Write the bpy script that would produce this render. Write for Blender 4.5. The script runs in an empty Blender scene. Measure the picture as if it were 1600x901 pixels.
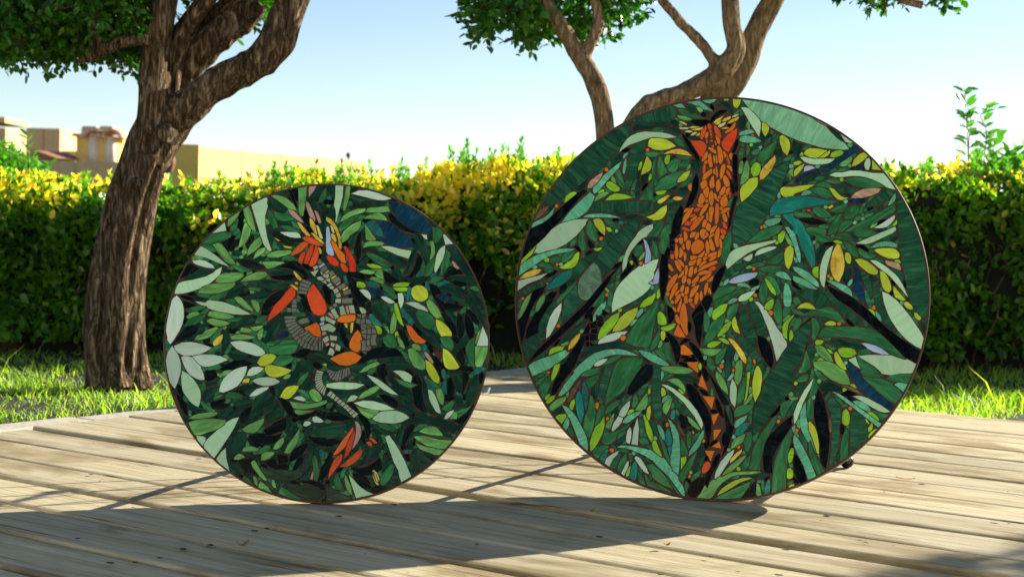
import bpy, math, random
import numpy as np
from mathutils import Vector, Matrix

# ---------------------------------------------------------------- camera, world, sun, exposure
SC = bpy.context.scene
COL = SC.collection
F_PX, CAM_H = 2416.04, 0.52
CR = Vector((0.99967052, 0.00113516, 0.02564281))
CU = Vector((-0.02566792, 0.04421016, 0.99869245))
CF = Vector((0.0, 0.99902161, -0.04422473))
cam_data = bpy.data.cameras.new('camera')
cam = bpy.data.objects.new('camera', cam_data)
COL.objects.link(cam)
SC.camera = cam
cam.matrix_world = Matrix(((CR.x, CU.x, -CF.x, 0), (CR.y, CU.y, -CF.y, 0), (CR.z, CU.z, -CF.z, CAM_H), (0, 0, 0, 1)))
cam_data.sensor_width = 36.0
cam_data.lens = 36.0 * F_PX / 1600.0
cam_data.clip_start = 0.05
cam_data.clip_end = 600.0
cam_data.dof.use_dof = True
cam_data.dof.focus_distance = 2.86
cam_data.dof.aperture_fstop = 8.0

SUN_AZ, SUN_EL = math.radians(34.0), math.radians(22.0)
SUN = Vector((math.cos(SUN_AZ) * math.cos(SUN_EL), math.sin(SUN_AZ) * math.cos(SUN_EL), math.sin(SUN_EL)))
W = bpy.data.worlds.new('World')
SC.world = W
W.use_nodes = True
wn = W.node_tree
sky = wn.nodes.new('ShaderNodeTexSky')
sky.sky_type = 'NISHITA'
sky.sun_disc = False
sky.sun_elevation = SUN_EL
sky.sun_rotation = math.pi / 2 - SUN_AZ
sky.air_density = 0.72
sky.dust_density = 0.1
sky.ozone_density = 1.6
bg = wn.nodes['Background']
bg.inputs['Strength'].default_value = 0.076
wbal = wn.nodes.new('ShaderNodeMix')
wbal.data_type = 'RGBA'
wbal.blend_type = 'MULTIPLY'
wbal.inputs[0].default_value = 1.0
wbal.inputs[7].default_value = (1.03, 0.945, 0.845, 1.0)
wn.links.new(sky.outputs[0], wbal.inputs[6])
wn.links.new(wbal.outputs[2], bg.inputs[0])
sl = bpy.data.lights.new('sun', 'SUN')
sun_o = bpy.data.objects.new('sun', sl)
COL.objects.link(sun_o)
sl.energy = 5.0
sl.angle = math.radians(0.53)
sl.color = (1.0, 0.91, 0.76)
sun_o.rotation_euler = SUN.to_track_quat('Z', 'Y').to_euler()
SC.view_settings.view_transform = 'Standard'
SC.view_settings.look = 'None'
SC.view_settings.exposure = 1.32
SC.view_settings.gamma = 1.0
SC.view_settings.use_curve_mapping = False
SC.cycles.max_bounces = 8
SC.cycles.transparent_max_bounces = 8

RNG = random.Random(11)
NR = np.random.default_rng(7)

# ---------------------------------------------------------------- helpers
def lin(c):
    out = []
    for v in c:
        v /= 255.0
        out.append(v / 12.92 if v <= 0.04045 else ((v + 0.055) / 1.055) ** 2.4)
    return tuple(out) + (1.0,)

def at(px, py, Y):
    """the point of the place that the photograph shows at (px, py), at distance Y along the ground"""
    d = CR * ((px - 800) / F_PX) - CU * ((py - 450.5) / F_PX) + CF
    return Vector((0, 0, CAM_H)) + d * (Y / d.y)

def on_ground(px, py, z=0.0):
    d = CR * ((px - 800) / F_PX) - CU * ((py - 450.5) / F_PX) + CF
    return Vector((0, 0, CAM_H)) + d * ((z - CAM_H) / d.z)

class NT:
    def __init__(s, name):
        s.m = bpy.data.materials.new(name)
        s.m.use_nodes = True
        s.t = s.m.node_tree
        s.b = s.t.nodes['Principled BSDF']
        s.out = s.t.nodes['Material Output']
    def n(s, typ, **kw):
        nd = s.t.nodes.new(typ)
        for k, v in kw.items():
            setattr(nd, k, v)
        return nd
    def l(s, a, b):
        s.t.links.new(a, b)
    def coord(s, out='Object', scale=(1, 1, 1), rot=(0, 0, 0)):
        tc = s.n('ShaderNodeTexCoord')
        mp = s.n('ShaderNodeMapping')
        mp.inputs['Scale'].default_value = scale
        mp.inputs['Rotation'].default_value = rot
        s.l(tc.outputs[out], mp.inputs['Vector'])
        return mp.outputs[0]
    def noise(s, vec, scale, detail=4, rough=0.55, dist=0.0):
        nd = s.n('ShaderNodeTexNoise')
        nd.inputs['Scale'].default_value = scale
        nd.inputs['Detail'].default_value = detail
        nd.inputs['Roughness'].default_value = rough
        nd.inputs['Distortion'].default_value = dist
        s.l(vec, nd.inputs['Vector'])
        return nd.outputs[0]
    def ramp(s, fac, stops):
        nd = s.n('ShaderNodeValToRGB')
        e = nd.color_ramp.elements
        while len(e) < len(stops):
            e.new(0.5)
        for i, (p, c) in enumerate(stops):
            e[i].position = p
            e[i].color = c if len(c) == 4 else tuple(c) + (1,)
        s.l(fac, nd.inputs[0])
        return nd.outputs[0]
    def mix(s, fac, a, b, mode='MIX'):
        nd = s.n('ShaderNodeMix', data_type='RGBA', blend_type=mode)
        for sock, v in ((nd.inputs[0], fac), (nd.inputs[6], a), (nd.inputs[7], b)):
            if isinstance(v, (int, float)):
                sock.default_value = v
            elif isinstance(v, tuple):
                sock.default_value = v
            else:
                s.l(v, sock)
        return nd.outputs[2]
    def math(s, op, a, b=0.0):
        nd = s.n('ShaderNodeMath', operation=op)
        for i, v in enumerate((a, b)):
            if isinstance(v, (int, float)):
                nd.inputs[i].default_value = v
            else:
                s.l(v, nd.inputs[i])
        return nd.outputs[0]
    def bump(s, h, strength=0.3, dist=0.002):
        nd = s.n('ShaderNodeBump')
        nd.inputs['Strength'].default_value = strength
        nd.inputs['Distance'].default_value = dist
        s.l(h, nd.inputs['Height'])
        s.l(nd.outputs[0], s.b.inputs['Normal'])
        return nd
    def base(s, c):
        if isinstance(c, tuple):
            s.b.inputs['Base Color'].default_value = c
        else:
            s.l(c, s.b.inputs['Base Color'])
    def rough(s, v):
        if isinstance(v, (int, float)):
            s.b.inputs['Roughness'].default_value = v
        else:
            s.l(v, s.b.inputs['Roughness'])

def fast_mesh(name, verts, loops, starts, mats=None, mat_idx=None, smooth=None):
    me = bpy.data.meshes.new(name)
    verts = np.asarray(verts, dtype=np.float32)
    me.vertices.add(len(verts))
    me.vertices.foreach_set('co', verts.ravel())
    me.loops.add(len(loops))
    me.loops.foreach_set('vertex_index', np.asarray(loops, dtype=np.int32).ravel())
    me.polygons.add(len(starts))
    me.polygons.foreach_set('loop_start', np.asarray(starts, dtype=np.int32))
    for m in mats or []:
        me.materials.append(m)
    if mat_idx is not None:
        me.polygons.foreach_set('material_index', np.asarray(mat_idx, dtype=np.int32))
    if smooth is not None:
        me.polygons.foreach_set('use_smooth', np.full(len(starts), smooth, dtype=bool))
    me.update(calc_edges=True)
    return me

class MB:
    def __init__(s):
        s.v, s.f, s.mi = [], [], []
    def add(s, verts, faces, mi=0, M=None):
        o = len(s.v)
        for p in verts:
            s.v.append(tuple(M @ Vector(p)) if M is not None else tuple(p))
        for f in faces:
            s.f.append(tuple(i + o for i in f))
            s.mi.append(mi)
    def box(s, lo, hi, M=None, mi=0, ch=0.0):
        (x0, y0, z0), (x1, y1, z1) = lo, hi
        v = [(x0, y0, z0), (x1, y0, z0), (x1, y1, z0), (x0, y1, z0), (x0, y0, z1), (x1, y0, z1), (x1, y1, z1), (x0, y1, z1)]
        if ch > 0:
            v = v[:4] + [(x0, y0, z1 - ch), (x1, y0, z1 - ch), (x1, y1, z1 - ch), (x0, y1, z1 - ch),
                         (x0 + ch, y0 + ch, z1), (x1 - ch, y0 + ch, z1), (x1 - ch, y1 - ch, z1), (x0 + ch, y1 - ch, z1)]
            f = [(3, 2, 1, 0), (0, 1, 5, 4), (1, 2, 6, 5), (2, 3, 7, 6), (3, 0, 4, 7),
                 (4, 5, 9, 8), (5, 6, 10, 9), (6, 7, 11, 10), (7, 4, 8, 11), (8, 9, 10, 11)]
        else:
            f = [(3, 2, 1, 0), (0, 1, 5, 4), (1, 2, 6, 5), (2, 3, 7, 6), (3, 0, 4, 7), (4, 5, 6, 7)]
        s.add(v, f, mi, M)
    def tube(s, pts, rad, seg=12, mi=0, M=None, cap=True, wob=None):
        pts = [Vector(p) for p in pts]
        n = len(pts)
        rad = rad if isinstance(rad, (list, tuple)) else [rad] * n
        t0 = (pts[1] - pts[0]).normalized()
        up = Vector((0, 0, 1)) if abs(t0.z) < 0.9 else Vector((0, 1, 0))
        a = t0.cross(up).normalized()
        v = []
        for i, p in enumerate(pts):
            t = (pts[min(i + 1, n - 1)] - pts[max(i - 1, 0)]).normalized()
            a = (a - t * a.dot(t)).normalized()
            b = t.cross(a)
            for k in range(seg):
                th = 2 * math.pi * k / seg
                r = rad[i] * (wob(i / (n - 1), th) if wob else 1.0)
                v.append(p + a * (r * math.cos(th)) + b * (r * math.sin(th)))
        f = []
        for i in range(n - 1):
            for k in range(seg):
                k2 = (k + 1) % seg
                f.append((i * seg + k, i * seg + k2, (i + 1) * seg + k2, (i + 1) * seg + k))
        if cap:
            f.append(tuple(range(seg))[::-1])
            f.append(tuple((n - 1) * seg + k for k in range(seg)))
        s.add(v, f, mi, M)
    def sphere(s, c, r, seg=16, rings=10, mi=0, M=None, sq=(1, 1, 1)):
        v, f = [], []
        for i in range(1, rings):
            ph = math.pi * i / rings
            for k in range(seg):
                th = 2 * math.pi * k / seg
                v.append((c[0] + r * sq[0] * math.sin(ph) * math.cos(th), c[1] + r * sq[1] * math.sin(ph) * math.sin(th), c[2] + r * sq[2] * math.cos(ph)))
        v += [(c[0], c[1], c[2] + r * sq[2]), (c[0], c[1], c[2] - r * sq[2])]
        for i in range(rings - 2):
            for k in range(seg):
                k2 = (k + 1) % seg
                f.append((i * seg + k, (i + 1) * seg + k, (i + 1) * seg + k2, i * seg + k2))
        N = (rings - 1) * seg
        for k in range(seg):
            f.append((N, k, (k + 1) % seg))
            f.append((N + 1, N - seg + (k + 1) % seg, N - seg + k))
        s.add(v, f, mi, M)
    def mesh(s, name, mats, smooth=False):
        me = bpy.data.meshes.new(name)
        me.from_pydata(s.v, [], s.f)
        for m in mats:
            me.materials.append(m)
        if len(mats) > 1:
            me.polygons.foreach_set('material_index', s.mi)
        if smooth:
            me.polygons.foreach_set('use_smooth', [True] * len(me.polygons))
        me.update()
        return me

def link(name, data, parent=None, loc=None):
    o = bpy.data.objects.new(name, data)
    COL.objects.link(o)
    if loc is not None:
        o.location = loc
    if parent is not None:
        o.parent = parent
    return o

def tag(o, label=None, cat=None, group=None, kind=None):
    if label: o['label'] = label
    if cat: o['category'] = cat
    if group: o['group'] = group
    if kind: o['kind'] = kind
    return o

def spline(pts, k=5):
    P = [Vector(p) for p in pts]
    out = []
    n = len(P)
    for i in range(n - 1):
        p0, p1, p2, p3 = P[max(i - 1, 0)], P[i], P[i + 1], P[min(i + 2, n - 1)]
        for j in range(k):
            t = j / k
            out.append(0.5 * ((2 * p1) + (p2 - p0) * t + (2 * p0 - 5 * p1 + 4 * p2 - p3) * t * t + (3 * p1 - p0 - 3 * p2 + p3) * t ** 3))
    out.append(P[-1])
    return out

def lerp_list(vals, k=5):
    out = []
    for i in range(len(vals) - 1):
        for j in range(k):
            out.append(vals[i] + (vals[i + 1] - vals[i]) * j / k)
    out.append(vals[-1])
    return out

# ---------------------------------------------------------------- materials
def wood_material():
    m = NT('weathered_deck_wood')
    oi = m.n('ShaderNodeObjectInfo')
    tc = m.n('ShaderNodeTexCoord')
    add = m.n('ShaderNodeVectorMath', operation='ADD')
    sc_ = m.n('ShaderNodeVectorMath', operation='SCALE')
    comb = m.n('ShaderNodeCombineXYZ')
    m.l(oi.outputs['Random'], comb.inputs[0]); m.l(oi.outputs['Random'], comb.inputs[1]); m.l(oi.outputs['Random'], comb.inputs[2])
    m.l(comb.outputs[0], sc_.inputs[0]); sc_.inputs['Scale'].default_value = 37.0
    m.l(tc.outputs['Object'], add.inputs[0]); m.l(sc_.outputs[0], add.inputs[1])
    def mp(scale):
        q = m.n('ShaderNodeMapping'); q.inputs['Scale'].default_value = scale
        m.l(add.outputs[0], q.inputs['Vector']); return q.outputs[0]
    fine = m.noise(mp((2.6, 120, 30)), 2.2, 9, 0.78, 0.5)
    mid = m.noise(mp((1.2, 22, 10)), 1.6, 5, 0.6, 1.2)
    blot = m.noise(mp((1.0, 2.4, 2)), 2.6, 5, 0.6, 0.6)
    crack = m.noise(mp((1.3, 85, 20)), 1.7, 4, 0.6, 0.8)
    c1 = m.ramp(fine, [(0.33, lin((104, 92, 68))), (0.47, lin((184, 172, 142))), (0.7, lin((228, 219, 190)))])
    c2 = m.ramp(mid, [(0.3, lin((148, 126, 86))), (0.5, lin((200, 188, 152))), (0.72, lin((222, 217, 196)))])
    c = m.mix(0.5, c1, c2)
    st = m.ramp(blot, [(0.36, (0.58, 0.52, 0.43)), (0.5, (1, 1, 1))])
    c = m.mix(1.0, c, st, 'MULTIPLY')
    ck = m.ramp(crack, [(0.33, (0.2, 0.16, 0.11)), (0.385, (1, 1, 1))])
    c = m.mix(0.85, c, ck, 'MULTIPLY')
    tint = m.ramp(oi.outputs['Random'], [(0.0, (0.84, 0.84, 0.83)), (0.5, (1.02, 1.0, 0.96)), (1.0, (1.14, 1.1, 1.02))])
    c = m.mix(1.0, c, tint, 'MULTIPLY')
    m.base(c)
    m.rough(0.78)
    m.b.inputs['Specular IOR Level'].default_value = 0.25
    h = m.math('ADD', m.math('MULTIPLY', fine, 0.7), m.math('MULTIPLY', ck, 0.5))
    m.bump(h, 0.8, 0.0018)
    return m.m

def simple(name, rgb, rough=0.6, metal=0.0, nscale=0, namp=0.3, bump=0.0, coord='Object'):
    m = NT(name)
    if nscale:
        v = m.coord(coord)
        nz = m.noise(v, nscale, 5, 0.6)
        lo = tuple(x * (1 - namp) for x in lin(rgb)[:3]); hi = tuple(min(1, x * (1 + namp)) for x in lin(rgb)[:3])
        m.base(m.ramp(nz, [(0.3, lo), (0.7, hi)]))
        if bump: m.bump(nz, bump, 0.004)
    else:
        m.base(lin(rgb))
    m.rough(rough)
    m.b.inputs['Metallic'].default_value = metal
    return m.m

def leaf_material(name, stops, trans=0.4, tcol=(0.35, 0.55, 0.05), gloss=0.3, scale=5.0):
    m = NT(name)
    g = m.n('ShaderNodeNewGeometry')
    tc = m.n('ShaderNodeTexCoord')
    nz = m.noise(tc.outputs['Object'], scale, 3, 0.6)
    f = m.math('ADD', m.math('MULTIPLY', g.outputs['Random Per Island'], 0.55), m.math('MULTIPLY', nz, 0.5))
    c = m.ramp(f, stops)
    m.base(c)
    m.rough(gloss)
    m.b.inputs['Specular IOR Level'].default_value = 0.45
    tr = m.n('ShaderNodeBsdfTranslucent')
    tcx = m.mix(1.0, c, tuple(tcol) + (1,), 'MULTIPLY')
    gain = m.n('ShaderNodeVectorMath', operation='SCALE'); gain.inputs['Scale'].default_value = 2.2
    m.l(tcx, gain.inputs[0]); m.l(gain.outputs[0], tr.inputs['Color'])
    ms = m.n('ShaderNodeMixShader'); ms.inputs[0].default_value = trans
    m.l(m.b.outputs[0], ms.inputs[1]); m.l(tr.outputs[0], ms.inputs[2]); m.l(ms.outputs[0], m.out.inputs[0])
    return m.m

def bark_material(name, dark, mid, light, crack=26.0, depth=0.9):
    m = NT(name)
    v = m.coord('Object', (1, 1, 0.2))
    a = m.noise(v, crack, 9, 0.72, 1.6)
    b = m.noise(m.coord('Object', (1, 1, 0.5)), 5.5, 4, 0.6, 0.5)
    wv = m.n('ShaderNodeTexVoronoi', feature='DISTANCE_TO_EDGE'); wv.inputs['Scale'].default_value = crack * 1.5
    dv = m.n('ShaderNodeVectorMath', operation='ADD')
    nz = m.n('ShaderNodeTexNoise'); nz.inputs['Scale'].default_value = 14.0; nz.inputs['Detail'].default_value = 4
    m.l(v, nz.inputs['Vector'])
    sc_ = m.n('ShaderNodeVectorMath', operation='SCALE'); sc_.inputs['Scale'].default_value = 0.06
    m.l(nz.outputs['Color'], sc_.inputs[0]); m.l(v, dv.inputs[0]); m.l(sc_.outputs[0], dv.inputs[1]); m.l(dv.outputs[0], wv.inputs['Vector'])
    edge = m.ramp(wv.outputs['Distance'], [(0.0, (0, 0, 0)), (0.16, (1, 1, 1))])
    c = m.ramp(a, [(0.34, lin(dark)), (0.5, lin(mid)), (0.66, lin(light))])
    c = m.mix(0.45, c, m.ramp(b, [(0.3, (0.6, 0.56, 0.52)), (0.7, (1.25, 1.22, 1.15))]), 'MULTIPLY')
    c = m.mix(0.55, c, m.ramp(wv.outputs['Distance'], [(0.0, (0.3, 0.27, 0.24)), (0.12, (1, 1, 1))]), 'MULTIPLY')
    m.base(c); m.rough(0.92)
    m.b.inputs['Specular IOR Level'].default_value = 0.12
    m.bump(m.math('ADD', a, m.math('MULTIPLY', edge, 0.5)), depth, 0.014)
    return m.m

def glass_material(name, rgb, amp=0.35, streak=True, rough=0.12, spec=0.28, tint=None, metal=0.0, gain=1.35):
    m = NT(name)
    oi = m.n('ShaderNodeObjectInfo')
    tc = m.n('ShaderNodeTexCoord')
    comb = m.n('ShaderNodeCombineXYZ'); m.l(oi.outputs['Random'], comb.inputs[2])
    sc_ = m.n('ShaderNodeVectorMath', operation='SCALE'); m.l(comb.outputs[0], sc_.inputs[0]); sc_.inputs['Scale'].default_value = 9.0
    add = m.n('ShaderNodeVectorMath', operation='ADD'); m.l(tc.outputs['Object'], add.inputs[0]); m.l(sc_.outputs[0], add.inputs[1])
    mp = m.n('ShaderNodeMapping'); mp.inputs['Scale'].default_value = (3.0, 13.0, 1.0) if streak == 1 else ((16.0, 3.0, 1.0) if streak == 2 else (7.0, 7.0, 1.0))
    mp.inputs['Rotation'].default_value = (0, 0, 0.35)
    m.l(add.outputs[0], mp.inputs['Vector'])
    nz = m.noise(mp.outputs[0], 4.2, 5, 0.62, 1.5)
    L = tuple(min(.82, x * gain) for x in lin(rgb)[:3])
    lo = tuple(x * (1 - amp) for x in L)
    t = tint or tuple(min(0.85, x * (1 + 1.4 * amp) + 0.02 * amp) for x in L)
    c = m.ramp(nz, [(0.3, lo), (0.5, L), (0.68, t)])
    hv = m.n('ShaderNodeHueSaturation')
    m.l(c, hv.inputs['Color'])
    mr = m.n('ShaderNodeMapRange'); m.l(oi.outputs['Random'], mr.inputs[0]); mr.inputs[3].default_value = 0.84; mr.inputs[4].default_value = 1.18
    m.l(mr.outputs[0], hv.inputs['Value'])
    mr2 = m.n('ShaderNodeMapRange'); m.l(m.math('FRACT', m.math('MULTIPLY', oi.outputs['Random'], 17.3)), mr2.inputs[0]); mr2.inputs[3].default_value = 0.494; mr2.inputs[4].default_value = 0.508
    m.l(mr2.outputs[0], hv.inputs['Hue'])
    m.base(hv.outputs[0])
    m.rough(rough)
    m.b.inputs['Metallic'].default_value = metal
    m.b.inputs['Specular IOR Level'].default_value = spec
    bn = m.noise(add.outputs[0], 55, 2, 0.5, 0.3)
    m.bump(bn, 0.12, 0.0012)
    return m.m

M = {}
M['wood'] = wood_material()
M['joist'] = simple('dark_joist_wood', (62, 50, 38), 0.9, 0, 20, 0.4)
M['screw'] = simple('rusty_screw_metal', (30, 27, 24), 0.7, 0.3)
M['grout'] = simple('brown_grout', (78, 55, 44), 0.85, 0, 220, 0.3, 0.35)
M['rim'] = simple('brown_table_rim', (104, 78, 58), 0.45, 0, 60, 0.25)
M['board'] = simple('dark_table_board', (45, 35, 28), 0.8, 0, 30, 0.25)
M['iron'] = simple('dark_iron', (38, 32, 28), 0.35, 0.85, 60, 0.25)
M['concrete'] = simple('pale_concrete', (186, 178, 162), 0.9, 0, 45, 0.22, 0.5)
M['soil'] = simple('dark_soil', (22, 19, 12), 0.97, 0, 18, 0.45, 0.6)
M['wall'] = simple('tan_block_wall', (236, 194, 136), 0.9, 0, 22, 0.1, 0.35)
M['plaster'] = simple('ochre_plaster', (250, 206, 108), 0.9, 0, 9, 0.1, 0.2)
M['tile'] = simple('pale_clay_tile', (226, 188, 150), 0.8, 0, 14, 0.18, 0.3)
M['cream'] = simple('cream_clay_pipe', (240, 222, 196), 0.75, 0, 10, 0.1)
M['roof'] = simple('red_brown_roof_tile', (146, 100, 70), 0.85, 0, 30, 0.25, 0.4)
M['joint'] = simple('dark_mortar', (146, 116, 80), 0.95, 0, 40, 0.2)
M['bark'] = bark_material('rough_brown_bark', (32, 25, 19), (92, 75, 56), (186, 162, 130), 44.0, 0.8)
M['bark2'] = bark_material('smooth_grey_brown_bark', (84, 70, 54), (136, 116, 88), (184, 162, 128), 42.0, 0.5)
M['twig'] = simple('brown_twig', (92, 66, 38), 0.9, 0, 40, 0.3)
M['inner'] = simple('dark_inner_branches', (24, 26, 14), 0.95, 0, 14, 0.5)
M['hedge'] = leaf_material('hedge_leaf', [(0.2, lin((44, 90, 24))), (0.5, lin((74, 126, 32))), (0.85, lin((132, 170, 52)))], 0.44, (0.85, 1.0, 0.18))
M['newleaf_and_glow'] = leaf_material('young_leaf_and_sun_glow', [(0.2, lin((148, 176, 44))), (0.45, lin((214, 206, 66))), (0.85, lin((248, 226, 128)))], 0.55, (1.0, 0.92, 0.3))  # young growth on top; also colours in sun glow on the middle hedge face
M['tree'] = leaf_material('tree_leaf', [(0.2, lin((36, 78, 22))), (0.5, lin((58, 112, 32))), (0.85, lin((90, 138, 42)))], 0.26, (0.6, 1.0, 0.16))
M['shoot'] = leaf_material('bright_shoot_leaf', [(0.2, lin((66, 124, 40))), (0.5, lin((98, 150, 48))), (0.85, lin((150, 180, 84)))], 0.4, (0.6, 1.0, 0.2))
M['grass'] = leaf_material('grass_blade', [(0.15, lin((104, 158, 34))), (0.5, lin((142, 180, 56))), (0.85, lin((198, 204, 104)))], 0.45, (0.85, 0.95, 0.25), 0.5, 9.0)
M['dry'] = simple('dry_leaf', (170, 130, 70), 0.8, 0, 90, 0.3)
M['petal'] = simple('orange_petal', (225, 130, 40), 0.6)
M['whiteplastic'] = simple('white_plastic', (232, 232, 226), 0.4)

# ---------------------------------------------------------------- ground
def grid_sheet(name, x0, x1, y0, y1, nx, ny, z, mat, amp=0.0):
    v = []
    for j in range(ny + 1):
        for i in range(nx + 1):
            v.append((x0 + (x1 - x0) * i / nx, y0 + (y1 - y0) * j / ny, z + RNG.uniform(-amp, amp)))
    f = [(j * (nx + 1) + i, j * (nx + 1) + i + 1, (j + 1) * (nx + 1) + i + 1, (j + 1) * (nx + 1) + i) for j in range(ny) for i in range(nx)]
    me = bpy.data.meshes.new(name)
    me.from_pydata(v, [], f)
    me.materials.append(mat)
    me.update()
    return tag(link(name, me), kind='structure')

grid_sheet('ground', -250, 250, -60, 500, 20, 20, -0.075, M['soil'])
grid_sheet('lawn', -9, 9, 0, 12, 90, 60, -0.034, M['soil'], 0.008)

# ---------------------------------------------------------------- deck
BAZ = 0.6155424
BN = Vector((math.sin(BAZ), math.cos(BAZ), 0))      # across the planks, away from the camera
BE = Vector((math.cos(BAZ), -math.sin(BAZ), 0))     # along the planks
CK = [4.300, 4.001, 3.829, 3.688, 3.5325, 3.389, 3.240, 3.089, 2.944, 2.786, 2.629, 2.469, 2.3356, 2.180, 2.0225, 1.873, 1.717, 1.561, 1.405]
CK += [1.405 - 0.1545 * i for i in range(1, 17)]
GAP = {9: .010, 10: .011, 11: .010, 12: .034, 13: .013, 14: .014, 15: .017, 16: .020, 17: .014, 18: .020}
deck_mb = MB()
MD = Matrix(((BE.x, BN.x, 0, 0), (BE.y, BN.y, 0, 0), (0, 0, 1, 0), (0, 0, 0, 1)))
for e in (-2.9, -2.2, -1.5, -0.8, -0.1, 0.6, 1.3, 2.0, 2.7, 3.4, 4.1):
    deck_mb.box((e - .035, -1.0, -0.07), (e + .035, 4.25, -0.0275))
deck = tag(link('deck', deck_mb.mesh('deck', [M['joist']])), kind='structure')
deck.matrix_world = MD
E0, E1 = -3.044, 4.6
for k in range(len(CK) - 1):
    far, near = CK[k], CK[k + 1]
    gf, gn = GAP.get(k, .0075) / 2, GAP.get(k + 1, .0075) / 2
    if k == 0: gf = 0
    y1, y0 = far - gf, near + gn
    if k == 12: y1 -= .004
    zt = RNG.uniform(-.0012, .0012) - (0.004 if k >= 12 else 0.0)
    th, ch = .027, .0045
    rr = random.Random(100 + k)
    n = 44
    e0 = E0 + rr.uniform(-.006, .006) - (0.0 if k > 0 else 0.0)
    v, f = [], []
    ph1, ph2 = rr.uniform(0, 6), rr.uniform(0, 6)
    for i in range(n + 1):
        x = e0 + (E1 - e0) * i / n
        wz = zt + .0008 * math.sin(x * 1.7 + ph1)
        a0 = y0 + .0012 * math.sin(x * 2.3 + ph2) + rr.uniform(-.0006, .0006)
        if k == 12: y1 = far - .006 - .016 * min(1, max(0, (x + 2.9) / 1.5))
        if k == 11: y0 = near + .003 + .010 * min(1, max(0, (x + 2.9) / 1.5))
        a0 = y0 + .0012 * math.sin(x * 2.3 + ph2) + rr.uniform(-.0006, .0006)
        a1 = y1 + .0012 * math.sin(x * 1.9 + ph1) + rr.uniform(-.0006, .0006)
        prof = [(a0 + .001, -th), (a0, -ch - .001), (a0 + ch * .35, -ch * .3), (a0 + ch * 1.5, 0), ((a0 + a1) / 2, rr.uniform(-.0002, .0004)),
                (a1 - ch * 1.5, 0), (a1 - ch * .35, -ch * .3), (a1, -ch - .001), (a1 - .001, -th)]
        for (yy, zz) in prof:
            v.append((x, yy, wz + zz))
    m_ = 9
    for i in range(n):
        for j in range(m_ - 1):
            a = i * m_ + j
            f.append((a, a + m_, a + m_ + 1, a + 1))
    f.append(tuple(range(m_)))
    f.append(tuple(n * m_ + j for j in range(m_))[::-1])
    mb = MB(); mb.add(v, f)
    link('plank', mb.mesh('plank', [M['wood']]), deck)
# screws and knot holes
sm = MB()
def screw(e, nn, r=.0045):
    c = (e, nn, 0.0006)
    for q in range(1):
        vs = [(c[0] + r * 1.3 * math.cos(a) * RNG.uniform(.75, 1.25), c[1] + r * math.sin(a) * RNG.uniform(.75, 1.2), c[2]) for a in [i * math.pi / 5 for i in range(10)]]
        sm.add(vs + [(c[0], c[1], c[2] + .0004)], [(i, (i + 1) % 10, 10) for i in range(10)])
for (px, py) in [(398, 829), (417, 825), (328, 851), (286, 857), (250, 871), (211, 878), (173, 879), (121, 841), (529, 806), (616, 788), (142, 741), (236, 724), (745, 850),
                 (936, 838), (1217, 898), (1236, 853), (1110, 869), (1032, 897), (1440, 756), (1345, 785), (1293, 805), (1498, 831), (1553, 817), (1232, 746),
                 (1140, 740), (838, 738), (320, 712), (1540, 740), (1376, 718), (1480, 650)]:
    p = on_ground(px, py)
    screw(p.dot(BE), p.dot(BN), RNG.uniform(.0035, .006))
so = link('screw_heads', sm.mesh('screw_heads', [M['screw']]), deck)
so['kind'] = 'stuff'

# pale concrete edging along the left ends of the planks
cm_ = MB()
for i in range(7):
    a = -0.9 + i * 0.86
    w0, w1 = .10 + RNG.uniform(-.012, .012), .10 + RNG.uniform(-.012, .012)
    cm_.box((-3.052 - w0, a, -.07), (-3.052, a + .853, -.004 + RNG.uniform(-.002, .002)), ch=.006)
edging = tag(link('concrete_kerb', cm_.mesh('concrete_kerb', [M['concrete']])), kind='structure')
edging.matrix_world = MD

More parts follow.
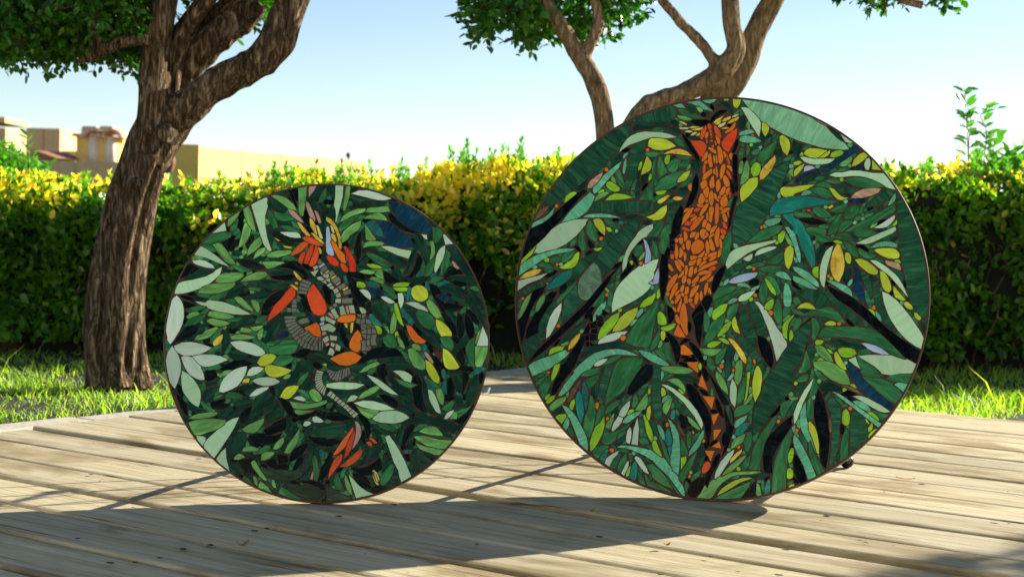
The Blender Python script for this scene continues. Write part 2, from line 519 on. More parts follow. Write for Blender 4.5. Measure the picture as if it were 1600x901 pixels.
# ---------------------------------------------------------------- mosaic tables
# outlines of the glass pieces by kind of glass: first point, then steps, in half millimetres from the centre
DATA = {'L': {'B': """377 415 -27 1 -37 8 -15 5 -24 13 -32 29 -17 29 -13 31 31 -2 32 -8 22 -9 28 -17 22 -18 13 -13 11 -19 4 -12,
307 361 -17 -4 -30 0 -34 5 -23 8 1 4 -13 4 -6 15 19 -4 -6 19 -9 18 -20 27 16 5 7 0 14 -4 5 3 12 -5 12 -12 13 -9 25 -11 -25 10 -2 -3 18 -12 22 -8 12 -20,
138 198 10 2 13 -4 26 -2 18 -9 -3 -13 -24 1 -24 7 -7 4,
399 175 21 6 11 -1 14 -7 10 -11 -8 -10 -10 -2 -22 12,
-191 -2 7 15 16 13 13 2 13 -5 -2 -10 -5 -4 -20 -8,
-72 100 31 -26 -3 -4 -5 -3 -7 0 -15 6 -2 9,
-52 205 27 0 -6 -16""",
'P': """-574 -30 -12 18 1 6 -7 27 1 24 6 48 8 43 6 9 11 9 14 -15 9 -17 5 -19 2 -29 -4 -26 -8 -23 -20 -38,
-548 -193 -11 11 -10 17 -10 38 -7 37 5 32 14 23 9 -11 15 -22 8 -20 4 -15 1 -24 -3 -18 -8 -30,
-291 -105 -1 -16 -5 -15 -11 -23 -13 -18 -19 -13 -22 -10 -10 -4 -15 2 1 14 4 18 8 16 15 18 21 16 12 6 13 5,
-423 -39 -17 -13 -22 -11 -27 -6 -30 -1 -12 3 -15 8 -10 13 -4 11 29 13 31 3 37 -6,
-443 -158 -14 -1 -13 3 -27 15 -17 22 -11 24 -7 20 10 3 18 0 12 -4 16 -19 13 -10 3 -4 13 -29,
-356 -17 16 4 22 2 40 -7 16 -6 21 -13 9 -9 5 -10 -9 -7 -8 -3 -15 0 -34 9 -24 8 -17 9 -13 11,
-360 -82 -42 -19 -27 -8 -14 -1 -10 2 -8 4 -13 11 -18 20 32 8 38 1 34 -6,
221 546 -24 -7 -27 0 -101 22 29 13 33 1 42 -10,
-270 -159 12 8 13 4 33 3 23 -3 21 -13 -9 -6 -15 -7 -16 -3 -19 -1 -23 6,
573 63 18 -40 -1 -2 3 -7 0 -25 -42 -1,
-511 287 28 4 19 -3 25 -13 6 -5 6 -11 -31 3 -32 9 -14 7,
-290 -141 2 11 5 12 12 10 22 2 20 -5 -11 -13 -17 -11 -15 -5,
281 146 30 4 18 -3 26 -15 8 -8 6 -11 -31 10 -4 -1,
-208 -180 -3 -7 -10 -8 -30 -18 -15 -3 -12 0 9 13 16 14 21 7,
-192 404 29 2 34 -1 10 -5 6 -15 -22 -1 -21 3 -19 7,
266 122 -8 23 -4 35 17 3 5 -15 1 -17 -3 -14,
111 190 16 4 14 -5 8 -9 6 -13 -2 -14 -18 12,
191 165 9 3 9 0 19 -9 16 -12 -11 -5 -10 0 -17 9,
-3 -304 -15 -4 -19 1 -8 6 0 11 8 4 9 0 13 -7,
457 376 -29 -4 -10 38 7 2,
471 -252 0 -4 -7 -13 -11 -13 -7 -4 -9 0 2 10 8 12 12 8,
-118 -221 12 7 15 2 10 -4 9 -8 -3 -5 -4 -1 -19 3,
-49 -309 -5 -8 -12 -5 -8 0 -4 5 5 11 6 3 10 -1,
338 410 19 -2 3 -18 -10 2""",
'M': """-311 -293 -14 -35 -18 -34 -37 -60 -13 -19 -3 -1 -36 36 -1 10 7 15 10 12 32 30 21 14 7 12 22 14,
-222 331 -7 1 -9 7 -2 6 -4 1 -10 17 -2 10 -6 12 -41 122 24 15 31 16 5 -8 -2 -15 4 -11 -9 -39 3 -42 8 -39 19 -51,
-568 159 -1 5 6 21 5 12 5 5 17 6 30 6 47 13 25 14 8 5 0 4 25 16 -2 -17 -5 -13 -16 -18 -23 -19 -22 -9 -8 -8 -37 -14 -25 -6,
-525 -126 18 -10 19 -16 15 -17 15 -25 4 -14 1 -16 -2 -20 -5 -15 -16 8 -15 12 -25 32 -5 12 -5 27 -1 23,
221 -355 15 6 23 -30 34 -58 26 -59 0 -3 -34 -21 -9 21 0 6 -4 16 -17 31,
-285 89 -31 -2 -29 1 -69 11 -30 10 -4 2 2 2 -2 3 -20 3 -23 12 7 2 29 -4 10 9 4 1 52 -6 57 -19,
173 -291 21 22 6 4 16 4 26 2 19 0 19 -6 15 -7 13 -12 -23 -14 -19 -6 -17 -2 -44 2 -15 4,
254 -255 -53 -4 -31 3 -41 10 -26 13 36 9 36 -1 45 -12,
141 -165 -29 -15 -29 -4 -53 2 -27 5 -2 2 1 11 49 7 56 -2,
-373 267 -40 13 -46 19 -45 12 22 32 26 -13 31 -21,
16 446 -3 6 2 19 -2 22 -7 18 1 22 2 3 0 56 29 -1 -1 -42,
93 -494 41 -43 26 -18 26 -9 -63 -16 -16 42,
185 360 38 0 39 -10 37 -5 0 -9 -8 -21 -5 1 -42 13 -37 18,
266 -202 -30 6 -24 12 -41 32 -23 24 27 -8 18 -10 33 -23,
393 263 -4 6 0 20 6 39 6 16 9 14 17 12 0 -26 -6 -23 -19 -44,
374 -178 15 -4 11 -16 15 -36 9 -32 -9 0 -10 7 -19 31 -7 19,
-336 -489 -38 28 -12 14 16 25 16 16 4 -37,
243 -112 13 2 17 0 12 -2 16 -7 14 -12 -4 -23 -23 6 -22 21,
-442 394 43 43 8 -32,
-461 -364 23 -1 10 -5 0 -11 -9 -19 -20 22,
78 -230 6 14 10 10 10 2 14 -6 -8 -10 -7 -5""",
'G': """-358 -305 -1 -8 -6 -9 -19 -15 -65 -24 -14 -1 -7 4 -15 24 -7 18 25 9 25 5 48 1,
325 -353 20 4 17 0 51 -13 55 -3 -26 -31 -25 0 -42 10 -34 19,
-347 206 -4 -11 -14 -12 -40 -17 -33 -4 -30 2 -16 3 9 14 29 17 37 6,
296 -31 10 5 9 0 13 -9 19 -19 13 -19 3 -25 -3 -5 -7 -3 -10 2 -16 6 -9 8 -15 27,
-422 208 5 14 10 13 6 3 16 5 16 0 4 3 22 0 21 -2 4 -6 -2 -5 -15 -14 -20 -10 -52 -3,
550 -91 -3 11 -1 65 47 0 -2 -24 -19 -51,
-350 277 -22 1 -17 10 -31 34 -19 29 22 6 14 -6 28 -37,
-109 469 -11 4 -5 14 -5 90 31 7 -1 -53 -5 -5 3 -13,
110 457 -3 -22 -9 -15 -30 -23 -5 -12 -5 -4 -13 -10 -4 -1 -5 22 4 11 6 11 15 15 17 13,
-131 -232 40 -6 32 -1 34 5 28 10 3 -9 -9 -7 -24 -10 -45 -9 -23 0 -16 2 -6 3,
-220 -295 -2 -16 -12 -20 -7 -10 -13 -9 -22 0 -12 5 -11 8 23 17,
-344 339 19 98 1 2 5 -1 17 -22 1 -8 -2 -16 -7 -18 -8 -14 -11 -12,
421 95 -12 -5 -6 -1 -13 7 -20 26 -10 28 12 11 14 -9 18 -22,
-330 211 20 20 35 17 14 3 19 0 5 -3 8 -9 -19 -13 -14 -5,
-281 405 -9 2 -10 9 -2 5 -14 18 -12 28 -4 22 18 13 13 -25,
-91 -329 1 -24 -2 -16 -14 -33 -14 -18 -9 -3 -14 3 11 28 25 34,
-231 544 13 3 16 0 24 -8 31 -24 7 -11 7 -14 -15 2 -14 5,
432 -348 -40 2 -47 11 10 9 11 6 15 5 14 1 8 -2 10 -6 15 -16,
-344 78 -20 -7 -20 -2 -26 3 -33 8 1 8 3 7 5 2 18 1 50 -10,
-488 -11 12 18 10 1 7 3 12 14 37 14 9 -4 -15 -20 -23 -18 -30 -9,
-311 309 4 24 7 18 16 20 18 15 9 -21 -3 -12 -25 -26,
113 -245 31 -9 52 -6 -3 -8 -20 -18 -13 -4 -13 7 -14 11,
333 -377 37 -12 67 -13 -17 -17 -15 1 -48 16 -12 8,
-239 315 21 12 25 6 45 3 3 -7 -2 -4 -14 -7 -34 -11 -28 -1 -8 2,
125 490 7 15 14 4 28 1 11 3 24 1 7 -18 -39 -7,
124 504 -1 -9 -4 -5 -43 -15 -35 -22 -11 -2 12 22 22 16 34 14,
-493 -302 15 11 18 7 36 6 35 1 -2 -7 -4 -4 -24 -8 -41 -6,
-17 -229 -18 -3 -6 2 -10 8 -10 19 1 8 4 8 9 3 5 -1 17 -12 11 -18 1 -6,
-361 54 -15 -11 -24 -2 -26 6 -21 13 9 8 13 2 45 -8,
118 -218 7 12 9 11 29 18 22 8 4 0 9 -7 -16 -16 -21 -12 -28 -11,
-263 3 -25 -8 -36 -3 -29 2 -4 10 16 7 21 3 30 -4,
44 491 -4 5 0 11 8 69 2 14 11 -1 4 -1 -2 -38 -13 -50,
120 465 10 10 9 5 21 6 17 1 8 -2 10 -6 8 -8 4 -11 -2 -2 -9 3 -41 4,
-199 -521 -7 -1 -7 3 -15 12 -28 36 -4 11 2 7 9 5,
-278 100 -18 6 -20 11 -20 17 -14 16 11 4 15 -2 23 -20 21 -24,
-170 289 -43 -22 -21 -4 -11 13 -7 13 48 3,
242 111 10 -26 0 -22 -3 -21 -5 -8 -7 -8 -6 3 -2 27 4 32,
431 -235 -9 4 -6 6 -9 22 -5 26 19 4 6 -11 6 -14 2 -14,
123 446 45 -61 -14 -3 -12 -1 -12 3,
199 372 -6 -6 -10 -3 -42 -5 -22 -6 4 12 4 7 18 8 37 -1,
-177 -420 -4 -10 -14 -11 -18 -8 -11 1 -1 16 7 11 15 5 12 0,
119 -121 19 20 25 15 19 7 6 -1 7 -5 -18 -14 -20 -6 -6 -8 -16 -6,
-294 -418 0 6 6 9 12 6 20 -2 20 -7 -1 -8 -10 -4,
82 -495 20 -42 7 -34 -14 12 -12 24 -5 24,
-147 -363 2 -17 -8 -15 -7 -8 -9 -5 -16 1 8 17 14 17,
-257 96 -8 5 -11 11 -13 30 15 2 5 -2 9 -9 6 -20,
-181 -565 -48 18 -1 11 6 13 28 -21,
-386 420 -1 13 3 18 40 30 -6 -17 -11 -18 -14 -17,
-286 299 5 20 11 15 14 8 10 2 4 -2 -2 -9 -6 -10 -18 -14,
370 312 6 31 -2 18 -6 21 14 4 6 -23 2 -23 -7 -18 -5 -6,
201 233 -25 8 -11 12 8 7 0 3 -17 4 -1 3 38 0,
-41 -264 -15 -7 -38 -10 -11 4 -8 10 8 6 34 -4,
-473 90 -2 -8 -19 -6 -16 -8 -5 0 -6 6 11 14 10 4 16 4 4 -3,
-324 22 6 18 33 -6 7 -6 -3 -9,
-237 37 -2 -28 -5 -11 -5 -6 -7 8 -3 17 7 12,
107 260 16 7 11 1 20 -2 14 -5 -6 -7 -13 -3 -21 2,
146 233 12 8 20 -3 22 -9 1 -15,
255 18 9 -3 12 -16 10 -22 -4 -8 -15 13 -8 18,
344 -34 -18 2 -11 9 -5 10 10 6 16 -6 6 -5 3 -11,
-238 48 -6 -10 -11 -8 -9 -4 -10 2 -12 12,
-282 -438 -25 -10 -14 1 -2 6 8 9 10 6 12 -4,
-342 -121 -26 -21 -10 0 -7 -7 -5 4 6 10 12 11 17 4,
-320 355 3 -11 8 -8 0 -4 -4 -15 -10 -7 -5 5 -2 12 5 11 -3 9,
456 -285 16 26 13 -6 -3 -20,
-234 -542 -10 10 -8 25 9 -1 5 -5 4 -13,
-184 -518 10 0 8 -29 -7 0 -5 3 -5 14,
546 -4 1 12 6 23 5 12 10 12 -18 -58,
-469 300 -7 -8 -20 0 -8 15 2 2,
-158 -148 3 5 12 11 7 1 6 -2 -3 -9 -4 -4 -9 -3,
227 30 -3 -2 -2 1 -16 23 13 3 9 -20,
-244 454 6 -2 7 -15 -2 -2 -10 -3 -3 3 -2 15,
-226 328 -2 -4 -12 -7 -7 6 8 14,
-381 -70 8 7 7 0 11 -13 -6 -4,
-309 235 2 11 18 5 2 -6,
-338 299 0 9 8 6 7 -6 -1 -8,
-506 307 8 -15 -12 -3 -4 6,
-358 331 3 8 8 7 2 -3 0 -4 2 -3 0 -2,
-333 276 -7 -5 -4 0 -5 3 1 3 -2 4 5 5,
-276 174 -2 -4 -12 -3 -4 10 3 2 10 -2,
-259 312 10 10 9 -9 -9 -4,
-338 17 2 5 8 5 3 -2 0 -5 3 -1 -3 -4 -11 0,
-386 39 11 3 3 -2 -2 -6 -4 -6 -6 3,
-268 285 6 5 5 1 4 -1 3 -8 -3 -3,
-379 324 13 0 -1 -10 -4 -2,
-461 63 3 -11 -7 -2 -5 5,
-399 -134 8 1 4 -2 -5 -9 -4 1,
-325 454 6 -12 -8 -3 -3 7,
-228 -114 3 -10 -7 -2 -5 1""",
'd': """277 -309 10 10 20 10 7 7 19 4 34 2 32 -3 33 -8 31 -10 27 -16 -17 -27 -16 11 -15 7 -56 16 -32 1 -26 -3 -14 2 -10 -5,
-133 -526 48 -11 48 -1 11 -1 23 -12 11 -15 -18 -14 -11 -5 -11 -2 -20 2 -40 13 -30 17 -6 11,
80 -314 -6 -19 -12 -14 -14 -9 -21 -7 -18 -4 -5 8 -11 -2 -11 1 -15 12 3 14 4 7 12 9 14 -1 7 6 34 6 20 -1,
-74 -503 -17 -10 -18 -7 -25 -2 -15 2 -43 11 -15 7 -15 18 -7 15 30 -10 36 -5 22 -1 23 2 35 -4 5 -2 3 -3,
-288 -348 6 -20 1 -10 -7 -22 -19 -24 -10 -6 -7 -9 -11 -4 -11 14 -5 13 0 13 6 16 12 21 12 12 17 7,
-250 -295 -10 11 -6 11 3 23 5 14 0 7 10 16 21 11 15 11 26 -25 -2 -7 -12 -18 -19 -12 -8 -8,
331 -397 42 -27 21 -19 -19 -17 -29 -22 -6 3 -13 14 -8 24 1 27 3 8,
519 -243 -4 41 5 34 6 18 7 12 20 20 5 -9 4 -15 1 -11 -6 -29 -6 -18 -11 -22 -11 -13,
156 128 12 9 17 0 13 4 20 -11 7 -9 4 -18 0 -13 -8 -16 -14 -7 -9 -1 -30 36,
446 360 14 0 13 -3 40 -61 24 -47 -28 8 -24 21 2 4 -1 3 -23 24 -5 9,
133 341 63 -2 39 -10 28 -11 19 -10 6 -7 -3 -14 -16 -8 -14 2 -71 42 -23 10,
133 -462 10 24 1 25 -2 13 -18 19 37 -9 8 -5 7 2 35 -6 -13 -22 -18 -19 -19 -13,
356 290 -33 87 -8 11 -26 20 19 3 20 -1 11 -10 9 -12 16 -34 6 -26 -1 -6 -4 -11 2 -2,
-305 200 28 12 40 8 37 -3 50 -12 -4 -6 -7 -3 -56 -7 -32 2 -17 4 -15 0,
109 -578 -17 -8 -10 -2 -46 -4 -20 1 -2 64 19 -18 20 -14 30 -13,
406 206 21 11 16 4 15 -1 13 -4 18 -9 13 -9 14 -14 10 -14 -15 10 -24 10 -2 -3 15 -23 -88 36,
321 -226 -34 32 -43 29 -13 13 -6 12 -1 14 14 0 17 -4 16 -8 5 -5 -28 12 -2 -2 1 -2 11 -16 13 -13 18 -9 15 -3 11 -20,
-221 -325 17 36 18 28 14 17 7 -4 9 -9 5 -10 1 -12 -3 -8 -9 -8 -28 -10 -22 -16,
352 -124 19 -47 5 -36 3 -12 16 -32 8 -10 9 -6 2 -3 -20 0 -10 3 -15 23 -6 19 -8 40 -3 36,
-230 -20 2 26 13 28 23 32 18 10 0 -24 -9 -23 -15 -22 -15 -18,
582 60 -28 32 -47 67 -1 4 -14 22 17 -8 20 -13 18 -22 22 -40,
220 -108 6 12 9 6 25 11 23 4 15 -4 11 -7 8 -10 7 -13 -33 6 -39 -5,
-239 536 24 -7 23 -14 23 -21 -3 -10 -6 -5 -9 0 -17 4 -30 17 -5 6 -2 9 0 15,
-546 213 28 20 39 17 39 6 10 -6 0 -3 -20 -12 -35 -14 -24 -4,
-384 143 12 27 8 11 14 12 24 7 6 1 5 -2 2 -6 -5 -11 -11 -16 -9 -8 -23 -11,
-353 29 12 23 18 15 28 10 11 0 16 -4 -3 -8 1 -9 -8 -5 -50 -12,
-48 -403 6 -22 -1 -24 -7 -22 -12 -18 -8 4 -4 5 -1 22 9 31,
204 532 -9 -10 -12 -7 -37 -3 -14 -5 -14 4 -17 11 18 10 20 4 37 1,
398 21 -12 -2 -20 3 -11 6 -11 10 -12 14 -17 30 -1 9 5 10 13 -25 16 -20 21 -10 12 0 9 -4 6 -7,
496 -188 -9 2 -5 5 -8 14 -2 13 -6 16 -4 8 -5 1 -3 8 44 1 0 -61,
172 -171 -6 -3 -11 8 -11 0 -9 6 -9 10 -13 9 -7 3 -16 18 14 7 10 -8 14 -2 5 -7 7 -4 7 -1 20 -19 3 -4,
576 124 -9 6 -11 3 -18 24 -12 10 2 3 -4 7 -13 15 -1 4 3 5 8 3 14 -8 22 -29 8 -5 10 -18 4 -16,
-290 -69 -3 -5 -10 -4 -29 -4 -9 2 -14 7 -6 5 0 8 3 5 9 4 21 2 29 -9 9 -6,
-395 -179 -2 -17 -6 -10 -21 -20 -21 -11 -4 7 0 9 9 22 16 12,
-100 -84 12 6 10 2 26 -8 -6 -6 11 -16 -16 -27 2 17 -19 -9 -13 20,
-261 -231 -2 -12 -13 -6 -13 -11 -12 -2 -15 2 -6 3 -9 12 16 11 17 7 19 1,
-234 258 46 6 36 -2 14 -2 -4 -4 5 -9 -69 -7 -18 4,
-370 38 7 -16 1 -12 6 -14 -1 -10 -1 -6 -12 -23 -8 -15 -3 0 -3 3 1 4 -3 7 3 15 -4 15 4 10 0 14 6 7 1 9,
-102 -85 9 -25 -5 -9 -5 -25 -7 -4 -20 -20 -12 -4 -3 4 1 6 5 7 0 6 5 4 14 22 12 36,
440 244 16 8 57 1 27 -9 6 -15 -57 2,
312 355 7 -10 0 -11 -2 -18 -10 -30 -6 -13 -11 -15 -7 -3 -12 2 -1 2 13 13 7 18 2 21 11 29,
267 -205 41 -26 35 -33 -16 -6 -29 18 -27 28 -3 9,
-64 -56 26 4 26 -4 5 -5 6 -1 4 -6 15 -10 4 -6 0 -9 2 -4 -22 3 -2 6 -6 0 -7 6 -12 6 -9 0 -10 8 -18 9,
-307 159 36 11 30 5 6 0 9 -9 10 1 0 -4 -8 -8 -29 -7 -36 0 -7 3,
26 -194 10 8 57 -1 3 -1 2 -6 -1 -7 -16 -12 -25 2 -7 -3 -9 6,
289 231 1 6 17 7 12 1 8 -4 9 5 8 1 13 -2 6 -9 -9 -9 -10 -2 -7 -8 -7 -1 -11 0 -12 6 -15 2,
511 37 8 -19 0 -7 -2 -9 -7 -12 -18 -13 -6 -8 -21 2 3 8 8 4 9 12 5 13 14 22,
215 -487 -2 30 6 37 23 -15 11 -12 5 -10 -13 5 -12 -12,
-508 -240 16 -1 15 -11 23 -13 11 -2 2 -12 -25 -4 -6 6 -10 3 -5 5 -5 0 -8 7,
-168 -234 -2 -8 -4 -1 -25 -33 -7 -1 -12 -9 -6 2 0 16 12 17 13 8 8 10 8 -2 12 3,
266 -388 -8 13 2 17 4 7 -1 7 5 8 -1 7 15 14 9 -15 -5 -20 -1 -14 -2 -5 -7 -6 -2 -7,
218 -405 -36 43 -6 9 -1 13 3 14 19 -18 13 -21 7 -20,
-89 528 2 8 -1 5 22 34 15 14 10 1 0 -9 3 -7 -10 -20 -9 -5 -15 -17,
-48 -138 -6 -28 -11 -23 -21 2 -2 6 1 11 19 27 8 5,
365 20 22 -2 7 -3 16 -20 6 -5 -1 -8 6 -12 -9 -5 -17 18 -6 3 -14 15 -9 4 -5 5,
-321 -187 16 9 17 5 17 -2 17 -8 -3 -7 -15 -11 -28 4,
-120 -297 5 -15 1 -18 -6 -16 -7 -12 -12 9 -2 15 6 31 5 5,
-282 -505 -26 10 -31 28 2 10 3 2 34 -16 17 -16 -1 -6 4 -5,
-389 -300 4 9 17 13 6 8 0 3 9 8 7 5 10 0 1 -14 -10 -14 -19 -20,
276 -73 -22 -7 -19 4 -18 -8 -8 1 -8 -3 -2 2 8 15 7 5 9 2 35 3 5 -2,
-220 -460 -5 0 -7 6 -8 0 -8 7 -4 0 -5 6 -6 2 -7 -2 -8 2 -11 10 4 4 8 3 18 0 7 -6 10 -2 10 -9 5 -2 1 -7 4 -2,
-173 -216 -5 4 -5 6 -4 18 -1 13 20 11 8 -8 3 -10 -6 -19,
74 -99 4 3 31 8 10 -3 24 8 9 -6 -28 -20 -9 3 -12 -6 -6 5 -5 2 -7 -1 -1 4 -3 2 -5 -2,
-35 402 -7 18 0 4 5 9 -3 9 3 3 -5 19 5 7 1 7 5 1 7 -8 0 -15 5 -7 -4 -12 3 -7 -2 -14 -6 -4,
79 345 -12 19 -3 10 1 11 10 13 19 15 6 2 -15 -43,
449 172 7 2 4 5 42 -17 16 -21 -5 -3 -3 1 -8 -1 -19 9 -7 9 -20 8,
130 543 -6 -8 -22 -10 -26 13 -10 12 4 5 12 0 43 -9,
167 -309 20 -1 11 -11 26 -14 8 -14 -9 -3 -11 8 -7 -2 -9 5 -26 25,
-182 85 1 -8 -20 -18 -22 -31 -9 4 4 8 0 6 5 9 1 7 31 25 4 1,
99 281 27 47 3 0 17 -17 -9 -14 -15 -12 -12 -4,
259 233 -30 18 12 31 14 -7 7 -10 2 -15,
-72 -382 0 28 5 25 2 5 13 5 4 7 1 -17 -3 -13 -9 -21,
473 64 -23 30 -14 14 -3 5 5 5 21 -4 6 -10 10 -8 -1 -29,
-40 -483 -5 -21 -10 -10 -4 -3 -24 -4 -2 9 12 7 1 5 8 4 9 12 4 2,
-15 280 3 3 13 3 12 -7 12 -2 13 -22 -1 -6 -3 -2 -7 6 -8 0 -11 12 -5 -3 -9 5,
92 -280 -4 -4 -14 7 -24 8 -6 3 -6 12 3 3 7 -1 9 5 5 -2 23 -21,
85 -341 -8 12 5 17 8 15 11 3 -1 4 2 2 4 -2 4 3 3 -4 0 -7 -6 -2 1 -6 -4 -2 -4 -6 1 -7,
-319 -260 3 -4 -5 -16 -5 -7 0 -6 -25 -15 -5 0 -1 5 -4 1 19 21 8 12,
476 -196 27 -13 -2 -28 -12 0 -8 6 -6 16,
278 -522 -4 -4 -14 -8 -27 -11 -5 0 -1 10 12 13 9 5 16 2,
322 -401 -9 4 -12 23 15 29 10 -5 -3 -3 4 -5 -7 -15 1 -11 3 -13,
209 147 -10 -4 -31 -4 -16 6 -9 11 12 -8 3 13 15 -1 21 -5,
-80 528 7 2 15 -6 5 -4 3 -10 7 -7 -1 -5 4 -3 -4 -13 -6 -1 -2 2 -8 13 -16 21,
-479 9 2 17 6 17 8 5 9 0 2 -8 0 -16 -9 -11,
264 -254 3 3 13 0 10 4 27 -19 -1 -7 -2 -5 -3 1 -42 18,
162 -208 11 3 8 -2 10 -6 7 1 13 -12 3 -5 -3 -3 -43 11 -6 8,
-22 -442 -8 18 -1 15 4 11 9 9 16 -11 5 -8 0 -6 -9 13 -4 1 -7 -4 -3 -14 8 -22,
5 536 -7 0 -2 16 -5 6 -2 24 5 10 12 -1,
11 450 -12 19 -7 24 1 16 8 5 3 -4 6 -17,
262 -463 8 -18 4 -19 -3 -5 -9 -9 -17 1 12 25,
232 -198 -4 -3 -11 2 -18 -1 -12 -1 -6 -4 -9 4 21 17 6 1 10 -1,
-108 -307 8 -13 3 -11 -5 -14 -12 -14 -4 1 -4 4 6 12 4 12 -2 20,
-293 -320 13 19 5 3 12 0 8 5 6 -4 2 3 4 -4 -5 -7 -36 -18 -6 0,
-507 151 24 1 37 -10 -10 -9 -29 2 -9 9,
297 -206 -6 0 -5 -4 -15 6 -19 16 -2 3 2 4 7 4 27 -18,
95 -429 -4 4 9 18 9 7 10 13 5 3 6 -6 -6 -9 0 -7 -24 -21,
-301 -80 12 7 5 -2 9 2 6 5 22 0 3 -2 -9 -12 -5 2 -13 -9 -20 5,
-64 210 -3 5 -5 2 -4 6 -2 3 2 2 -17 34 1 0 4 1 11 -5 12 -15 3 -6 -2 -6 2 -7,
276 139 6 4 43 -20 5 -5 -6 -6 -12 4 -6 -2 -20 11 -4 9,
1 -97 2 1 19 -4 13 1 7 -3 7 2 5 -8 -18 -8 -10 0 -16 5 -9 8,
-222 356 -9 9 -6 24 1 11 8 3 15 -21 0 -8,
-390 -155 -4 -9 -8 -8 -25 -10 -8 -1 -7 16 26 3,
-42 -257 3 2 25 7 6 -5 10 -1 9 -3 4 -7 -1 -5 -6 -2 -11 6 -6 -1 -6 2 -6 -1 -3 3 -12 -1,
41 -488 6 -6 -9 -21 2 -16 -8 -10 -8 7 2 10 -4 11,
100 -202 26 17 6 5 0 3 9 6 5 -2 2 -10 -15 -11 -8 -10 -11 -2,
439 -119 0 4 9 4 5 7 19 1 9 2 8 -5 -5 -11 -3 -1 -40 -3,
-238 310 -8 -15 -5 -4 -7 2 -13 -7 -20 8 3 4 4 -1 19 12 5 1 12 -3,
190 21 11 -13 3 -10 -6 -10 -1 -7 -4 -3 -8 3 -3 14 1 18,
-153 443 -11 -12 -27 1 -11 6 -4 11 2 3 18 -6 30 3,
-365 315 2 11 14 5 16 -1 4 -12 -7 -7 -9 -3 -11 2,
-146 -417 -4 2 0 11 -3 6 6 9 4 10 15 8 5 0 2 -3 -13 -17 -10 -25,
-149 -182 -6 5 -16 22 -3 8 2 4 8 2 6 -4 -1 -5 7 -1 0 -5 5 -6 0 -7 4 -5 -1 -4,
140 -442 -8 -21 -5 -4 -10 -3 -9 2 -4 3 6 8 20 17,
-223 407 6 9 16 4 4 5 11 -3 11 -9 -5 -6 -15 -3 -21 0,
55 -385 -12 -21 -7 -5 -4 -2 -5 1 -10 -6 -5 4 16 19 19 9,
466 -356 -23 6 -7 6 -4 8 5 11 2 2 23 -19,
121 507 -27 -1 -5 2 -7 11 -3 0 -8 14 1 2 2 2 25 -13 1 -4,
-171 -521 5 3 23 -6 8 -5 2 -7 -8 -3 -4 -4 -6 1 -6 6 -11 3,
122 429 6 -44 4 -5 -1 -4 -4 -3 -5 6 -7 2 -1 9 -2 27,
-33 -415 -10 2 -3 11 -7 8 -4 2 -1 4 -8 7 -1 3 5 8 21 -19 2 -6 8 -7,
323 -496 -4 4 -11 26 0 4 9 10 4 -3 9 -17 -4 -9 2 -10,
-32 326 12 -9 3 0 7 -19 -1 -9 -6 -7 -1 5 -7 6 -3 0 -5 10 2 12 -4 10,
179 342 -47 1 -6 4 -2 3 17 7 21 1 2 -5,
-117 137 6 2 7 -1 10 -35 -6 -3 -4 1 -11 16 -3 15,
-180 -562 -11 14 -19 18 4 6 5 0 16 -8 6 -13 5 -4 0 -4,
41 -364 4 6 16 9 8 6 12 -4 -15 -20 -17 0,
395 342 -3 4 -4 25 20 18 3 -6 -5 -15 2 -5 -6 -13,
11 138 -3 8 -1 26 6 11 7 -13 3 0 3 -10 -4 -12,
-6 -168 -4 5 -4 21 4 8 14 9 4 -13 -5 -5 0 -7 -5 -7 2 -6,
97 264 1 8 6 6 12 2 9 5 10 -5 3 -9 0 -2 -19 -2 -13 -5,
-169 213 6 7 17 3 19 7 -4 -15 -8 -8 -9 -2,
-103 375 -7 -6 -8 -3 -11 3 -12 -3 -6 4 8 13 27 0,
227 -377 3 -4 12 -33 -3 -3 -4 0 -15 16 -1 16,
-35 -79 -2 -2 -5 0 -8 -2 -16 7 -9 13 8 7 5 -6 23 -11,
41 14 4 -6 16 -29 -5 -6 -5 0 -1 4 -10 6 1 7 -6 9 0 5 1 7,
189 -526 -15 0 -2 2 -11 17 2 10 8 2 4 -3,
332 347 -11 -2 -7 11 -4 0 -2 2 -2 14 9 12 6 -8,
-35 494 11 -3 3 1 11 -6 10 -23 -2 -2 -19 10 -8 9,
-330 -343 11 21 10 -1 9 3 9 -7 -8 -8 -6 2 -16 -8,
539 228 -7 -14 -19 -10 -5 -8 -4 2 3 15 5 4 1 7 3 3,
-400 -347 -2 -7 -17 -16 -7 0 -3 4 -8 2 7 8 28 10,
-407 -214 2 -2 -4 -9 2 -7 -3 -4 -21 -9 -9 5 -1 3 15 7,
-177 95 8 0 13 7 3 -3 13 -1 2 1 3 -2 -1 -7 -2 -3 -24 -1 -2 -2 -10 6,
358 -346 -30 -3 -11 6 6 8 6 -1 14 4 1 -5 9 -3,
407 -279 11 11 13 2 10 7 4 -3 -8 -15 -8 -5 -4 -1,
89 -38 -3 -3 -17 -2 -20 8 1 5 6 1 7 5 14 -7 5 0,
-7 -21 2 -4 0 -9 7 -11 -1 -12 -5 -3 -7 5 0 4 -5 10 1 12,
-233 402 -11 27 14 4 6 -8 4 -13,
264 225 -3 7 4 10 11 12 9 0 3 -6 -12 -15 -3 -8,
398 -429 -14 -1 -22 16 6 5 24 -7 4 -3,
-150 521 -40 40 18 5 6 -17,
377 413 2 -14 -1 -7 -3 -5 -9 -4 -4 6 -2 15 7 9,
14 -502 3 -2 -2 -10 -4 -6 1 -14 -4 -6 -10 10 2 6 0 7 10 13,
66 562 1 16 7 8 3 1 13 -1 5 -4 -8 -10,
-319 150 13 6 15 -10 3 -14 -4 -5 -3 1,
-313 -228 -3 -5 -16 -11 -5 2 -7 -2 -6 1 9 13 25 4,
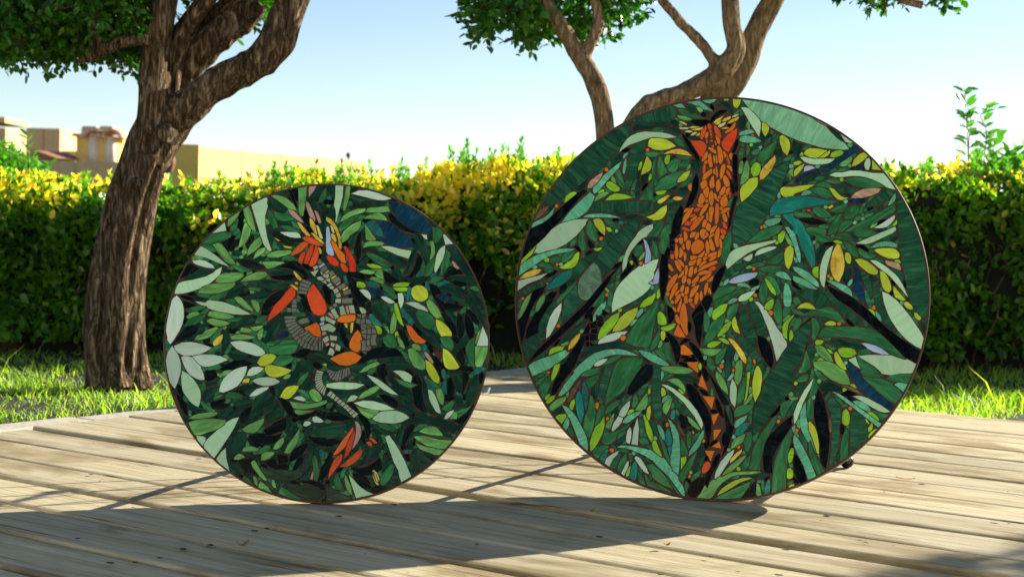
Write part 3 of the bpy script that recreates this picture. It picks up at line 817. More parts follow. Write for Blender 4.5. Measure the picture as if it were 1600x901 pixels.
331 -272 13 7 1 3 10 1 12 -3 3 -10 -35 -2,
33 -228 -7 -5 -8 3 -7 -2 -3 2 -3 7 -5 0 0 5 4 6 6 -1 17 -9,
75 48 6 -6 -1 -14 -3 -9 4 -12 -3 -3 -8 10 -4 13 0 7,
-309 299 1 10 20 14 6 -3 -6 -16 -4 -5 -6 -3,
-254 -527 -13 15 1 7 -5 9 2 4 13 -6 5 -6 -2 -3 3 -16,
140 -314 -9 -2 -6 10 -10 6 -2 13 6 6 20 -28,
12 -566 2 -12 -10 -8 -3 -6 -10 -1 -4 4 2 6,
-180 25 -2 3 8 17 3 16 9 1 3 -11 -4 -5 -6 -14,
-338 58 -16 -19 -12 -5 -3 8 10 13 15 4,
-18 550 -3 3 -3 29 4 10 6 0 4 -4 -3 -7 3 -24,
-143 -423 -3 -3 -17 2 -4 -3 -8 4 -1 4 -8 4 4 5 10 0 8 -5 12 -2,
407 35 9 -11 0 -6 -3 -4 2 -5 -8 -7 -11 16 4 3 -1 7,
-45 -155 4 -3 2 -19 -5 -5 -8 -2 -7 -4 -2 3 11 25,
-25 -322 -10 -21 -9 -7 -5 1 -1 2 6 19 5 4,
577 88 -12 27 8 7 8 -5 4 -17 -1 -6,
-339 -469 27 -24 2 -3 -2 -3 -3 -2 -3 0 -15 11 -7 18,
288 -212 4 4 8 1 21 -21 0 -4 -4 -4 -25 19,
-435 32 -2 -1 -7 7 -6 2 -2 8 -4 2 0 6 -3 7 3 4 3 -2 5 -7 11 -10 0 -6,
-12 -309 -1 -7 -9 -4 -6 1 -13 -4 -4 2 -2 10 4 2,
198 55 6 -3 15 -21 -1 -7 -7 -6 -4 9 -6 6 0 8 -6 11,
9 25 2 4 9 -2 4 4 9 -5 5 1 5 -7 -2 -4 -5 -2 -4 2 -22 3,
-174 337 -12 -1 -6 12 -6 6 0 7 3 4 21 -20,
508 -47 3 1 3 -3 10 -22 -9 -14 -7 5 3 10 -5 22,
-209 181 -24 -6 -3 2 -17 -1 11 12 24 0,
223 -112 2 2 17 0 0 -3 13 -8 -5 -6 -21 3,
-26 355 7 -7 1 -16 4 -7 -4 -5 -4 1 -10 9 -1 9 6 9,
-254 -83 -3 -7 3 -5 -8 -9 -14 -5 -5 4 -1 1 11 7 1 6 12 8,
365 -125 -8 -3 -5 5 -7 2 -7 -2 -7 8 10 8 7 -1,
255 -371 -17 22 -4 1 -4 6 2 6 4 -1 14 -10 8 -11 -1 -8,
-44 -143 -2 6 -7 2 -3 9 12 17 5 -6 1 -4,
-228 -266 3 -4 -2 -13 -5 -7 -2 -5 -7 -3 -5 6,
543 191 2 2 12 -2 5 -4 6 -18 -3 -4 -3 0 -6 6,
47 261 2 -3 -2 -8 2 -7 -2 -2 5 -16 -10 2 0 3 -9 9 7 16,
-364 -267 0 -3 -3 -4 -12 -11 -7 -4 -3 2 1 11 7 7 15 4,
-293 -264 -16 -19 -10 3 6 17,
-152 -545 -4 -12 -9 -8 -7 -3 -5 5 9 14,
255 75 21 -19 -2 -9 -13 2 -6 6,
273 91 6 -3 16 -18 2 -4 -3 -3 -7 -1 -8 6 -7 20,
209 536 4 5 12 7 18 -10 -6 -6 -25 2,
-449 -167 -5 -6 -7 1 -6 -2 -12 15 4 3 14 -5 10 0,
-128 -170 22 23 3 1 2 -2 -9 -23 -15 -1,
-10 -480 -3 7 -7 25 0 4 5 1 4 -3 2 -11 5 -7,
-498 -317 -6 5 -9 16 8 9 7 -6 3 -8 -3 -6 2 -7,
30 504 9 -5 0 -5 4 -5 3 -9 -6 -6 -14 13,
-227 304 31 1 3 -6 0 -5 -30 0,
500 -241 0 -5 -5 -4 -18 -8 -4 3 -1 5 -4 0 14 6 7 6 9 -1,
285 122 20 -10 4 -10 6 -5 -3 -7 -3 0 -19 22,
-143 -375 0 6 10 12 6 -2 4 3 10 -6 -6 -8 -6 2,
411 362 -3 7 6 14 -4 8 6 6 5 -6 4 -15,
-375 -62 -8 -7 -21 5 -4 3 3 5 8 3,
130 -177 -4 -6 -27 -16 1 7 -2 4 4 4 26 9,
269 -228 5 -2 13 -13 -1 -3 -10 -3 -11 2,
204 -393 -5 -3 -20 4 -4 10 4 4 7 -5 6 1,
-55 209 5 7 11 1 4 4 3 -3 11 -6 -5 -5 -27 -1,
86 236 28 -5 4 -1 2 -3 -2 -5 -16 1 -3 -2,
359 471 35 -29 -9 -2 -8 4 -8 7,
-516 -16 4 6 13 8 11 -5 -1 -6 -7 -5,
-99 -145 -2 4 1 7 4 16 4 5 5 -6 1 -9,
-171 -449 -13 11 8 13 10 -5 0 -13,
205 217 5 5 8 -4 13 -1 4 -4 -6 -9 -13 5,
-23 493 -20 6 6 14 14 -3,
436 367 6 6 15 2 10 -11 -3 -2 -20 -1 -6 2,
90 -436 -20 -20 -5 4 3 9 5 5 3 -1 9 7,
250 -81 -25 -14 -8 7 13 9 9 1,
61 507 20 11 7 -10 -17 -8 -5 0,
-543 -188 3 -5 1 -13 -1 -2 -4 0 0 -6 -5 -3 -4 3 -2 6 7 9,
-319 177 8 17 4 1 5 -3 -1 -3 6 -8 -9 -6 -5 -1,
485 -33 -7 -11 -9 2 -8 -3 -6 6 8 7,
185 384 -4 -4 -12 1 -1 2 1 3 -4 7 7 6 11 -4,
-323 -344 2 -8 -16 -15 -4 5 9 17,
-189 -231 5 16 3 3 8 -6 -1 -2 4 -9 -13 -4,
-137 -226 15 8 3 -5 13 -5 -5 -6 -22 4,
430 237 8 7 18 -7 3 -4 -3 -9 -2 0 -4 5,
-77 -460 0 -16 -8 -9 -8 1 -2 2 3 5,
-325 208 -4 -6 -15 -4 -3 2 2 6 -4 2 15 9 3 -3 0 -4,
-44 259 4 -1 7 -15 -2 -3 -12 -2 -5 5,
409 283 3 -7 -4 -16 -3 -7 -5 -2 -3 14 9 16,
-397 255 26 1 2 -8 -15 -3 -9 3,
192 484 3 6 12 2 7 -6 -5 -6 0 -4 -6 -3,
29 -157 -16 -3 -1 4 -7 7 0 6 4 3 6 -7 9 -4,
121 351 3 -6 10 -7 -5 -6 -5 0 -1 -4 -7 5 0 13,
-348 -376 5 -5 -11 -23 -7 8,
-121 -292 -15 -9 -3 2 -4 10 9 7 12 -7,
60 -148 7 7 6 3 6 -5 -2 -3 4 -3 -5 -6 -11 0,
-93 -208 -3 -2 -12 -4 -6 8 9 11 7 -5,
349 31 14 -9 -5 -13 -3 0 -12 9,
-349 -197 23 14 4 -3 1 -4 -9 -10 -16 0,
-200 -278 -13 -25 -3 -1 -2 2 1 14 10 8,
-341 -465 -8 28 1 4 11 -11 2 -9 -3 -3,
-21 158 -15 24 3 5 5 0 6 -10 3 -10,
-375 -125 -11 -8 -4 2 -9 0 -3 7 11 4,
-22 413 0 -26 -3 -2 -5 2 -4 13 8 12,
-23 -360 -5 -2 -17 3 -7 4 3 4 13 3,
-157 49 9 -17 -3 -3 -12 1 -4 3 5 11,
-91 81 -24 -13 -3 1 1 12 15 3,
341 145 2 5 13 4 3 -2 1 -11 -5 -6,
-96 394 -14 -7 -7 15 8 5,
-49 550 -4 -17 -4 -4 -3 -2 -10 4 16 18,
-136 316 14 7 7 -6 -6 -12 -10 3,
-381 264 -3 -6 -14 -1 -2 2 0 10 2 4 14 -4,
290 -74 -11 0 -13 15 13 2,
564 76 11 -12 -4 -1 -1 -7 -2 2 -6 -6 -6 12 6 11,
204 -69 0 -3 -6 -8 -1 -4 -12 7 2 9 13 2,
-403 139 2 6 6 4 6 1 4 -2 1 -10 -4 -4 -13 3,
352 -108 9 4 4 -2 9 -18 -5 -3,
-67 55 -20 -9 -4 6 1 3 18 8,
-37 221 -13 -3 -10 7 -2 5 2 6 8 -1 6 -8,
-36 -50 3 8 12 1 8 -11 -3 -2,
435 268 0 6 8 14 14 4 2 -6,
299 -376 12 -22 -3 -3 -16 12,
-119 363 -12 -13 -9 10 0 4 7 3 6 0,
115 -158 -11 1 -2 2 -1 3 3 4 -1 2 3 2 1 3 6 -2 6 -5,
-533 22 -6 5 5 15 5 2 1 -6 5 -1 1 -2,
163 -220 -15 -2 -5 6 2 3 14 6,
33 106 -4 2 -7 12 11 6 5 -4 1 -9,
-92 -33 -2 -3 -12 -5 -6 5 7 14,
-60 493 -6 0 -3 -3 -2 0 -11 21 6 3,
-191 182 -23 -12 -11 0 -6 5,
-275 -294 6 15 4 -1 8 -11 -7 -5,
-136 -457 12 9 7 -5 -3 -7 -5 -7 -10 7,
224 53 -6 4 -3 11 9 6 5 -5 -1 -11,
130 -122 15 5 6 -8 -4 -1 1 -5 -2 -2 -4 0 -7 3,
-9 -226 -3 3 -1 12 3 4 5 -3 2 4 5 -6 -4 -6 -1 -5,
71 -404 6 -4 -2 -12 -5 -3 -2 4 -5 0 -3 4,
-172 186 2 7 13 3 6 -6 -10 -12 -1 3,
-28 84 -4 -3 0 -4 -7 -2 -9 7 5 8 11 -2,
108 482 14 8 3 -2 6 0 6 -6 -8 -5,
467 -244 8 16 11 -9 -10 -8 -7 -1,
-59 -370 3 3 9 -5 10 -9 -1 -5 -3 -1,
25 -396 -11 -12 -9 -4 -1 6 10 10 6 2,
239 -337 25 4 2 -2 -4 -7 -11 -3,
-319 -319 7 15 3 -1 8 -12 -8 -4,
-240 132 -6 -14 -6 0 -6 13 7 3,
-563 -17 1 -5 7 -1 2 -4 -8 -7 -1 -4 -9 8,
437 -322 -8 -14 -11 12 6 6,
-164 76 -8 -1 -2 3 -4 0 0 5 -7 7 6 5 3 -5 11 -8,
446 344 -10 10 -6 2 -1 10 2 2 2 0 3 -5 9 -5 2 -11,
-139 117 -13 1 -3 4 11 13 5 -5,
-74 93 -5 1 -9 6 5 12 11 -9,
514 -232 2 -11 -8 -3 -5 1 -2 6 3 8,
169 162 -11 1 -4 12 3 2 14 -4,
452 -224 -14 -12 -4 4 3 13 8 0,
-9 -88 -12 -4 -13 11 2 3 6 0 10 -4,
307 -13 -4 4 -2 9 9 5 8 -9,
-466 257 -2 -3 -12 -2 -3 2 2 3 -4 4 5 5 12 -3,
88 -480 6 -11 -2 -5 -5 -3 -7 8 1 6,
-351 -49 0 10 4 7 11 -9 0 -3 -3 -3,
-308 338 -6 6 -3 6 2 6 10 0 4 -4,
-238 -181 -14 -6 -1 5 -4 3 5 7 12 -4,
192 -531 -5 -7 -9 -4 -4 13 9 1,
-326 82 16 3 35 1 -17 -5,
256 -175 -6 -5 -2 -5 -8 7 -3 5 7 7,
265 -205 1 -9 -5 -5 -10 7 4 9,
467 147 -15 4 -1 2 6 9 12 -6,
-277 -218 -4 -7 -18 -1 -3 3 8 6 7 1,
-447 82 3 -4 6 -2 2 -4 -11 -9 -7 7,
86 -299 -1 -5 -5 -7 -13 3 1 5 4 3,
469 -19 -4 15 4 4 11 -8 -4 -6,
-30 -400 -6 5 -3 6 5 6 8 -3 3 -4,
-292 -203 2 2 13 -2 3 -3 -6 -10 -6 2,
-204 554 4 3 8 3 9 -11 -4 -4 -13 4,
-444 -265 -8 1 -6 4 3 10 3 1 6 -6,
131 -365 7 -8 -1 -10 -13 5,
-52 -480 6 14 4 1 4 -7 -1 -8,
-497 -1 14 14 3 -2 2 -4 -9 -12 -6 1,
-193 368 6 1 8 -3 11 -10 -2 -2 -10 1,
450 328 4 -2 5 -14 -9 -5 -4 9 1 7,
-337 248 -21 0 -5 4 11 6 11 -5,
-232 -15 -6 2 -7 6 5 9 9 -3,
-45 67 6 6 8 2 4 -10 -5 -3 -2 -5,
434 186 -4 -4 -10 1 -5 9 4 4 14 -6,
-10 -131 -2 2 2 9 -2 2 8 3 4 -2 2 -7,
29 66 5 -7 -2 -6 -5 -6 -9 7 4 2,
360 246 10 3 7 -6 -8 -11 -4 2,
-287 260 12 -1 3 -3 0 -5 -12 -5 -3 6,
-93 432 -9 -5 -9 11 2 3 7 1,
84 7 -5 9 0 4 3 7 2 -3 4 1 5 -5,
201 30 5 -6 2 -7 -6 -4 -1 -2 -8 10 4 2,
-508 130 3 5 12 0 2 -1 -1 -4 3 -2 -4 -5 -13 5,
26 -82 12 -7 -4 -8 -5 -1 -4 4 -1 6,
332 -474 11 -9 -2 -3 -9 -6 -4 9,
166 -371 -13 -4 -3 6 0 4 2 4 5 -3 5 0,
398 -419 12 -2 3 -3 -7 -9 -6 3,
505 112 2 -2 -3 -11 -4 -5 -8 11 8 6,
-3 32 11 -3 -2 -5 1 -5 -5 -3 -5 3 -2 11,
-359 -206 -8 -11 -5 3 0 3 -3 1 -2 2 2 2 12 4,
20 -63 -11 -7 -8 10 3 3 13 -3,
-167 -409 12 9 4 -5 -2 -10 -5 0,
174 -545 0 -6 -4 -7 -12 6 0 3 2 3,
69 -101 -2 -3 -11 -4 -5 9 2 3 12 -1,
-360 -85 2 -7 -5 -4 -10 -4 -2 6,
-389 12 0 8 5 9 6 -4 -1 -6 -4 -6 -2 1,
-514 -293 -8 12 5 5 10 -9,
244 -434 -11 8 2 7 8 1 4 -11,
-73 -304 -7 -12 -7 5 -3 4 1 3 11 2,
-58 -394 4 -2 4 -6 -9 -9 -4 5,
-255 359 8 -12 -13 -5 -3 4,
-116 245 5 5 12 -8 -8 -8,
-23 368 -2 0 -11 13 6 4 8 -2 1 -13,
-5 100 -3 3 2 11 5 4 4 -6 3 0 1 -7,
32 284 4 -2 5 -12 -6 -3 -8 8,
279 -520 -13 6 8 10 2 -1 5 -12,
-72 -438 -8 9 8 9 6 -5,
-270 402 -3 0 -7 4 -3 12 4 4 4 -3,
-94 546 5 -8 -3 -13 -7 4 1 13,
434 -239 -12 -9 -4 12 3 4,
284 -312 12 -1 3 -3 -7 -11,
-292 -10 3 3 10 2 5 -10 -1 -2 -4 1 -11 3,
287 -27 1 6 15 3 4 -4 -13 -8,
308 111 6 3 9 -4 -2 -7 -5 -4 -2 1 -5 6,
-37 577 -3 5 2 8 8 1 4 -4 1 -3,
-18 446 12 -7 -4 -7 -8 -1 -3 7,
488 -309 5 4 7 -2 2 0 3 -4 -5 -7 -8 4,
-107 54 4 2 9 -2 5 -14 -2 -2,
31 135 13 2 4 -6 -11 -6,
584 46 -6 11 1 3 4 -1 1 5 6 -4 1 -8,
-206 -7 9 12 5 -4 -1 -3 3 -2 -8 -5,
-231 -141 4 6 5 4 9 -8 -3 -3 -13 -1,
296 -41 -3 -2 -4 1 -9 9 6 3 8 -2,
-410 262 -3 8 0 8 12 -5 -1 -6,
31 442 -6 -13 -3 -1 -6 13 10 2,
451 -104 -6 -7 -7 -1 -2 8 4 5,
-280 81 10 4 10 -5 -7 -6 -11 4,
-50 521 11 -2 3 -3 -6 -11 -8 8,
-181 307 -2 -13 -7 -1 -4 13,
0 63 -4 -3 -9 -2 -2 10 3 4 11 -6,
340 -105 -11 -8 -6 10 4 4,
-202 268 1 2 12 6 3 -2 -1 -4 3 -1 -1 -3 -6 -1 -8 0,
-195 -394 11 4 4 -3 -6 -10 -3 1,
-176 188 -1 -3 -11 -5 -1 4 -5 1 3 4 4 1 8 1,
-322 300 1 9 7 5 1 -5 3 -2 -2 -8,
583 -76 5 -5 -1 -8 -7 -1 -5 3 5 10,
124 -111 -7 -8 -5 1 -6 5 9 5,
56 -245 -7 -4 -6 0 -1 10 3 3,
6 -312 -6 -5 -11 1 2 8 3 1,
535 215 7 12 5 0 3 -8 -1 -2,
-308 -451 2 -2 5 -12 -1 -1 -6 0 -7 5 5 5,
-486 46 14 8 5 -5 -8 -10 -2 3,
-125 230 10 -9 -4 -5 -10 1,
-21 503 10 -1 1 -13 -10 5,
-313 -504 6 7 4 -1 4 -3 -4 -9,
198 -424 5 -2 0 -7 -7 -5 -5 6,
422 -48 -2 1 -6 10 8 6 3 -3 0 -11,
499 -320 -7 -10 -7 5 5 9,
-93 -172 3 -2 1 -10 -6 -2 -5 2 3 10,
-481 97 17 6 2 -2 -2 -4 -7 -5 -7 1,
291 27 -8 11 8 5 5 -11,
46 334 -10 10 4 2 2 5 3 -1 6 -10,
-412 261 -11 -7 -3 3 1 2 -3 7 6 1,
29 -240 0 7 6 4 8 -6 -5 -4,
61 255 -1 -9 -8 -2 -3 6 2 7,
75 -510 2 -10 -5 -5 -6 11,
-324 -292 0 5 4 4 11 -4 -2 -4,
-44 426 -7 10 2 4 7 2 3 -9,
172 -337 -4 6 0 9 2 4 7 -7,
-89 82 6 7 5 2 4 0 -1 -10,
-481 -307 -1 -3 -11 -4 -2 7 1 4 10 -1,
-148 428 -12 3 -1 1 4 6 5 2 4 -5,
-142 383 -3 -7 -3 -3 -6 4 -2 5 2 3,
-255 -171 -4 -7 -10 4 5 8,
-269 -511 -10 5 1 8 6 1 3 -3 1 -5,
183 -21 -2 -4 -6 -3 -8 3 3 6 10 -1,
54 220 -11 -8 -3 11 1 1 11 0,
-556 -204 -4 10 5 5 6 -7 -3 -5,
-41 -417 9 -1 1 -8 -9 -3,
486 -117 5 11 7 -2 0 -10,
38 -16 -10 3 -2 5 3 3 6 1 3 -5,
-349 83 3 3 6 0 7 -1 2 -2 -4 -5 -5 0,
370 178 -3 12 9 2 3 -7 -4 -5,
138 280 1 1 13 -8 -4 -4 -7 1,
216 260 8 5 8 -1 -5 -10,
347 -138 -8 12 6 3 5 -3 0 -9,
438 -258 -6 -6 -5 -1 -3 9 3 3,
504 -191 7 13 4 -4 -1 -10,
516 -112 9 4 6 -5 -8 -7,
148 230 -5 -4 -2 1 -5 -1 -2 5 4 6 5 -1 1 -4,
-239 503 10 -8 -3 -5 -10 0,
-363 -398 7 -7 -9 -8 -4 5,
120 222 2 7 2 2 7 -1 2 -4 -4 -3 -2 -4,
-43 467 -6 12 8 2 3 -3 0 -3,
317 -110 8 -1 4 -4 -6 -8 -6 9,
476 -46 -6 -10 -8 9 7 4,
173 -157 11 -8 0 -2 -10 -4 -2 7,
-157 293 -12 -6 0 3 -6 2 8 5,
-196 -414 1 4 6 6 7 -5 -4 -6,
33 -185 -9 -8 -7 6 2 5,
-143 -544 4 4 6 2 4 -10 -2 -2,
-436 288 -7 -8 -7 4 4 8,
367 351 -5 12 9 3 2 -10,
62 534 2 12 1 1 5 -3 2 -5 -3 -5,
109 -308 2 -11 -4 -4 -2 4 -3 1 0 3 1 3,
-387 -151 -2 -3 -8 -2 -4 4 6 7,
11 -396 -3 -5 -5 -3 -6 7 8 4,
-98 -518 10 5 3 -9 -3 -3 -3 1,
284 -371 2 -12 -2 -2 -7 3 2 8,
415 7 6 -11 -4 -4 -8 8,
21 251 4 1 6 -3 2 -3 -1 -5 -6 0 -6 6,
-428 -277 -11 -1 -1 10 9 -4,
99 -112 -11 -7 -2 10 6 2,
-83 513 -7 11 0 2 7 1 3 -4 1 -7,
284 124 -6 0 -7 4 4 8 6 -4,
-72 -498 -3 9 3 3 9 -5 -5 -6,
0 -192 9 -5 -7 -8 -4 3,
138 130 -5 8 0 6 9 -2 -1 -5,
-219 -451 8 1 2 -2 -3 -3 3 -5 -8 0 -3 6,
558 129 7 0 6 -5 -7 -7,
281 162 8 -12 -10 -2 0 11,
-81 -388 -1 8 7 6 2 -10,
382 -136 -3 -3 -7 3 -1 7 5 3,
-76 -322 9 -2 -4 -10 -6 2 -1 2,
216 -90 8 -7 -5 -7 -6 4,
-138 -128 8 7 6 -5 -4 -7,
-171 63 -1 9 8 2 2 -10,
-153 -543 -11 -2 -3 8 9 -1,
-2 -517 1 -6 -3 -5 -7 4 5 5,
50 -96 -6 -4 -4 1 -3 2 3 6,
-60 223 8 -6 -5 -6 -4 2,
-141 -150 -1 -6 -4 -4 -3 2 -1 7,
-38 494 6 -13 -5 -1 -4 3 0 5,
50 -216 8 3 4 -3 -3 -7 -8 5,
-319 -351 -2 8 6 3 4 -7,
60 -499 -5 9 6 3 3 -4,
390 -17 5 -2 3 -6 -7 -2 -2 5,
63 47 7 -3 -5 -9 -4 6,
42 268 3 -5 -6 -6 -3 8""",
'R': """-60 211 33 -46 12 -21 6 -18 2 -10 -3 -13 -8 -9 -7 -3 -15 -1 -16 7 -11 18 -14 41 -1 12 7 23,
-225 62 11 36 18 33 17 17 23 33 13 14 3 -1 11 -8 3 -5 2 -11 -4 -11 -20 -26 -26 -28 -25 -23,
94 259 -22 0 0 21 -7 34 -19 40 10 3 20 -27 13 -22 7 -24,
-57 354 8 -6 4 -12 0 -21 -4 -16 -8 -16 -6 -5 -8 -3 -9 5,
-66 358 2 -3 -3 -22 -14 -41 -5 -8 -12 3 4 26 10 29 10 16,
-15 317 18 0 15 -9 12 -15 1 -6 -3 -8 -15 2 -14 8 -10 15,
-96 335 2 -11 -12 -40 -13 8 1 13 8 18,
65 258 -10 0 -7 4 -8 13 -3 15 6 2 8 -3 8 -7 7 -12,
162 -360 11 1 13 -10 8 -10 -10 -1 -11 8,
177 -390 -8 -1 -7 3 -8 11 13 4""",
'g': """-217 -42 17 14 24 8 5 8 2 8 47 1 14 -17 -1 -7 -11 -22 -15 -8 -45 -2 -16 1 -13 4,
329 116 6 4 36 -11 14 -15 9 -15 2 -10 -16 -21 -18 4 -9 6 -13 14 -12 19 -6 14,
-370 397 -2 -11 -3 -5 -27 -17 -15 -5 -15 -1 -12 -7 -22 -1 -5 1 -1 3 -1 3 27 33 39 8,
545 -97 -12 13 -15 29 -5 13 -2 27 11 22 19 13 3 -32 -2 -24,
-120 -71 -13 -17 -22 -12 -17 -3 -13 3 -13 7 13 21 14 10 32 2,
215 -535 -7 14 0 16 6 14 15 18 16 17 5 0 6 -4 3 -6 -7 -25 -15 -29 -11 -9,
131 331 24 0 22 -8 34 -21 19 -17 -14 -7 -31 11 -41 26,
258 -21 -20 -5 -18 5 -9 9 -5 8 -3 16 23 15 14 -6 7 -6 11 -29,
433 353 13 -14 2 -9 -5 -13 4 -11 -4 -4 -2 -6 1 -7 -8 -12 -2 -9 -11 -12 -9 -6 -4 4 6 20 -2 9 5 22 10 30 3 17,
-34 -428 4 -1 8 -15 7 -30 4 -8 -9 -39 -8 3 -5 10 1 16 -6 9 2 12 -6 9 2 30,
-449 86 -4 -12 -24 -22 -12 -6 -21 -4 -6 -3 -11 0 8 17 10 11 30 13,
415 14 6 4 12 2 19 -1 11 -19 3 -16 -3 -10 -4 -3 -8 1 -17 9 -12 16,
-139 457 -7 -5 -26 -4 -15 -1 -13 4 -12 10 -4 11 -3 13 69 -19,
-75 -586 -12 -1 -31 5 -40 15 9 24 25 -12 5 -5 25 -13,
52 -488 29 -66 -13 0 -13 3 -5 4 -6 10 -4 13 0 9 3 11,
378 440 8 -3 12 2 18 -18 1 -8 -3 -12 -7 -11 -14 -14 -6 8 -6 13 -2 15 1 4 -3 16,
390 322 -3 -35 -7 -26 -10 -10 -8 -2 -12 0 4 25 6 17 14 20,
89 465 -19 -22 -23 -21 -14 -11 -5 4 -3 7 2 10 14 19 21 13 20 8,
-243 488 10 1 8 -7 15 -28 10 -32 -16 -4 -6 7 -15 27 -5 25,
253 162 -14 -3 -11 7 -13 16 -14 9 -2 11 -9 10 4 3 7 -3 2 4 9 -7 18 -8 11 -12 2 -10 9 -7,
-296 -217 -19 -7 -12 -2 -21 1 -18 6 12 14 12 4 22 -4,
-444 145 16 13 36 10 19 9 2 -2 -9 -17 -5 -5 -13 -4 -8 -8 -9 -2 -23 1,
189 -309 20 2 19 -3 21 -9 17 -11 -19 -5 -18 2 -28 12,
-277 -4 10 4 8 -1 9 -8 4 0 7 -6 7 -3 7 -10 1 -6 5 -7 5 -11 -6 -4 -5 4 -15 16 -30 19,
-289 255 -19 -8 -6 3 -8 -4 -10 1 -9 8 -11 5 -11 11 3 3 7 0 9 -5 14 3 25 -9 14 -3,
335 -162 -22 -11 -8 -1 -16 5 -20 11 -17 21 44 -17 15 -3 2 1 3 -3,
-388 38 2 -7 -5 -9 -1 -9 -26 -25 -4 -9 -9 0 -1 2 3 9 -2 6 5 8 11 10 15 18,
-26 581 3 -23 -4 -21 -14 -17 -11 3 -1 2 3 14 12 31,
424 -249 39 32 10 -6 -8 -20 -13 -12 -12 -2,
-439 -61 10 15 18 13 12 3 13 -5 -2 -7 -10 -9 -10 -5 -3 -6 -5 -1,
-107 -172 4 14 8 16 14 13 16 9 -4 -21 -18 -25 -11 -6,
-397 -272 -4 -3 -24 -2 -6 7 -11 5 -1 9 -9 9 -1 7 5 5 15 -11 7 -9 6 -3 5 1 4 -8 9 -2,
-525 95 22 14 23 8 12 0 17 -4 -12 -8 -28 -9 -22 -4,
-56 -221 -5 -4 -8 1 -11 9 -9 4 -8 13 -7 5 3 7 6 -3 7 2 12 -4 3 -7 11 -7,
-241 -428 -1 10 6 3 2 5 16 9 5 6 14 1 8 -8 -9 -12 -16 -5 -9 -7 -6 1,
-268 55 3 18 8 7 18 7 7 -1 6 -4 -5 -12 -7 -7 -15 -6,
-192 430 17 1 15 -2 24 -9 23 -12 -14 -2 -33 6 -20 8,
368 225 7 13 13 9 23 2 14 -6 -22 -14 -22 -4,
379 -313 -36 -17 -13 -4 -6 1 5 11 15 14 28 1,
370 -137 39 -20 12 -13 -18 -3 -10 4 -14 13,
-129 304 -9 -7 -17 -1 -10 3 -6 -1 -6 -5 -3 1 -1 6 5 9 17 8 7 0 3 -4 10 2,
-477 346 4 4 7 -2 20 0 10 -7 12 -18 -16 -1 -31 17,
-228 -21 20 12 11 -2 10 7 6 0 4 -1 5 -5 -7 -9 -17 -4 -10 -6 -10 4 -8 -1,
-371 63 5 6 23 7 6 -1 8 7 3 -2 10 -1 3 -3 -4 -4 -20 -12 -10 1 -15 -4,
-82 -342 8 -10 -1 -17 -8 -11 -1 -8 -9 -7 -5 5 7 21 3 24 1 3,
-435 -117 4 6 34 10 4 0 11 -10 -9 -7 -11 -3 -6 2 -23 -3,
347 308 9 -21 -8 -32 -9 -8 -2 3 1 16 -2 9 8 30,
478 -260 13 6 11 7 7 -1 10 3 9 7 4 -3 -15 -18 -8 -7 -5 -1 -9 5 -8 -3,
92 -466 -4 -11 -9 -9 1 -9 -4 -12 -11 -4 -4 9 4 7 0 8 11 18,
-382 140 1 2 23 4 12 -5 6 -7 -9 -10 -4 0 -21 7,
-116 -68 3 -3 0 -8 3 -8 -7 -26 -7 -11 -4 4 1 6 -3 1 5 14 -3 10,
-134 91 2 8 12 1 15 -3 12 4 12 -9 -11 -8 -7 2 -17 -3 -2 4 -12 0,
-349 437 -3 -18 -6 -12 -8 -4 -12 3 4 14 8 12 8 4,
-488 162 5 3 28 -4 15 -1 5 -4 -10 -9 -5 -2 -32 9,
-446 -163 9 -18 0 -7 -1 -6 -10 -15 -5 5 -5 15 5 8 0 7 6 6,
-302 189 22 4 26 -3 3 -2 -2 -6 -4 -3 -17 -1 -20 3,
127 475 -15 -16 -20 -7 -6 5 15 15 1 5 5 3,
-583 -59 -6 7 -2 20 0 12 5 5 13 -19 1 -5,
-211 373 9 -10 2 -13 -2 -7 -9 -9 -7 9 -2 10 3 12,
-373 -61 -3 3 1 2 19 35 8 -10 -5 -11 0 -7 -10 -10,
-152 449 6 1 9 -8 7 -2 12 -22 -4 -3 -20 10 -3 3,
536 77 4 -1 13 -11 7 -14 -9 -18 -7 6 -1 13,
-248 -539 -41 21 3 12 6 -1 12 -7,
521 208 17 6 14 0 8 -20 -11 0 -12 3,
-100 -444 2 -6 -14 -31 -12 -1 3 8 -2 6 5 6 3 9,
293 -74 -21 32 6 6 19 -13 4 -12,
-82 -340 -6 1 -1 9 -2 3 -3 -2 -2 3 -8 18 5 4 6 -1 3 -7 12 -8 -2 -6 1 -7,
181 -102 -4 -14 -8 -10 -8 -1 -9 3 1 9 7 7 15 6,
-288 96 3 4 7 -1 3 3 8 -2 10 -6 3 5 3 -1 3 -6 -3 -6 -8 -4 -8 4 -15 3,
62 -561 5 5 14 0 4 4 4 -1 13 -16 -4 -3 -18 3,
4 -254 0 11 7 9 7 2 9 -3 -1 -10 -6 -8 -5 -2,
-473 83 3 8 16 14 7 4 8 -5 -4 -8 -7 -8,
-222 -129 -8 -6 -3 -6 -6 -3 -15 -4 -4 5 0 3 4 5 14 9 7 -2 9 2,
230 267 -8 0 -9 -5 -13 6 -3 -1 -7 6 4 7 4 2 14 -5 10 1,
107 -505 -11 11 -1 8 -5 8 6 13 9 -11 4 -10 -4 -3 4 -12,
-373 -213 -11 -11 -10 -6 -7 -3 -6 3 3 12 17 6,
387 -349 52 -2 32 -9 -57 5,
510 137 -2 -20 -17 -11 -6 6 1 3 16 20,
-368 391 2 7 13 13 5 3 6 -4 2 -9 -5 -1 -8 -12 -3 -1,
219 -383 -14 31 0 3 6 3 10 -6 -1 -3 7 -18,
17 444 7 33 6 4 7 -9 -9 -20 3 -4 -8 -4,
117 452 4 -4 2 -17 -5 -2 -6 -9 -3 -1 -6 -7 -1 4 -4 1 9 15 5 17,
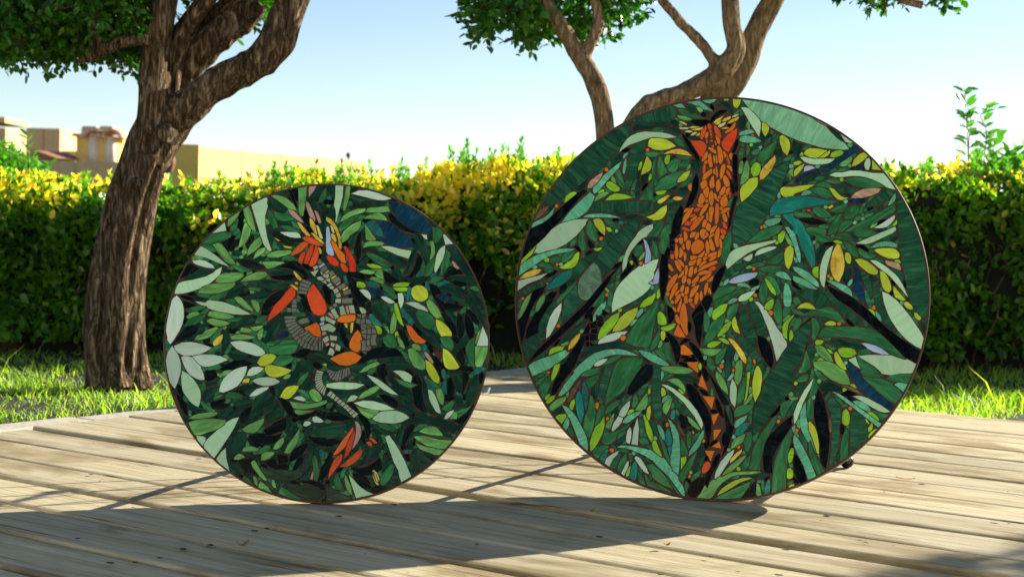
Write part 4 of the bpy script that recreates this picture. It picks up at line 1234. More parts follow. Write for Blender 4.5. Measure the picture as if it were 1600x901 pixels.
-267 143 1 2 35 6 2 -1 -10 -16 -12 2 -7 -3,
-267 395 -5 -5 -9 1 -7 -2 -4 3 -2 -1 -3 1 -4 4 2 8 6 3 24 -7,
239 -312 3 4 21 2 3 -4 4 -13 -3 -3 -4 0,
158 -291 12 1 14 -9 5 -7 -5 -3 -17 2 -7 9,
-243 -345 11 13 8 5 5 0 4 -5 -7 -7 0 -4 -6 -6 -11 0,
-283 12 0 5 4 1 3 9 13 -3 3 -3 -1 -10 -5 -5,
208 342 -3 -3 -23 2 -7 8 9 9 23 -13,
236 141 3 -4 3 -23 -11 -11 -5 19 6 7 2 11,
-414 264 -9 5 -7 -1 -11 11 8 8 17 -8,
385 155 -15 8 -1 5 2 8 6 2 3 4 7 -15 1 -8,
-76 -231 6 5 9 -1 7 5 10 -8 -4 -5 -11 -2 -11 0,
199 -422 12 17 3 2 4 -4 2 3 4 -3 0 -3 -8 -12 -13 -2,
-359 374 16 25 7 -7 -6 -14 -7 -5,
26 -305 -4 -3 -12 -3 -13 5 9 11 14 -4,
8 -111 -23 -5 -8 5 8 6 3 6 10 -3,
-364 -242 -2 3 4 6 -1 6 3 4 14 -5 0 -3 -6 -12,
61 510 -4 6 4 15 8 1 8 -14,
-389 -179 -6 6 -1 4 12 18 7 -5 -8 -20,
254 -25 5 3 1 4 5 1 13 -15 -8 -8 -14 11,
-392 -186 4 -4 -1 -12 3 -3 -5 -6 -11 -4 -3 4 7 10,
72 496 -24 -15 -2 2 0 8 10 11 5 0,
-340 306 0 -7 -11 -1 -3 -5 -6 3 -7 11 4 4 11 -4 11 0,
-493 -238 -17 0 -8 11 4 9 6 -3,
80 -217 -3 -14 -2 -2 -4 1 -10 7 4 10 8 2,
-144 -367 -4 12 -6 5 0 7 6 3 5 -4 8 -11,
-236 2 -2 2 3 22 2 4 10 -6 -7 -19 -2 -2,
-256 -149 -15 -8 -6 4 -2 6 4 5 13 3,
-491 -298 -5 21 4 5 3 1 6 -4 -1 -10 2 -6,
-177 98 1 3 18 19 5 -3 -3 -13 -15 -7,
-354 260 -12 -7 -4 5 -11 0 4 8 5 -1 2 2 -2 2 5 3,
268 258 -8 15 3 4 11 1 6 -7,
208 -501 -5 2 -7 12 13 8 6 -10,
145 -82 8 7 11 4 7 -9 -16 -8,
-229 67 5 -7 -4 -10 -2 -2 -11 3 -3 5 2 3,
544 -124 -12 -12 -6 5 -2 9 8 7,
-457 -112 3 3 14 -3 3 -3 1 -5 -12 -8,
-215 227 -5 -6 -12 1 -6 7 12 10 3 -6,
352 388 7 -1 8 -7 3 -11 -9 -3 -10 20,
-186 -528 -5 0 -7 5 1 2 -4 6 5 5 13 -5 -3 -3,
7 -440 -3 3 2 13 -4 7 7 4 7 -8 -4 -15,
-299 207 -7 -6 0 -4 -5 -1 -10 10 5 5 7 1 6 0,
82 -152 6 17 5 2 9 -2 0 -9,
-64 -298 1 2 12 8 3 -3 2 -10 -4 -5,
196 519 11 14 3 -3 5 -12 -4 -4 -12 2,
-347 123 10 11 11 -13 -5 -6,
-253 -216 -7 -13 -17 5 3 6,
469 -357 -4 15 3 3 5 -3 3 2 5 -7 -6 -9,
-2 -462 -6 6 -1 9 2 3 4 -2 4 3 2 -1 2 -7 -1 -5,
488 -281 -3 3 2 11 8 2 7 -3 1 -4,
-267 -395 -13 -2 -3 3 4 15 7 -5,
-524 -109 3 0 7 -13 -4 -5 -6 3 -3 -2 -1 1 0 12,
-226 294 -14 -2 -4 4 9 13 6 -3,
-233 -509 7 -1 7 -7 -3 -5 -3 0 -3 -5 -4 3 -4 10,
425 76 -13 8 1 5 11 4 4 -9,
83 326 -3 0 -9 14 5 6 3 -3 3 2 3 -3 1 -12,
288 353 4 3 12 2 5 -4 -6 -11 -3 3 -8 1,
-470 295 4 5 17 -7 1 -3 -4 -5 -15 6,
-276 -156 10 -8 -5 -9 -10 1 -2 3 2 2,
463 113 14 3 1 -2 -2 -13 -2 -1 -6 4,
306 -461 -6 14 3 3 11 -2 2 -4,
-198 350 7 -6 3 -6 -1 -3 -12 -2 -3 3,
280 167 -2 3 -5 14 2 2 9 1 2 -9,
323 -404 -6 -12 -4 -1 -5 5 0 8 5 3,
-145 -269 9 -11 -10 -10 -4 5 2 13,
-158 474 -3 -3 -14 4 -1 3 9 11,
455 -130 -11 -7 -4 4 0 9 5 3 7 -2,
-472 -17 3 3 12 2 2 -12 -14 2,
-342 -82 -8 -8 -6 0 -1 2 -1 7 5 4,
-111 -71 11 -1 3 -4 0 -4 -12 -5 -3 9,
-527 -181 -11 8 3 11 4 -1 3 -3,
81 475 16 5 3 -3 -2 -6 -7 -5,
370 -265 6 0 3 3 3 -6 5 -2 0 -3 -3 -3 -11 2,
333 -383 8 -10 -5 -4 -4 2 -4 -3 -3 7,
213 67 3 -11 -11 -3 -5 4 0 4 3 3,
138 -333 -6 15 3 2 5 0 4 -6 0 -6,
-317 -176 8 12 2 -4 6 -1 0 -5 -11 -6,
-25 513 10 4 9 -4 -6 -9 -9 2 -1 5,
532 -86 -2 -2 -6 -1 -7 4 8 11,
-88 350 4 -4 -6 -14 -2 0 -7 8,
-270 387 -13 -13 -3 2 -1 11 7 2,
-352 455 4 -7 -1 -6 -2 -3 -8 -1 -3 4,
36 523 3 -4 -2 -18 -7 6 3 13,
115 -567 6 -12 -9 -4 -3 3 1 3 -4 2 5 3 2 4,
-117 154 9 -3 2 -10 -11 -2,
-296 -342 -3 -3 -10 -2 -4 7 4 4 6 0,
-284 -352 2 2 10 -3 2 -4 -5 -2 -1 -5 -3 -1,
-415 -255 -4 -1 -4 2 -7 8 5 3 6 0,
366 -142 -4 1 -4 11 8 3 3 -2 0 -6 0 -5,
505 -216 9 -3 0 -10 -10 0,
167 -72 16 3 1 -3 -2 -5 -8 -3,
37 -441 -4 8 1 6 8 0 3 -4,
-82 -526 12 -2 3 -3 -1 -3 -2 -2 -9 0,
275 -401 -7 11 6 6 2 -1 4 -11,
301 -64 6 -11 -3 -5 -10 5,
335 -365 12 -8 -5 -6 -9 4,
40 -533 7 -12 -5 -5 -8 7,
273 -322 -3 4 -2 8 7 4 1 -5 5 -2 -4 -6,
424 -60 2 -2 1 -9 -1 -5 -8 3 -2 5,
115 379 7 -3 3 -5 -6 -9 -4 3,
-144 450 7 6 11 -8 -5 -1 0 -4 -2 0 -6 2,
210 -439 -5 7 0 6 4 2 6 0 -1 -12,
-300 -148 5 12 4 -2 0 -4 5 -3 -1 -3 -10 -2,
502 199 -11 8 1 2 8 4 5 -1 0 -6,
450 305 5 -11 -5 -4 -6 0 -1 6 3 6,
172 -342 3 -13 -2 -2 -8 1 1 8,
-128 477 -10 9 1 2 5 1 1 5 4 -4 2 -8,
-209 -31 -8 -8 -5 5 -1 5 6 2,
-231 -471 -9 12 2 2 6 0 5 -3,
236 -171 -8 10 4 5 10 -9,
-498 172 12 4 3 -3 -2 -7 -5 -2,
426 -153 -1 -5 -4 -8 -8 8 3 1 3 6,
-74 -191 8 -1 2 2 3 -2 -2 -11 -9 6,
526 129 -3 -2 -8 1 -3 1 1 6 7 3,
83 -345 -12 4 5 9 6 -6 2 -5,
321 343 12 1 3 -8 -4 -3 -7 5 -3 1,
-145 8 5 11 9 -10 -3 -3,
-133 348 -8 -12 -5 5 3 8,
-229 -297 -2 5 5 7 6 -3 -1 -6,
-346 -251 3 5 4 2 6 -1 2 -3 -4 -4,
-389 -19 4 -9 -2 -4 -3 0 -8 4,
-460 -186 -6 10 8 2 4 -3,
30 -266 1 5 5 5 6 -7 -2 -4,
130 -438 7 11 5 -3 -2 -10,
-256 -421 12 2 1 -9 -7 1,
199 -210 -8 -1 -7 5 8 4,
127 -404 -1 7 6 5 5 -8,
-369 -144 -6 -10 -8 5 6 5,
165 357 12 3 2 -2 -6 -7 -6 3,
-450 38 6 -2 5 -6 -10 -4 -1 2,
130 -158 -3 -2 -9 2 4 8 5 -3,
-133 297 6 7 7 -2 -2 -8,
11 -161 -10 -1 -1 5 4 6 5 -5,
399 -50 -6 -1 -5 3 5 9,
258 -356 -5 9 8 2 1 -5,
-154 -353 4 -2 2 -5 -7 -5 -3 3,
-348 12 -9 -5 -3 3 0 3 4 3,
-395 -51 6 6 4 -6 -3 -4,
-237 -402 7 4 3 -5 -7 -5,
-156 2 6 3 9 1 10 -3""",
'k': """376 -263 -18 3 -13 6 -14 12 -8 16 -1 17 -5 15 -1 19 13 6 12 8 -26 7 5 23 11 14 18 -31 3 -37 7 -40 7 -19,
-274 -361 19 8 20 3 21 -4 7 -8 11 4 16 -1 12 4 14 9 -9 -24 -16 -16 -12 -4 -19 -1 -38 6 -16 10,
-143 -291 4 -17 -4 -25 -3 -4 -50 -19 -11 -2 -6 6 -8 12 1 1 40 29,
99 -469 32 -3 16 3 30 14 28 21 7 -29 0 -11 -17 -10 -10 10 -10 -5 2 -13 -12 -3 -18 -1 -26 9,
-560 -21 15 26 30 33 26 6 12 -4 -1 -8 -5 -16 -17 -17 -39 -19,
-247 97 2 16 4 13 13 21 13 14 22 15 17 7 6 0 6 -3 -3 -10 -11 -16 -19 -22 -27 -20,
81 238 17 -20 1 -14 7 -7 9 -19 1 -10 15 -24 1 -10 5 -6 -3 -6 -13 6 -4 7 -9 5 -20 20 0 9 -6 7 -4 17 -5 2 -1 8 0 11 5 9 1 13,
65 -371 -10 -12 -7 -1 -21 -9 -5 1 -9 -2 -10 3 -8 -3 -12 7 -4 -1 -5 4 -9 3 -23 18 4 6 6 -3 17 -3 6 0 4 3 8 -3 19 0 3 -6 30 4 8 -4,
-17 -522 9 41 6 17 8 9 -1 11 8 7 6 16 10 7 4 -3 -2 -18 5 -8 -11 -28 -6 -22 -21 -22 -5 -1 -7 -7,
112 -87 3 7 12 15 19 15 -1 4 2 3 15 8 3 4 14 2 6 7 7 -2 7 3 6 -1 8 4 3 -2 -5 -7 0 -7 -4 -4 -26 -16 -18 -16 -13 -5 -9 -7 -12 -4 -12 -3,
-272 -91 -1 -4 -10 -7 -33 -6 -24 -11 -11 2 -23 -6 -15 4 8 6 9 11 9 4 7 6 9 1 10 8 15 -1 18 4 12 -6,
-239 263 -24 -3 -42 5 -23 9 -11 9 -12 12 27 3 23 -3 55 -21,
511 114 21 -33 7 -20 3 -18 -2 -18 -3 -5 -13 -8 -12 28 -8 40 0 13,
-186 271 13 11 15 8 16 5 17 -1 12 -9 9 -11 14 -21 11 -25 -19 17 -23 12 -35 11,
165 -70 30 24 24 12 19 6 10 0 12 -6 12 -11 7 -10 -41 -3,
107 -489 17 -1 21 -7 9 -6 15 -18 6 -22 -20 -1 -15 5 -22 23,
-121 -450 -2 7 4 17 12 19 16 12 22 10 4 2 6 -6 -7 -19 -13 -17 -26 -21 -11 -5,
100 -293 -41 -7 -22 0 -21 4 -10 3 -1 19 18 5 22 0 29 -10,
480 114 12 -13 7 -10 7 -36 -4 -26 -15 -20 -7 12 -4 16 0 41,
431 103 -20 26 -18 30 -14 30 -8 29 16 -1 9 -4 14 -15 7 -15 -18 -4 -5 -3 16 -15 16 -9 1 -5 -11 -6 14 -18,
110 418 3 -93 -4 -14 -11 -9 -10 25 -1 23 11 46,
334 414 -25 -1 -15 2 -19 7 -24 12 -27 20 -14 25 10 11 28 -30 24 -20 19 -11,
-418 -240 13 4 4 -2 16 7 19 5 2 -5 -1 -4 -4 -5 -8 -3 32 -3 -10 -11 -8 -5 -13 -4 -13 -1 -21 4,
-116 -289 -12 5 -9 8 -19 27 -16 30 7 -1 20 -6 13 -9 14 -23 3 -19,
196 -202 20 1 10 -2 17 -6 10 -7 14 -12 -6 -23 -20 9 -22 13 -14 14,
-229 -508 -45 20 -13 8 -11 12 -6 18 33 7 14 -33,
161 -362 -4 0 -4 4 -4 21 -3 8 1 5 -5 9 0 3 -20 30 -2 4 5 8 5 -2 24 -17 11 -19 3 -9 -2 -13 5 -8 -7 -10 -1 -9 -3 -3,
477 24 -4 0 -14 9 -8 18 -14 15 -7 12 0 9 -7 9 -4 9 4 5 8 -8 3 5 17 -17 21 -28,
324 337 14 -14 5 -13 -2 -13 -7 -20 -8 -16 -8 -9 -15 -9 -18 -2 15 15 11 18 9 30,
-223 402 2 1 28 -1 28 -14 6 -5 4 -8 13 -11 1 -5 5 -7 -22 1 -7 3 -10 9 -40 23,
49 64 6 -3 6 -12 -2 -8 5 -8 3 -17 10 -15 3 -9 -2 -13 3 -8 -4 0 -14 7 -20 36 2 6 -5 10,
469 -203 -20 0 -4 17 -1 44 4 7 8 3 4 -1 2 -5 10 -29 0 -15,
500 136 -19 -16 -23 -4 -11 1 -14 6 -13 17 11 7 16 2 27 -5,
-267 -248 -3 -30 -11 -22 -15 -19 -7 7 -6 11 0 9 3 9 16 19,
290 -388 -3 6 0 22 6 31 13 17 9 3 12 -1 3 -3 -7 -14,
-550 219 21 48 11 10 35 -20 -29 -19,
-444 -126 39 5 8 -24 -19 -15 -10 -3 -7 1 -6 3 -2 4,
235 -174 -44 39 -8 16 1 9 5 11 10 10 7 3 10 1 -7 -26 6 -28 10 -21,
263 226 -23 -6 -16 -1 -12 3 -6 6 -3 7 -4 17 1 14 25 -13 3 -5 27 -15,
4 128 -13 12 -9 17 1 12 -9 21 3 15 5 5 16 -16 -1 -9 8 -13 1 -30 3 -6,
-495 -294 -13 12 -15 20 -12 27 -8 26 20 -15 15 -21 9 -26,
544 -230 0 -6 -22 -46 -21 -24 -35 13 25 11 14 10 13 11,
257 46 13 1 11 -10 14 -25 7 -28 -15 -3 -28 56,
-60 -41 -11 -17 -19 -11 -17 -1 -11 10 8 13 13 8 17 3,
410 227 2 4 19 12 0 2 -9 4 8 11 31 25 11 -9 6 -1 5 2 16 -19 -24 2 -26 -7,
-222 235 86 9 8 -11 -20 -9 -27 -3 -30 4 -10 4,
493 -24 11 -22 5 -24 -3 -10 -7 -8 -26 33,
61 249 2 6 6 4 4 -2 21 0 3 4 24 -8 6 -4 8 -12 -3 -5 -12 -1 -38 9 -5 -1,
500 -195 2 26 -2 63 11 -5 9 -7 4 -8 0 -9 -12 -34,
-85 -524 22 5 15 1 28 -5 11 -4 12 -9 6 -9 2 -13 -19 14 -11 5 -29 9,
-337 400 -5 12 -6 5 -1 3 3 26 -4 10 6 19 10 11 8 -30 -6 -10 5 -11 -7 -32,
-23 -264 -18 -17 -36 -19 -15 -2 -6 4 -4 8 9 7 14 1 23 7 21 10,
556 67 -23 16 -10 18 -13 16 2 10 12 -2 17 -17 18 -29 1 -3,
-164 -426 33 -3 5 -20 -16 -9 -8 0 -9 -3 -5 18,
172 -558 4 13 11 5 7 8 8 -2 3 4 5 0 5 -6 10 1 1 -10 -6 -5 -35 -11,
-210 -455 26 15 12 -10 7 -15 -9 -11 -9 0 -15 7,
379 -49 5 1 8 -5 6 0 3 -2 12 -11 5 -9 10 -5 10 -19 -3 -2 -3 2 -4 -1 -5 5 -8 2 -19 16,
-98 496 13 -31 0 -18 3 -13 -4 -3 -3 0 -8 10 -7 5 -4 7 -3 9 0 5 4 1 1 3 3 19,
483 -100 10 12 3 1 3 -3 9 6 16 -7 7 1 10 -11 -1 -5 -7 -4 -9 4 -9 -4 -15 6 -11 0,
-90 101 -16 49 7 -1 -1 4 14 8 8 -19 0 -8 -4 -17,
-109 -481 1 8 12 24 -1 4 6 7 10 7 8 -9 -4 -17 -7 -6 -14 -20,
-381 327 -6 7 3 5 -2 16 5 9 -1 8 9 8 4 7 7 0 6 -3 -5 -10 3 -4,
-175 -480 14 16 19 4 9 -3 11 -9 -4 -9,
-487 118 -40 -13 -10 30 36 -11,
-130 498 -12 12 1 4 -18 29 -9 25 7 1 8 -7 14 -34,
-519 -225 -18 17 -1 14 -5 9 4 10 12 -8 3 -8 9 -25,
511 218 -5 -4 -6 1 -13 -4 -24 10 -4 3 0 4 2 6 2 1 40 -7 7 -4,
79 -234 2 2 12 2 9 -5 9 -9 14 -24 -4 -3 -9 6 -25 20,
-15 -103 -11 -7 -10 0 -8 5 -10 15 8 7 11 0 11 -8,
-378 327 22 41 2 3 10 2 2 -3 0 -5 -5 -16 -8 -6 -9 -16,
144 -331 4 -7 3 -20 -3 -10 4 -11 -3 -6 -8 2 -1 10 -8 11 4 16 0 9,
-229 -395 -11 -7 -22 5 -17 24 5 6 16 -15 28 -8,
420 -131 -3 2 -9 18 -14 21 -1 9 2 2 4 -1 12 -11 3 -3 2 -9 5 -5 2 -20,
569 -154 -4 5 -4 27 10 12 5 -1 5 -11 -6 -25,
342 20 -10 9 -20 26 0 3 6 11 13 -18 16 -18 -2 -10,
-64 267 -4 -4 -8 -3 -13 6 -5 -1 -13 17 6 5 5 -2 13 -2 4 -6 12 -4,
146 147 9 -6 2 -4 0 -5 -3 -5 8 -18 0 -4 -4 -4 -3 0 -5 8 -8 4 -5 9,
-492 137 -14 -1 -20 4 -13 5 -11 10 18 0 19 -4 14 -7,
5 533 -1 -12 -8 -5 -14 3 -8 -4 -10 7 8 12 4 1 4 1 8 -4 10 2,
1 -300 -5 0 -22 17 -6 7 7 7 26 -13 2 -3 1 -9,
-247 88 1 8 31 20 5 -4 -6 -15 -8 -8 -4 -2 -6 2,
460 30 11 -8 8 -2 8 -13 -5 -13 -14 8 -6 8 -4 9,
90 154 17 -15 0 -10 5 -10 -9 -7 -5 2 -4 17 -7 5 1 15,
-333 159 14 16 12 -3 10 5 4 -7 1 -4 -15 -5 -1 -4 -10 -3 -11 1,
380 -7 8 -9 0 -9 5 -11 -7 -11 -8 3 0 9 -7 11 0 5,
-134 524 -2 3 -11 26 5 7 6 16 5 -5 1 -42,
-186 -214 -17 17 -2 14 3 6 6 1 7 -9 2 -12 5 -13,
313 -444 -7 1 -6 4 -11 23 4 -4 17 4 3 -17,
99 67 9 -5 9 -10 4 -12 -4 -5 -21 16 -1 11,
-455 -11 6 1 3 -5 11 -4 3 -4 9 -2 3 -5 -3 -4 -4 -1 -22 8 -4 4,
-66 405 -10 2 -3 -3 -3 2 -18 20 8 4 9 -2 6 -5,
-485 155 -25 -1 -8 2 -6 6 24 9,
436 -217 1 5 8 3 6 4 18 0 3 2 1 -1 0 -5 -5 -5 -5 -1 -7 -6,
118 178 20 -18 6 -11 -2 -4 -10 1 -6 7 -9 18,
284 -107 8 2 19 -3 10 -17 -3 -3 -3 0,
-325 30 -11 -6 -5 -7 -6 -2 -14 3 0 4 8 6 21 8,
-119 -524 18 5 9 -7 8 0 2 -9 -30 5,
46 64 -8 -34 -5 -1 -6 6 4 7 -2 4 4 5 3 11 3 3,
74 -470 -10 -16 -12 0 -3 -3 -5 5 8 9 7 5,
40 -240 0 -9 -11 -11 -2 -6 -10 -2 -1 11 9 6 3 8,
-131 -90 4 -9 -5 -13 -14 3 -4 5 1 5,
-317 -193 20 -7 8 -14 -7 -1 -19 11,
146 461 -3 -4 -10 -3 -6 -6 -4 1 -10 8 7 6 23 1,
25 -58 3 11 7 6 12 -2 4 -6 -23 -11,
-527 45 -5 7 3 21 3 3 10 -12,
-388 336 -18 21 0 2 2 3 6 2 10 -9 2 -15,
-296 390 0 -14 -4 -14 -8 -5 -6 0,
-227 -467 3 5 15 0 9 -11 -3 -3 -2 0,
212 -103 7 -3 0 -4 3 -1 -1 -4 4 -8 -8 -11 -3 3 -2 12,
41 353 0 15 5 1 13 10 4 -7 -7 -6 -4 -8,
-98 -301 -7 -5 -9 -1 -6 13 6 4 10 -2,
-311 -452 -5 -7 -2 0 -15 6 -2 6 0 2 9 2 4 -5 10 -2,
-77 132 4 -4 10 -24 -3 -3 -16 13,
129 249 3 2 20 -2 5 -7 -12 -6 -9 4,
138 -52 -10 -9 -10 8 -1 3 9 8,
-88 164 -2 -4 -11 -6 -11 11 6 5 12 -1,
161 299 -6 -6 -11 0 -4 5 8 12,
279 -385 13 -6 9 -8 -17 -4,
513 -217 -8 4 0 4 -3 3 1 13 11 -2,
99 108 13 8 7 -13 -4 -4 -11 0,
72 217 -2 2 -8 26 14 -8 0 -9,
167 -129 12 11 8 -15 -5 -4 -13 5,
171 162 4 10 14 -2 2 -3 -2 -2 4 -5 -2 -2,
325 -388 -3 12 7 16 4 -3 -2 -7 1 -11,
369 -17 -10 12 5 3 2 5 7 -3 5 -5,
-381 401 -8 3 -3 14 3 4 2 -3 5 1 5 -4 -3 -10 1 -2,
-528 78 -1 12 3 3 13 -4 -1 -5 -6 -6,
317 214 -11 -11 -10 9 6 9 6 -1,
85 161 -12 -1 -5 5 1 5 12 5 4 -6,
423 -131 9 -11 -6 -9 -7 3 -1 12,
16 -182 -1 -7 -4 -6 -11 5 3 11,
-83 229 -5 -5 -14 6 7 10,
457 179 -2 -3 -7 -3 -15 10 6 5,
509 -16 1 -2 -1 -11 -9 -3 -4 8 8 8,
285 58 3 -4 3 -9 -10 -5 -5 6 2 8 3 0 1 4,
-141 574 1 -4 -2 -6 -6 -9 -8 13 4 4,
239 155 7 4 8 1 2 -13 -3 -2 -8 1 0 3,
-436 320 14 2 9 -12 -5 -4,
143 -169 9 2 12 -8 -13 -6 -3 9,
-113 -274 2 1 12 -9 0 -3 -5 -4 -10 2,
-447 -9 12 6 3 -1 1 -6 -2 -6 -3 -2 -9 5,
-434 48 14 -5 0 -5 -12 -5 -3 8,
305 375 -7 15 5 5 11 -9 -5 -8,
-63 -51 5 10 9 0 1 -1 1 -9 -9 -3,
3 -42 -6 11 1 5 7 4 6 -6 -3 -2,
233 267 -9 12 7 4 3 5 5 -6,
-42 324 5 -1 3 -6 0 -6 -2 -6 -3 2 -3 -1 -3 3,
436 -209 -1 12 10 3 3 -10 -5 -4,
-272 -67 -4 -4 -8 -2 -4 2 -1 9 1 2 10 -3,
-58 453 4 0 4 -11 -4 -6 -6 1 -4 7,
-391 -100 13 6 4 -7 -3 -5 -5 -2 -7 4,
97 48 5 -3 5 -6 -7 -8 -6 4,
339 216 7 7 5 2 3 -2 1 -5 -3 -8,
63 370 5 -12 -6 -6 -8 8 4 6,
-404 -295 1 2 12 5 3 -3 -4 -9 -7 1,
-269 -443 7 2 5 -2 3 -5 -9 -8,
-467 -284 -13 -6 -3 5 0 5 2 3 3 1,
-291 -516 -10 5 5 9 4 0 5 -4,
2 -280 -5 1 -6 5 2 6 4 1 8 -4,
-292 391 5 -8 -1 -7 -4 -10 -8 -12 -3 2 6 4 4 10,
-330 345 3 -6 -4 -9 -9 3 0 6,
-333 -266 -2 8 2 5 4 3 7 -9 -7 -6,
21 -532 -8 7 0 3 2 5 2 -1 3 3 4 -7 0 -5,
99 287 -5 13 11 4 3 -3 -7 -13,
142 111 8 -5 3 -3 -5 -3 -2 -5 -8 6 4 5 -1 3,
-133 -59 12 6 3 -3 -2 -4 2 -4 -3 -3,
0 192 12 -6 -6 -11 -7 9,
243 190 12 -3 3 -3 -5 -2 -2 -7 -8 7,
276 225 2 7 8 6 2 -13,
386 -432 5 2 8 -1 4 -4 -8 -7,
-70 -75 -12 1 -4 5 9 4 6 -5,
-12 -247 11 7 3 -3 -1 -9 -7 0,
197 192 -12 5 5 9 8 -7,
-228 -390 11 -2 2 -2 -5 -6 -5 -2 -3 5,
14 -580 1 -12 -10 -1 -2 2 2 3,
506 -45 -5 11 5 3 4 0 2 -12,
228 -28 -14 -6 -1 5 5 7,
-54 62 -11 -6 -4 8 4 2 0 3 8 -3,
316 -278 3 10 10 -3 2 -3 -5 -4 -9 -2,
-385 371 2 -6 -4 -8 -9 8,
205 -6 7 -10 -9 -4 -3 1 -1 3,
-227 -438 -7 3 -4 5 7 3 5 -1,
171 244 -3 -2 -8 0 -5 7 8 3,
-29 354 -2 -9 -3 -3 -4 6 -4 4 3 2,
-234 33 -2 5 -5 1 4 8 4 0 4 -3,
231 -424 -10 5 4 6 3 0 5 -5,
-353 34 -2 -5 -7 -5 -3 7 8 5,
-286 -118 -3 5 1 7 4 1 5 -5,
63 -44 -10 -5 -5 8 1 2 5 1 7 -3,
-312 234 -4 1 -4 9 4 3 6 -2,
109 137 3 0 4 -4 3 -4 -1 -2 -7 -1 -2 4,
481 147 -2 -2 -10 2 2 8 5 -1,
-74 -347 -6 6 3 7 6 -2,
-319 -192 1 -11 -9 2 2 6,
-36 -42 -3 -8 -5 0 -1 8,
-281 -487 9 -4 -1 -4 -6 -1 -2 3,
-23 -267 9 2 4 -4 -2 -4,
416 -96 5 0 5 -5 -6 -4 -4 5""",
'O': """11 -71 26 14 25 10 16 4 10 1 13 -4 26 -16 -11 -15 -9 -7 -18 -8 -13 -3 -19 0 -11 2,
109 39 12 -15 5 -17 0 -6 -6 -1 -1 -2 4 -15 -1 -3 1 -10 -9 -14 -11 1 -12 5 -9 11 -2 7 0 7 7 20 11 19,
289 61 9 0 9 -4 27 -33 14 -12 15 -10 0 -3 -13 -6 -9 0 -19 4 -4 3 -12 14 -7 14 -8 20,
-25 8 -27 7 -20 19 -7 -1 -9 10 44 20 9 -7 4 -8 5 -23,
58 294 -6 -2 -9 2 -13 16 -20 34 -11 28 4 4 4 1 11 -12 13 -19 22 -24 -1 -6 3 -14 4 -3,
32 74 3 7 6 3 0 4 27 7 2 -2 6 3 21 0 3 -7 0 -9 -5 -7 -17 -7 -32 0 -9 3""",
'Y': """-128 -116 -9 -10 -13 -8 -26 -9 -16 -1 -18 5 -8 7 -6 10 -2 12 4 7 11 4 9 0 39 -7,
427 -23 19 -9 14 -15 28 -43 1 -2 -3 -4 -10 -5 -22 -1 -8 2 -8 5 -4 5 -5 16 -3 25,
305 200 7 7 13 6 12 0 13 -4 11 -10 6 -14 0 -14 -2 -6 -7 -7 -12 -6 -11 0 -16 6 -7 7 -7 13,
362 -68 15 -6 11 -11 13 -18 15 -32 -1 -20 -8 1 -14 8 -14 18 -14 29 1 7,
398 87 21 -9 24 -20 14 -20 1 -9 -2 -9 -4 3 -17 1 -13 -3 -4 2 -14 24 -5 18,
-186 -68 -12 -20 -9 -6 -18 -9 -18 0 -12 12 8 15 8 9 13 8 20 2 12 -3,
-98 -175 -13 -25 -20 -21 -14 -3 -21 8 12 25 11 12 24 6,
-179 353 34 -4 -2 -6 -14 0 -11 3,
-19 -93 17 4 1 -11,
-188 371 -10 -1 -16 15""",
't': """199 393 -22 6 -22 12 -24 28 -3 5 3 5 4 4 12 4 13 0 5 -3 21 -30,
270 126 13 -5 1 -4 6 -8 21 -23 7 -14 -8 -12 -10 4 -18 24 -9 6 -7 21 0 6,
130 222 11 3 22 -2 2 2 13 -7 11 -14 -19 -4 -20 2 -9 7,
586 -91 -1 -8 -8 -9 -8 -1 -10 -10 -3 -1 -3 3 -7 -5 -13 8 0 2 9 6 2 7 11 6 17 1 3 2 5 -2,
438 -139 4 -5 0 -31 3 -17 -10 -2 -13 23 5 10 1 8,
291 151 -9 15 5 11 0 10 3 3 3 10 -2 4 4 5 9 -8 -2 -7 2 -18 -7 -8 -1 -11,
451 224 -22 -4 -22 -11 -3 0 -7 6 9 13 4 -3 16 11 22 -9,
-3 -444 -6 3 -6 18 -1 15 6 5 7 -6 7 -14 -1 -12,
343 -13 15 6 10 -13 1 -8 -2 -5 -7 -3 -9 2 -4 4,
373 193 -7 0 -12 16 3 10 -2 6 9 8 4 -3 -1 -6 5 -3 -3 -4 6 -22,
434 -141 -7 10 -4 14 0 13 9 4 6 -21 0 -13,
394 63 5 -4 8 -22 -6 -5 -5 7 -9 7 0 8,
357 -64 -19 22 4 5 8 -2 12 -16 0 -4,
500 -206 -19 10 -4 7 5 5 7 -5 7 -1 6 -10,
372 250 12 12 6 2 7 -3 -1 -11 -16 -6,
323 153 -3 -2 -16 1 -6 6 0 8 5 5 4 -1 4 -7,
334 271 2 -6 -1 -17 -8 -5 -7 4 0 4,
383 -177 -9 1 -4 12 8 7 9 -10,
399 -191 -14 14 4 9 12 -7 -1 -3 2 -10,
288 -406 17 5 2 -7 -1 -5 -13 -3,
207 184 13 -10 1 -4 -3 -3 -14 3,
225 124 -10 11 4 7 12 -3 -1 -9,
421 -7 2 0 8 -12 -5 -3 -2 -5 -7 10 2 8,
384 220 5 5 10 2 2 -2 -6 -9,
370 -144 7 -11 -7 -5 -5 11,
302 17 7 -10 -8 -4 -4 9,
239 -205 4 5 10 -3 -5 -7,
375 -45 -8 9 4 6 5 -6""",
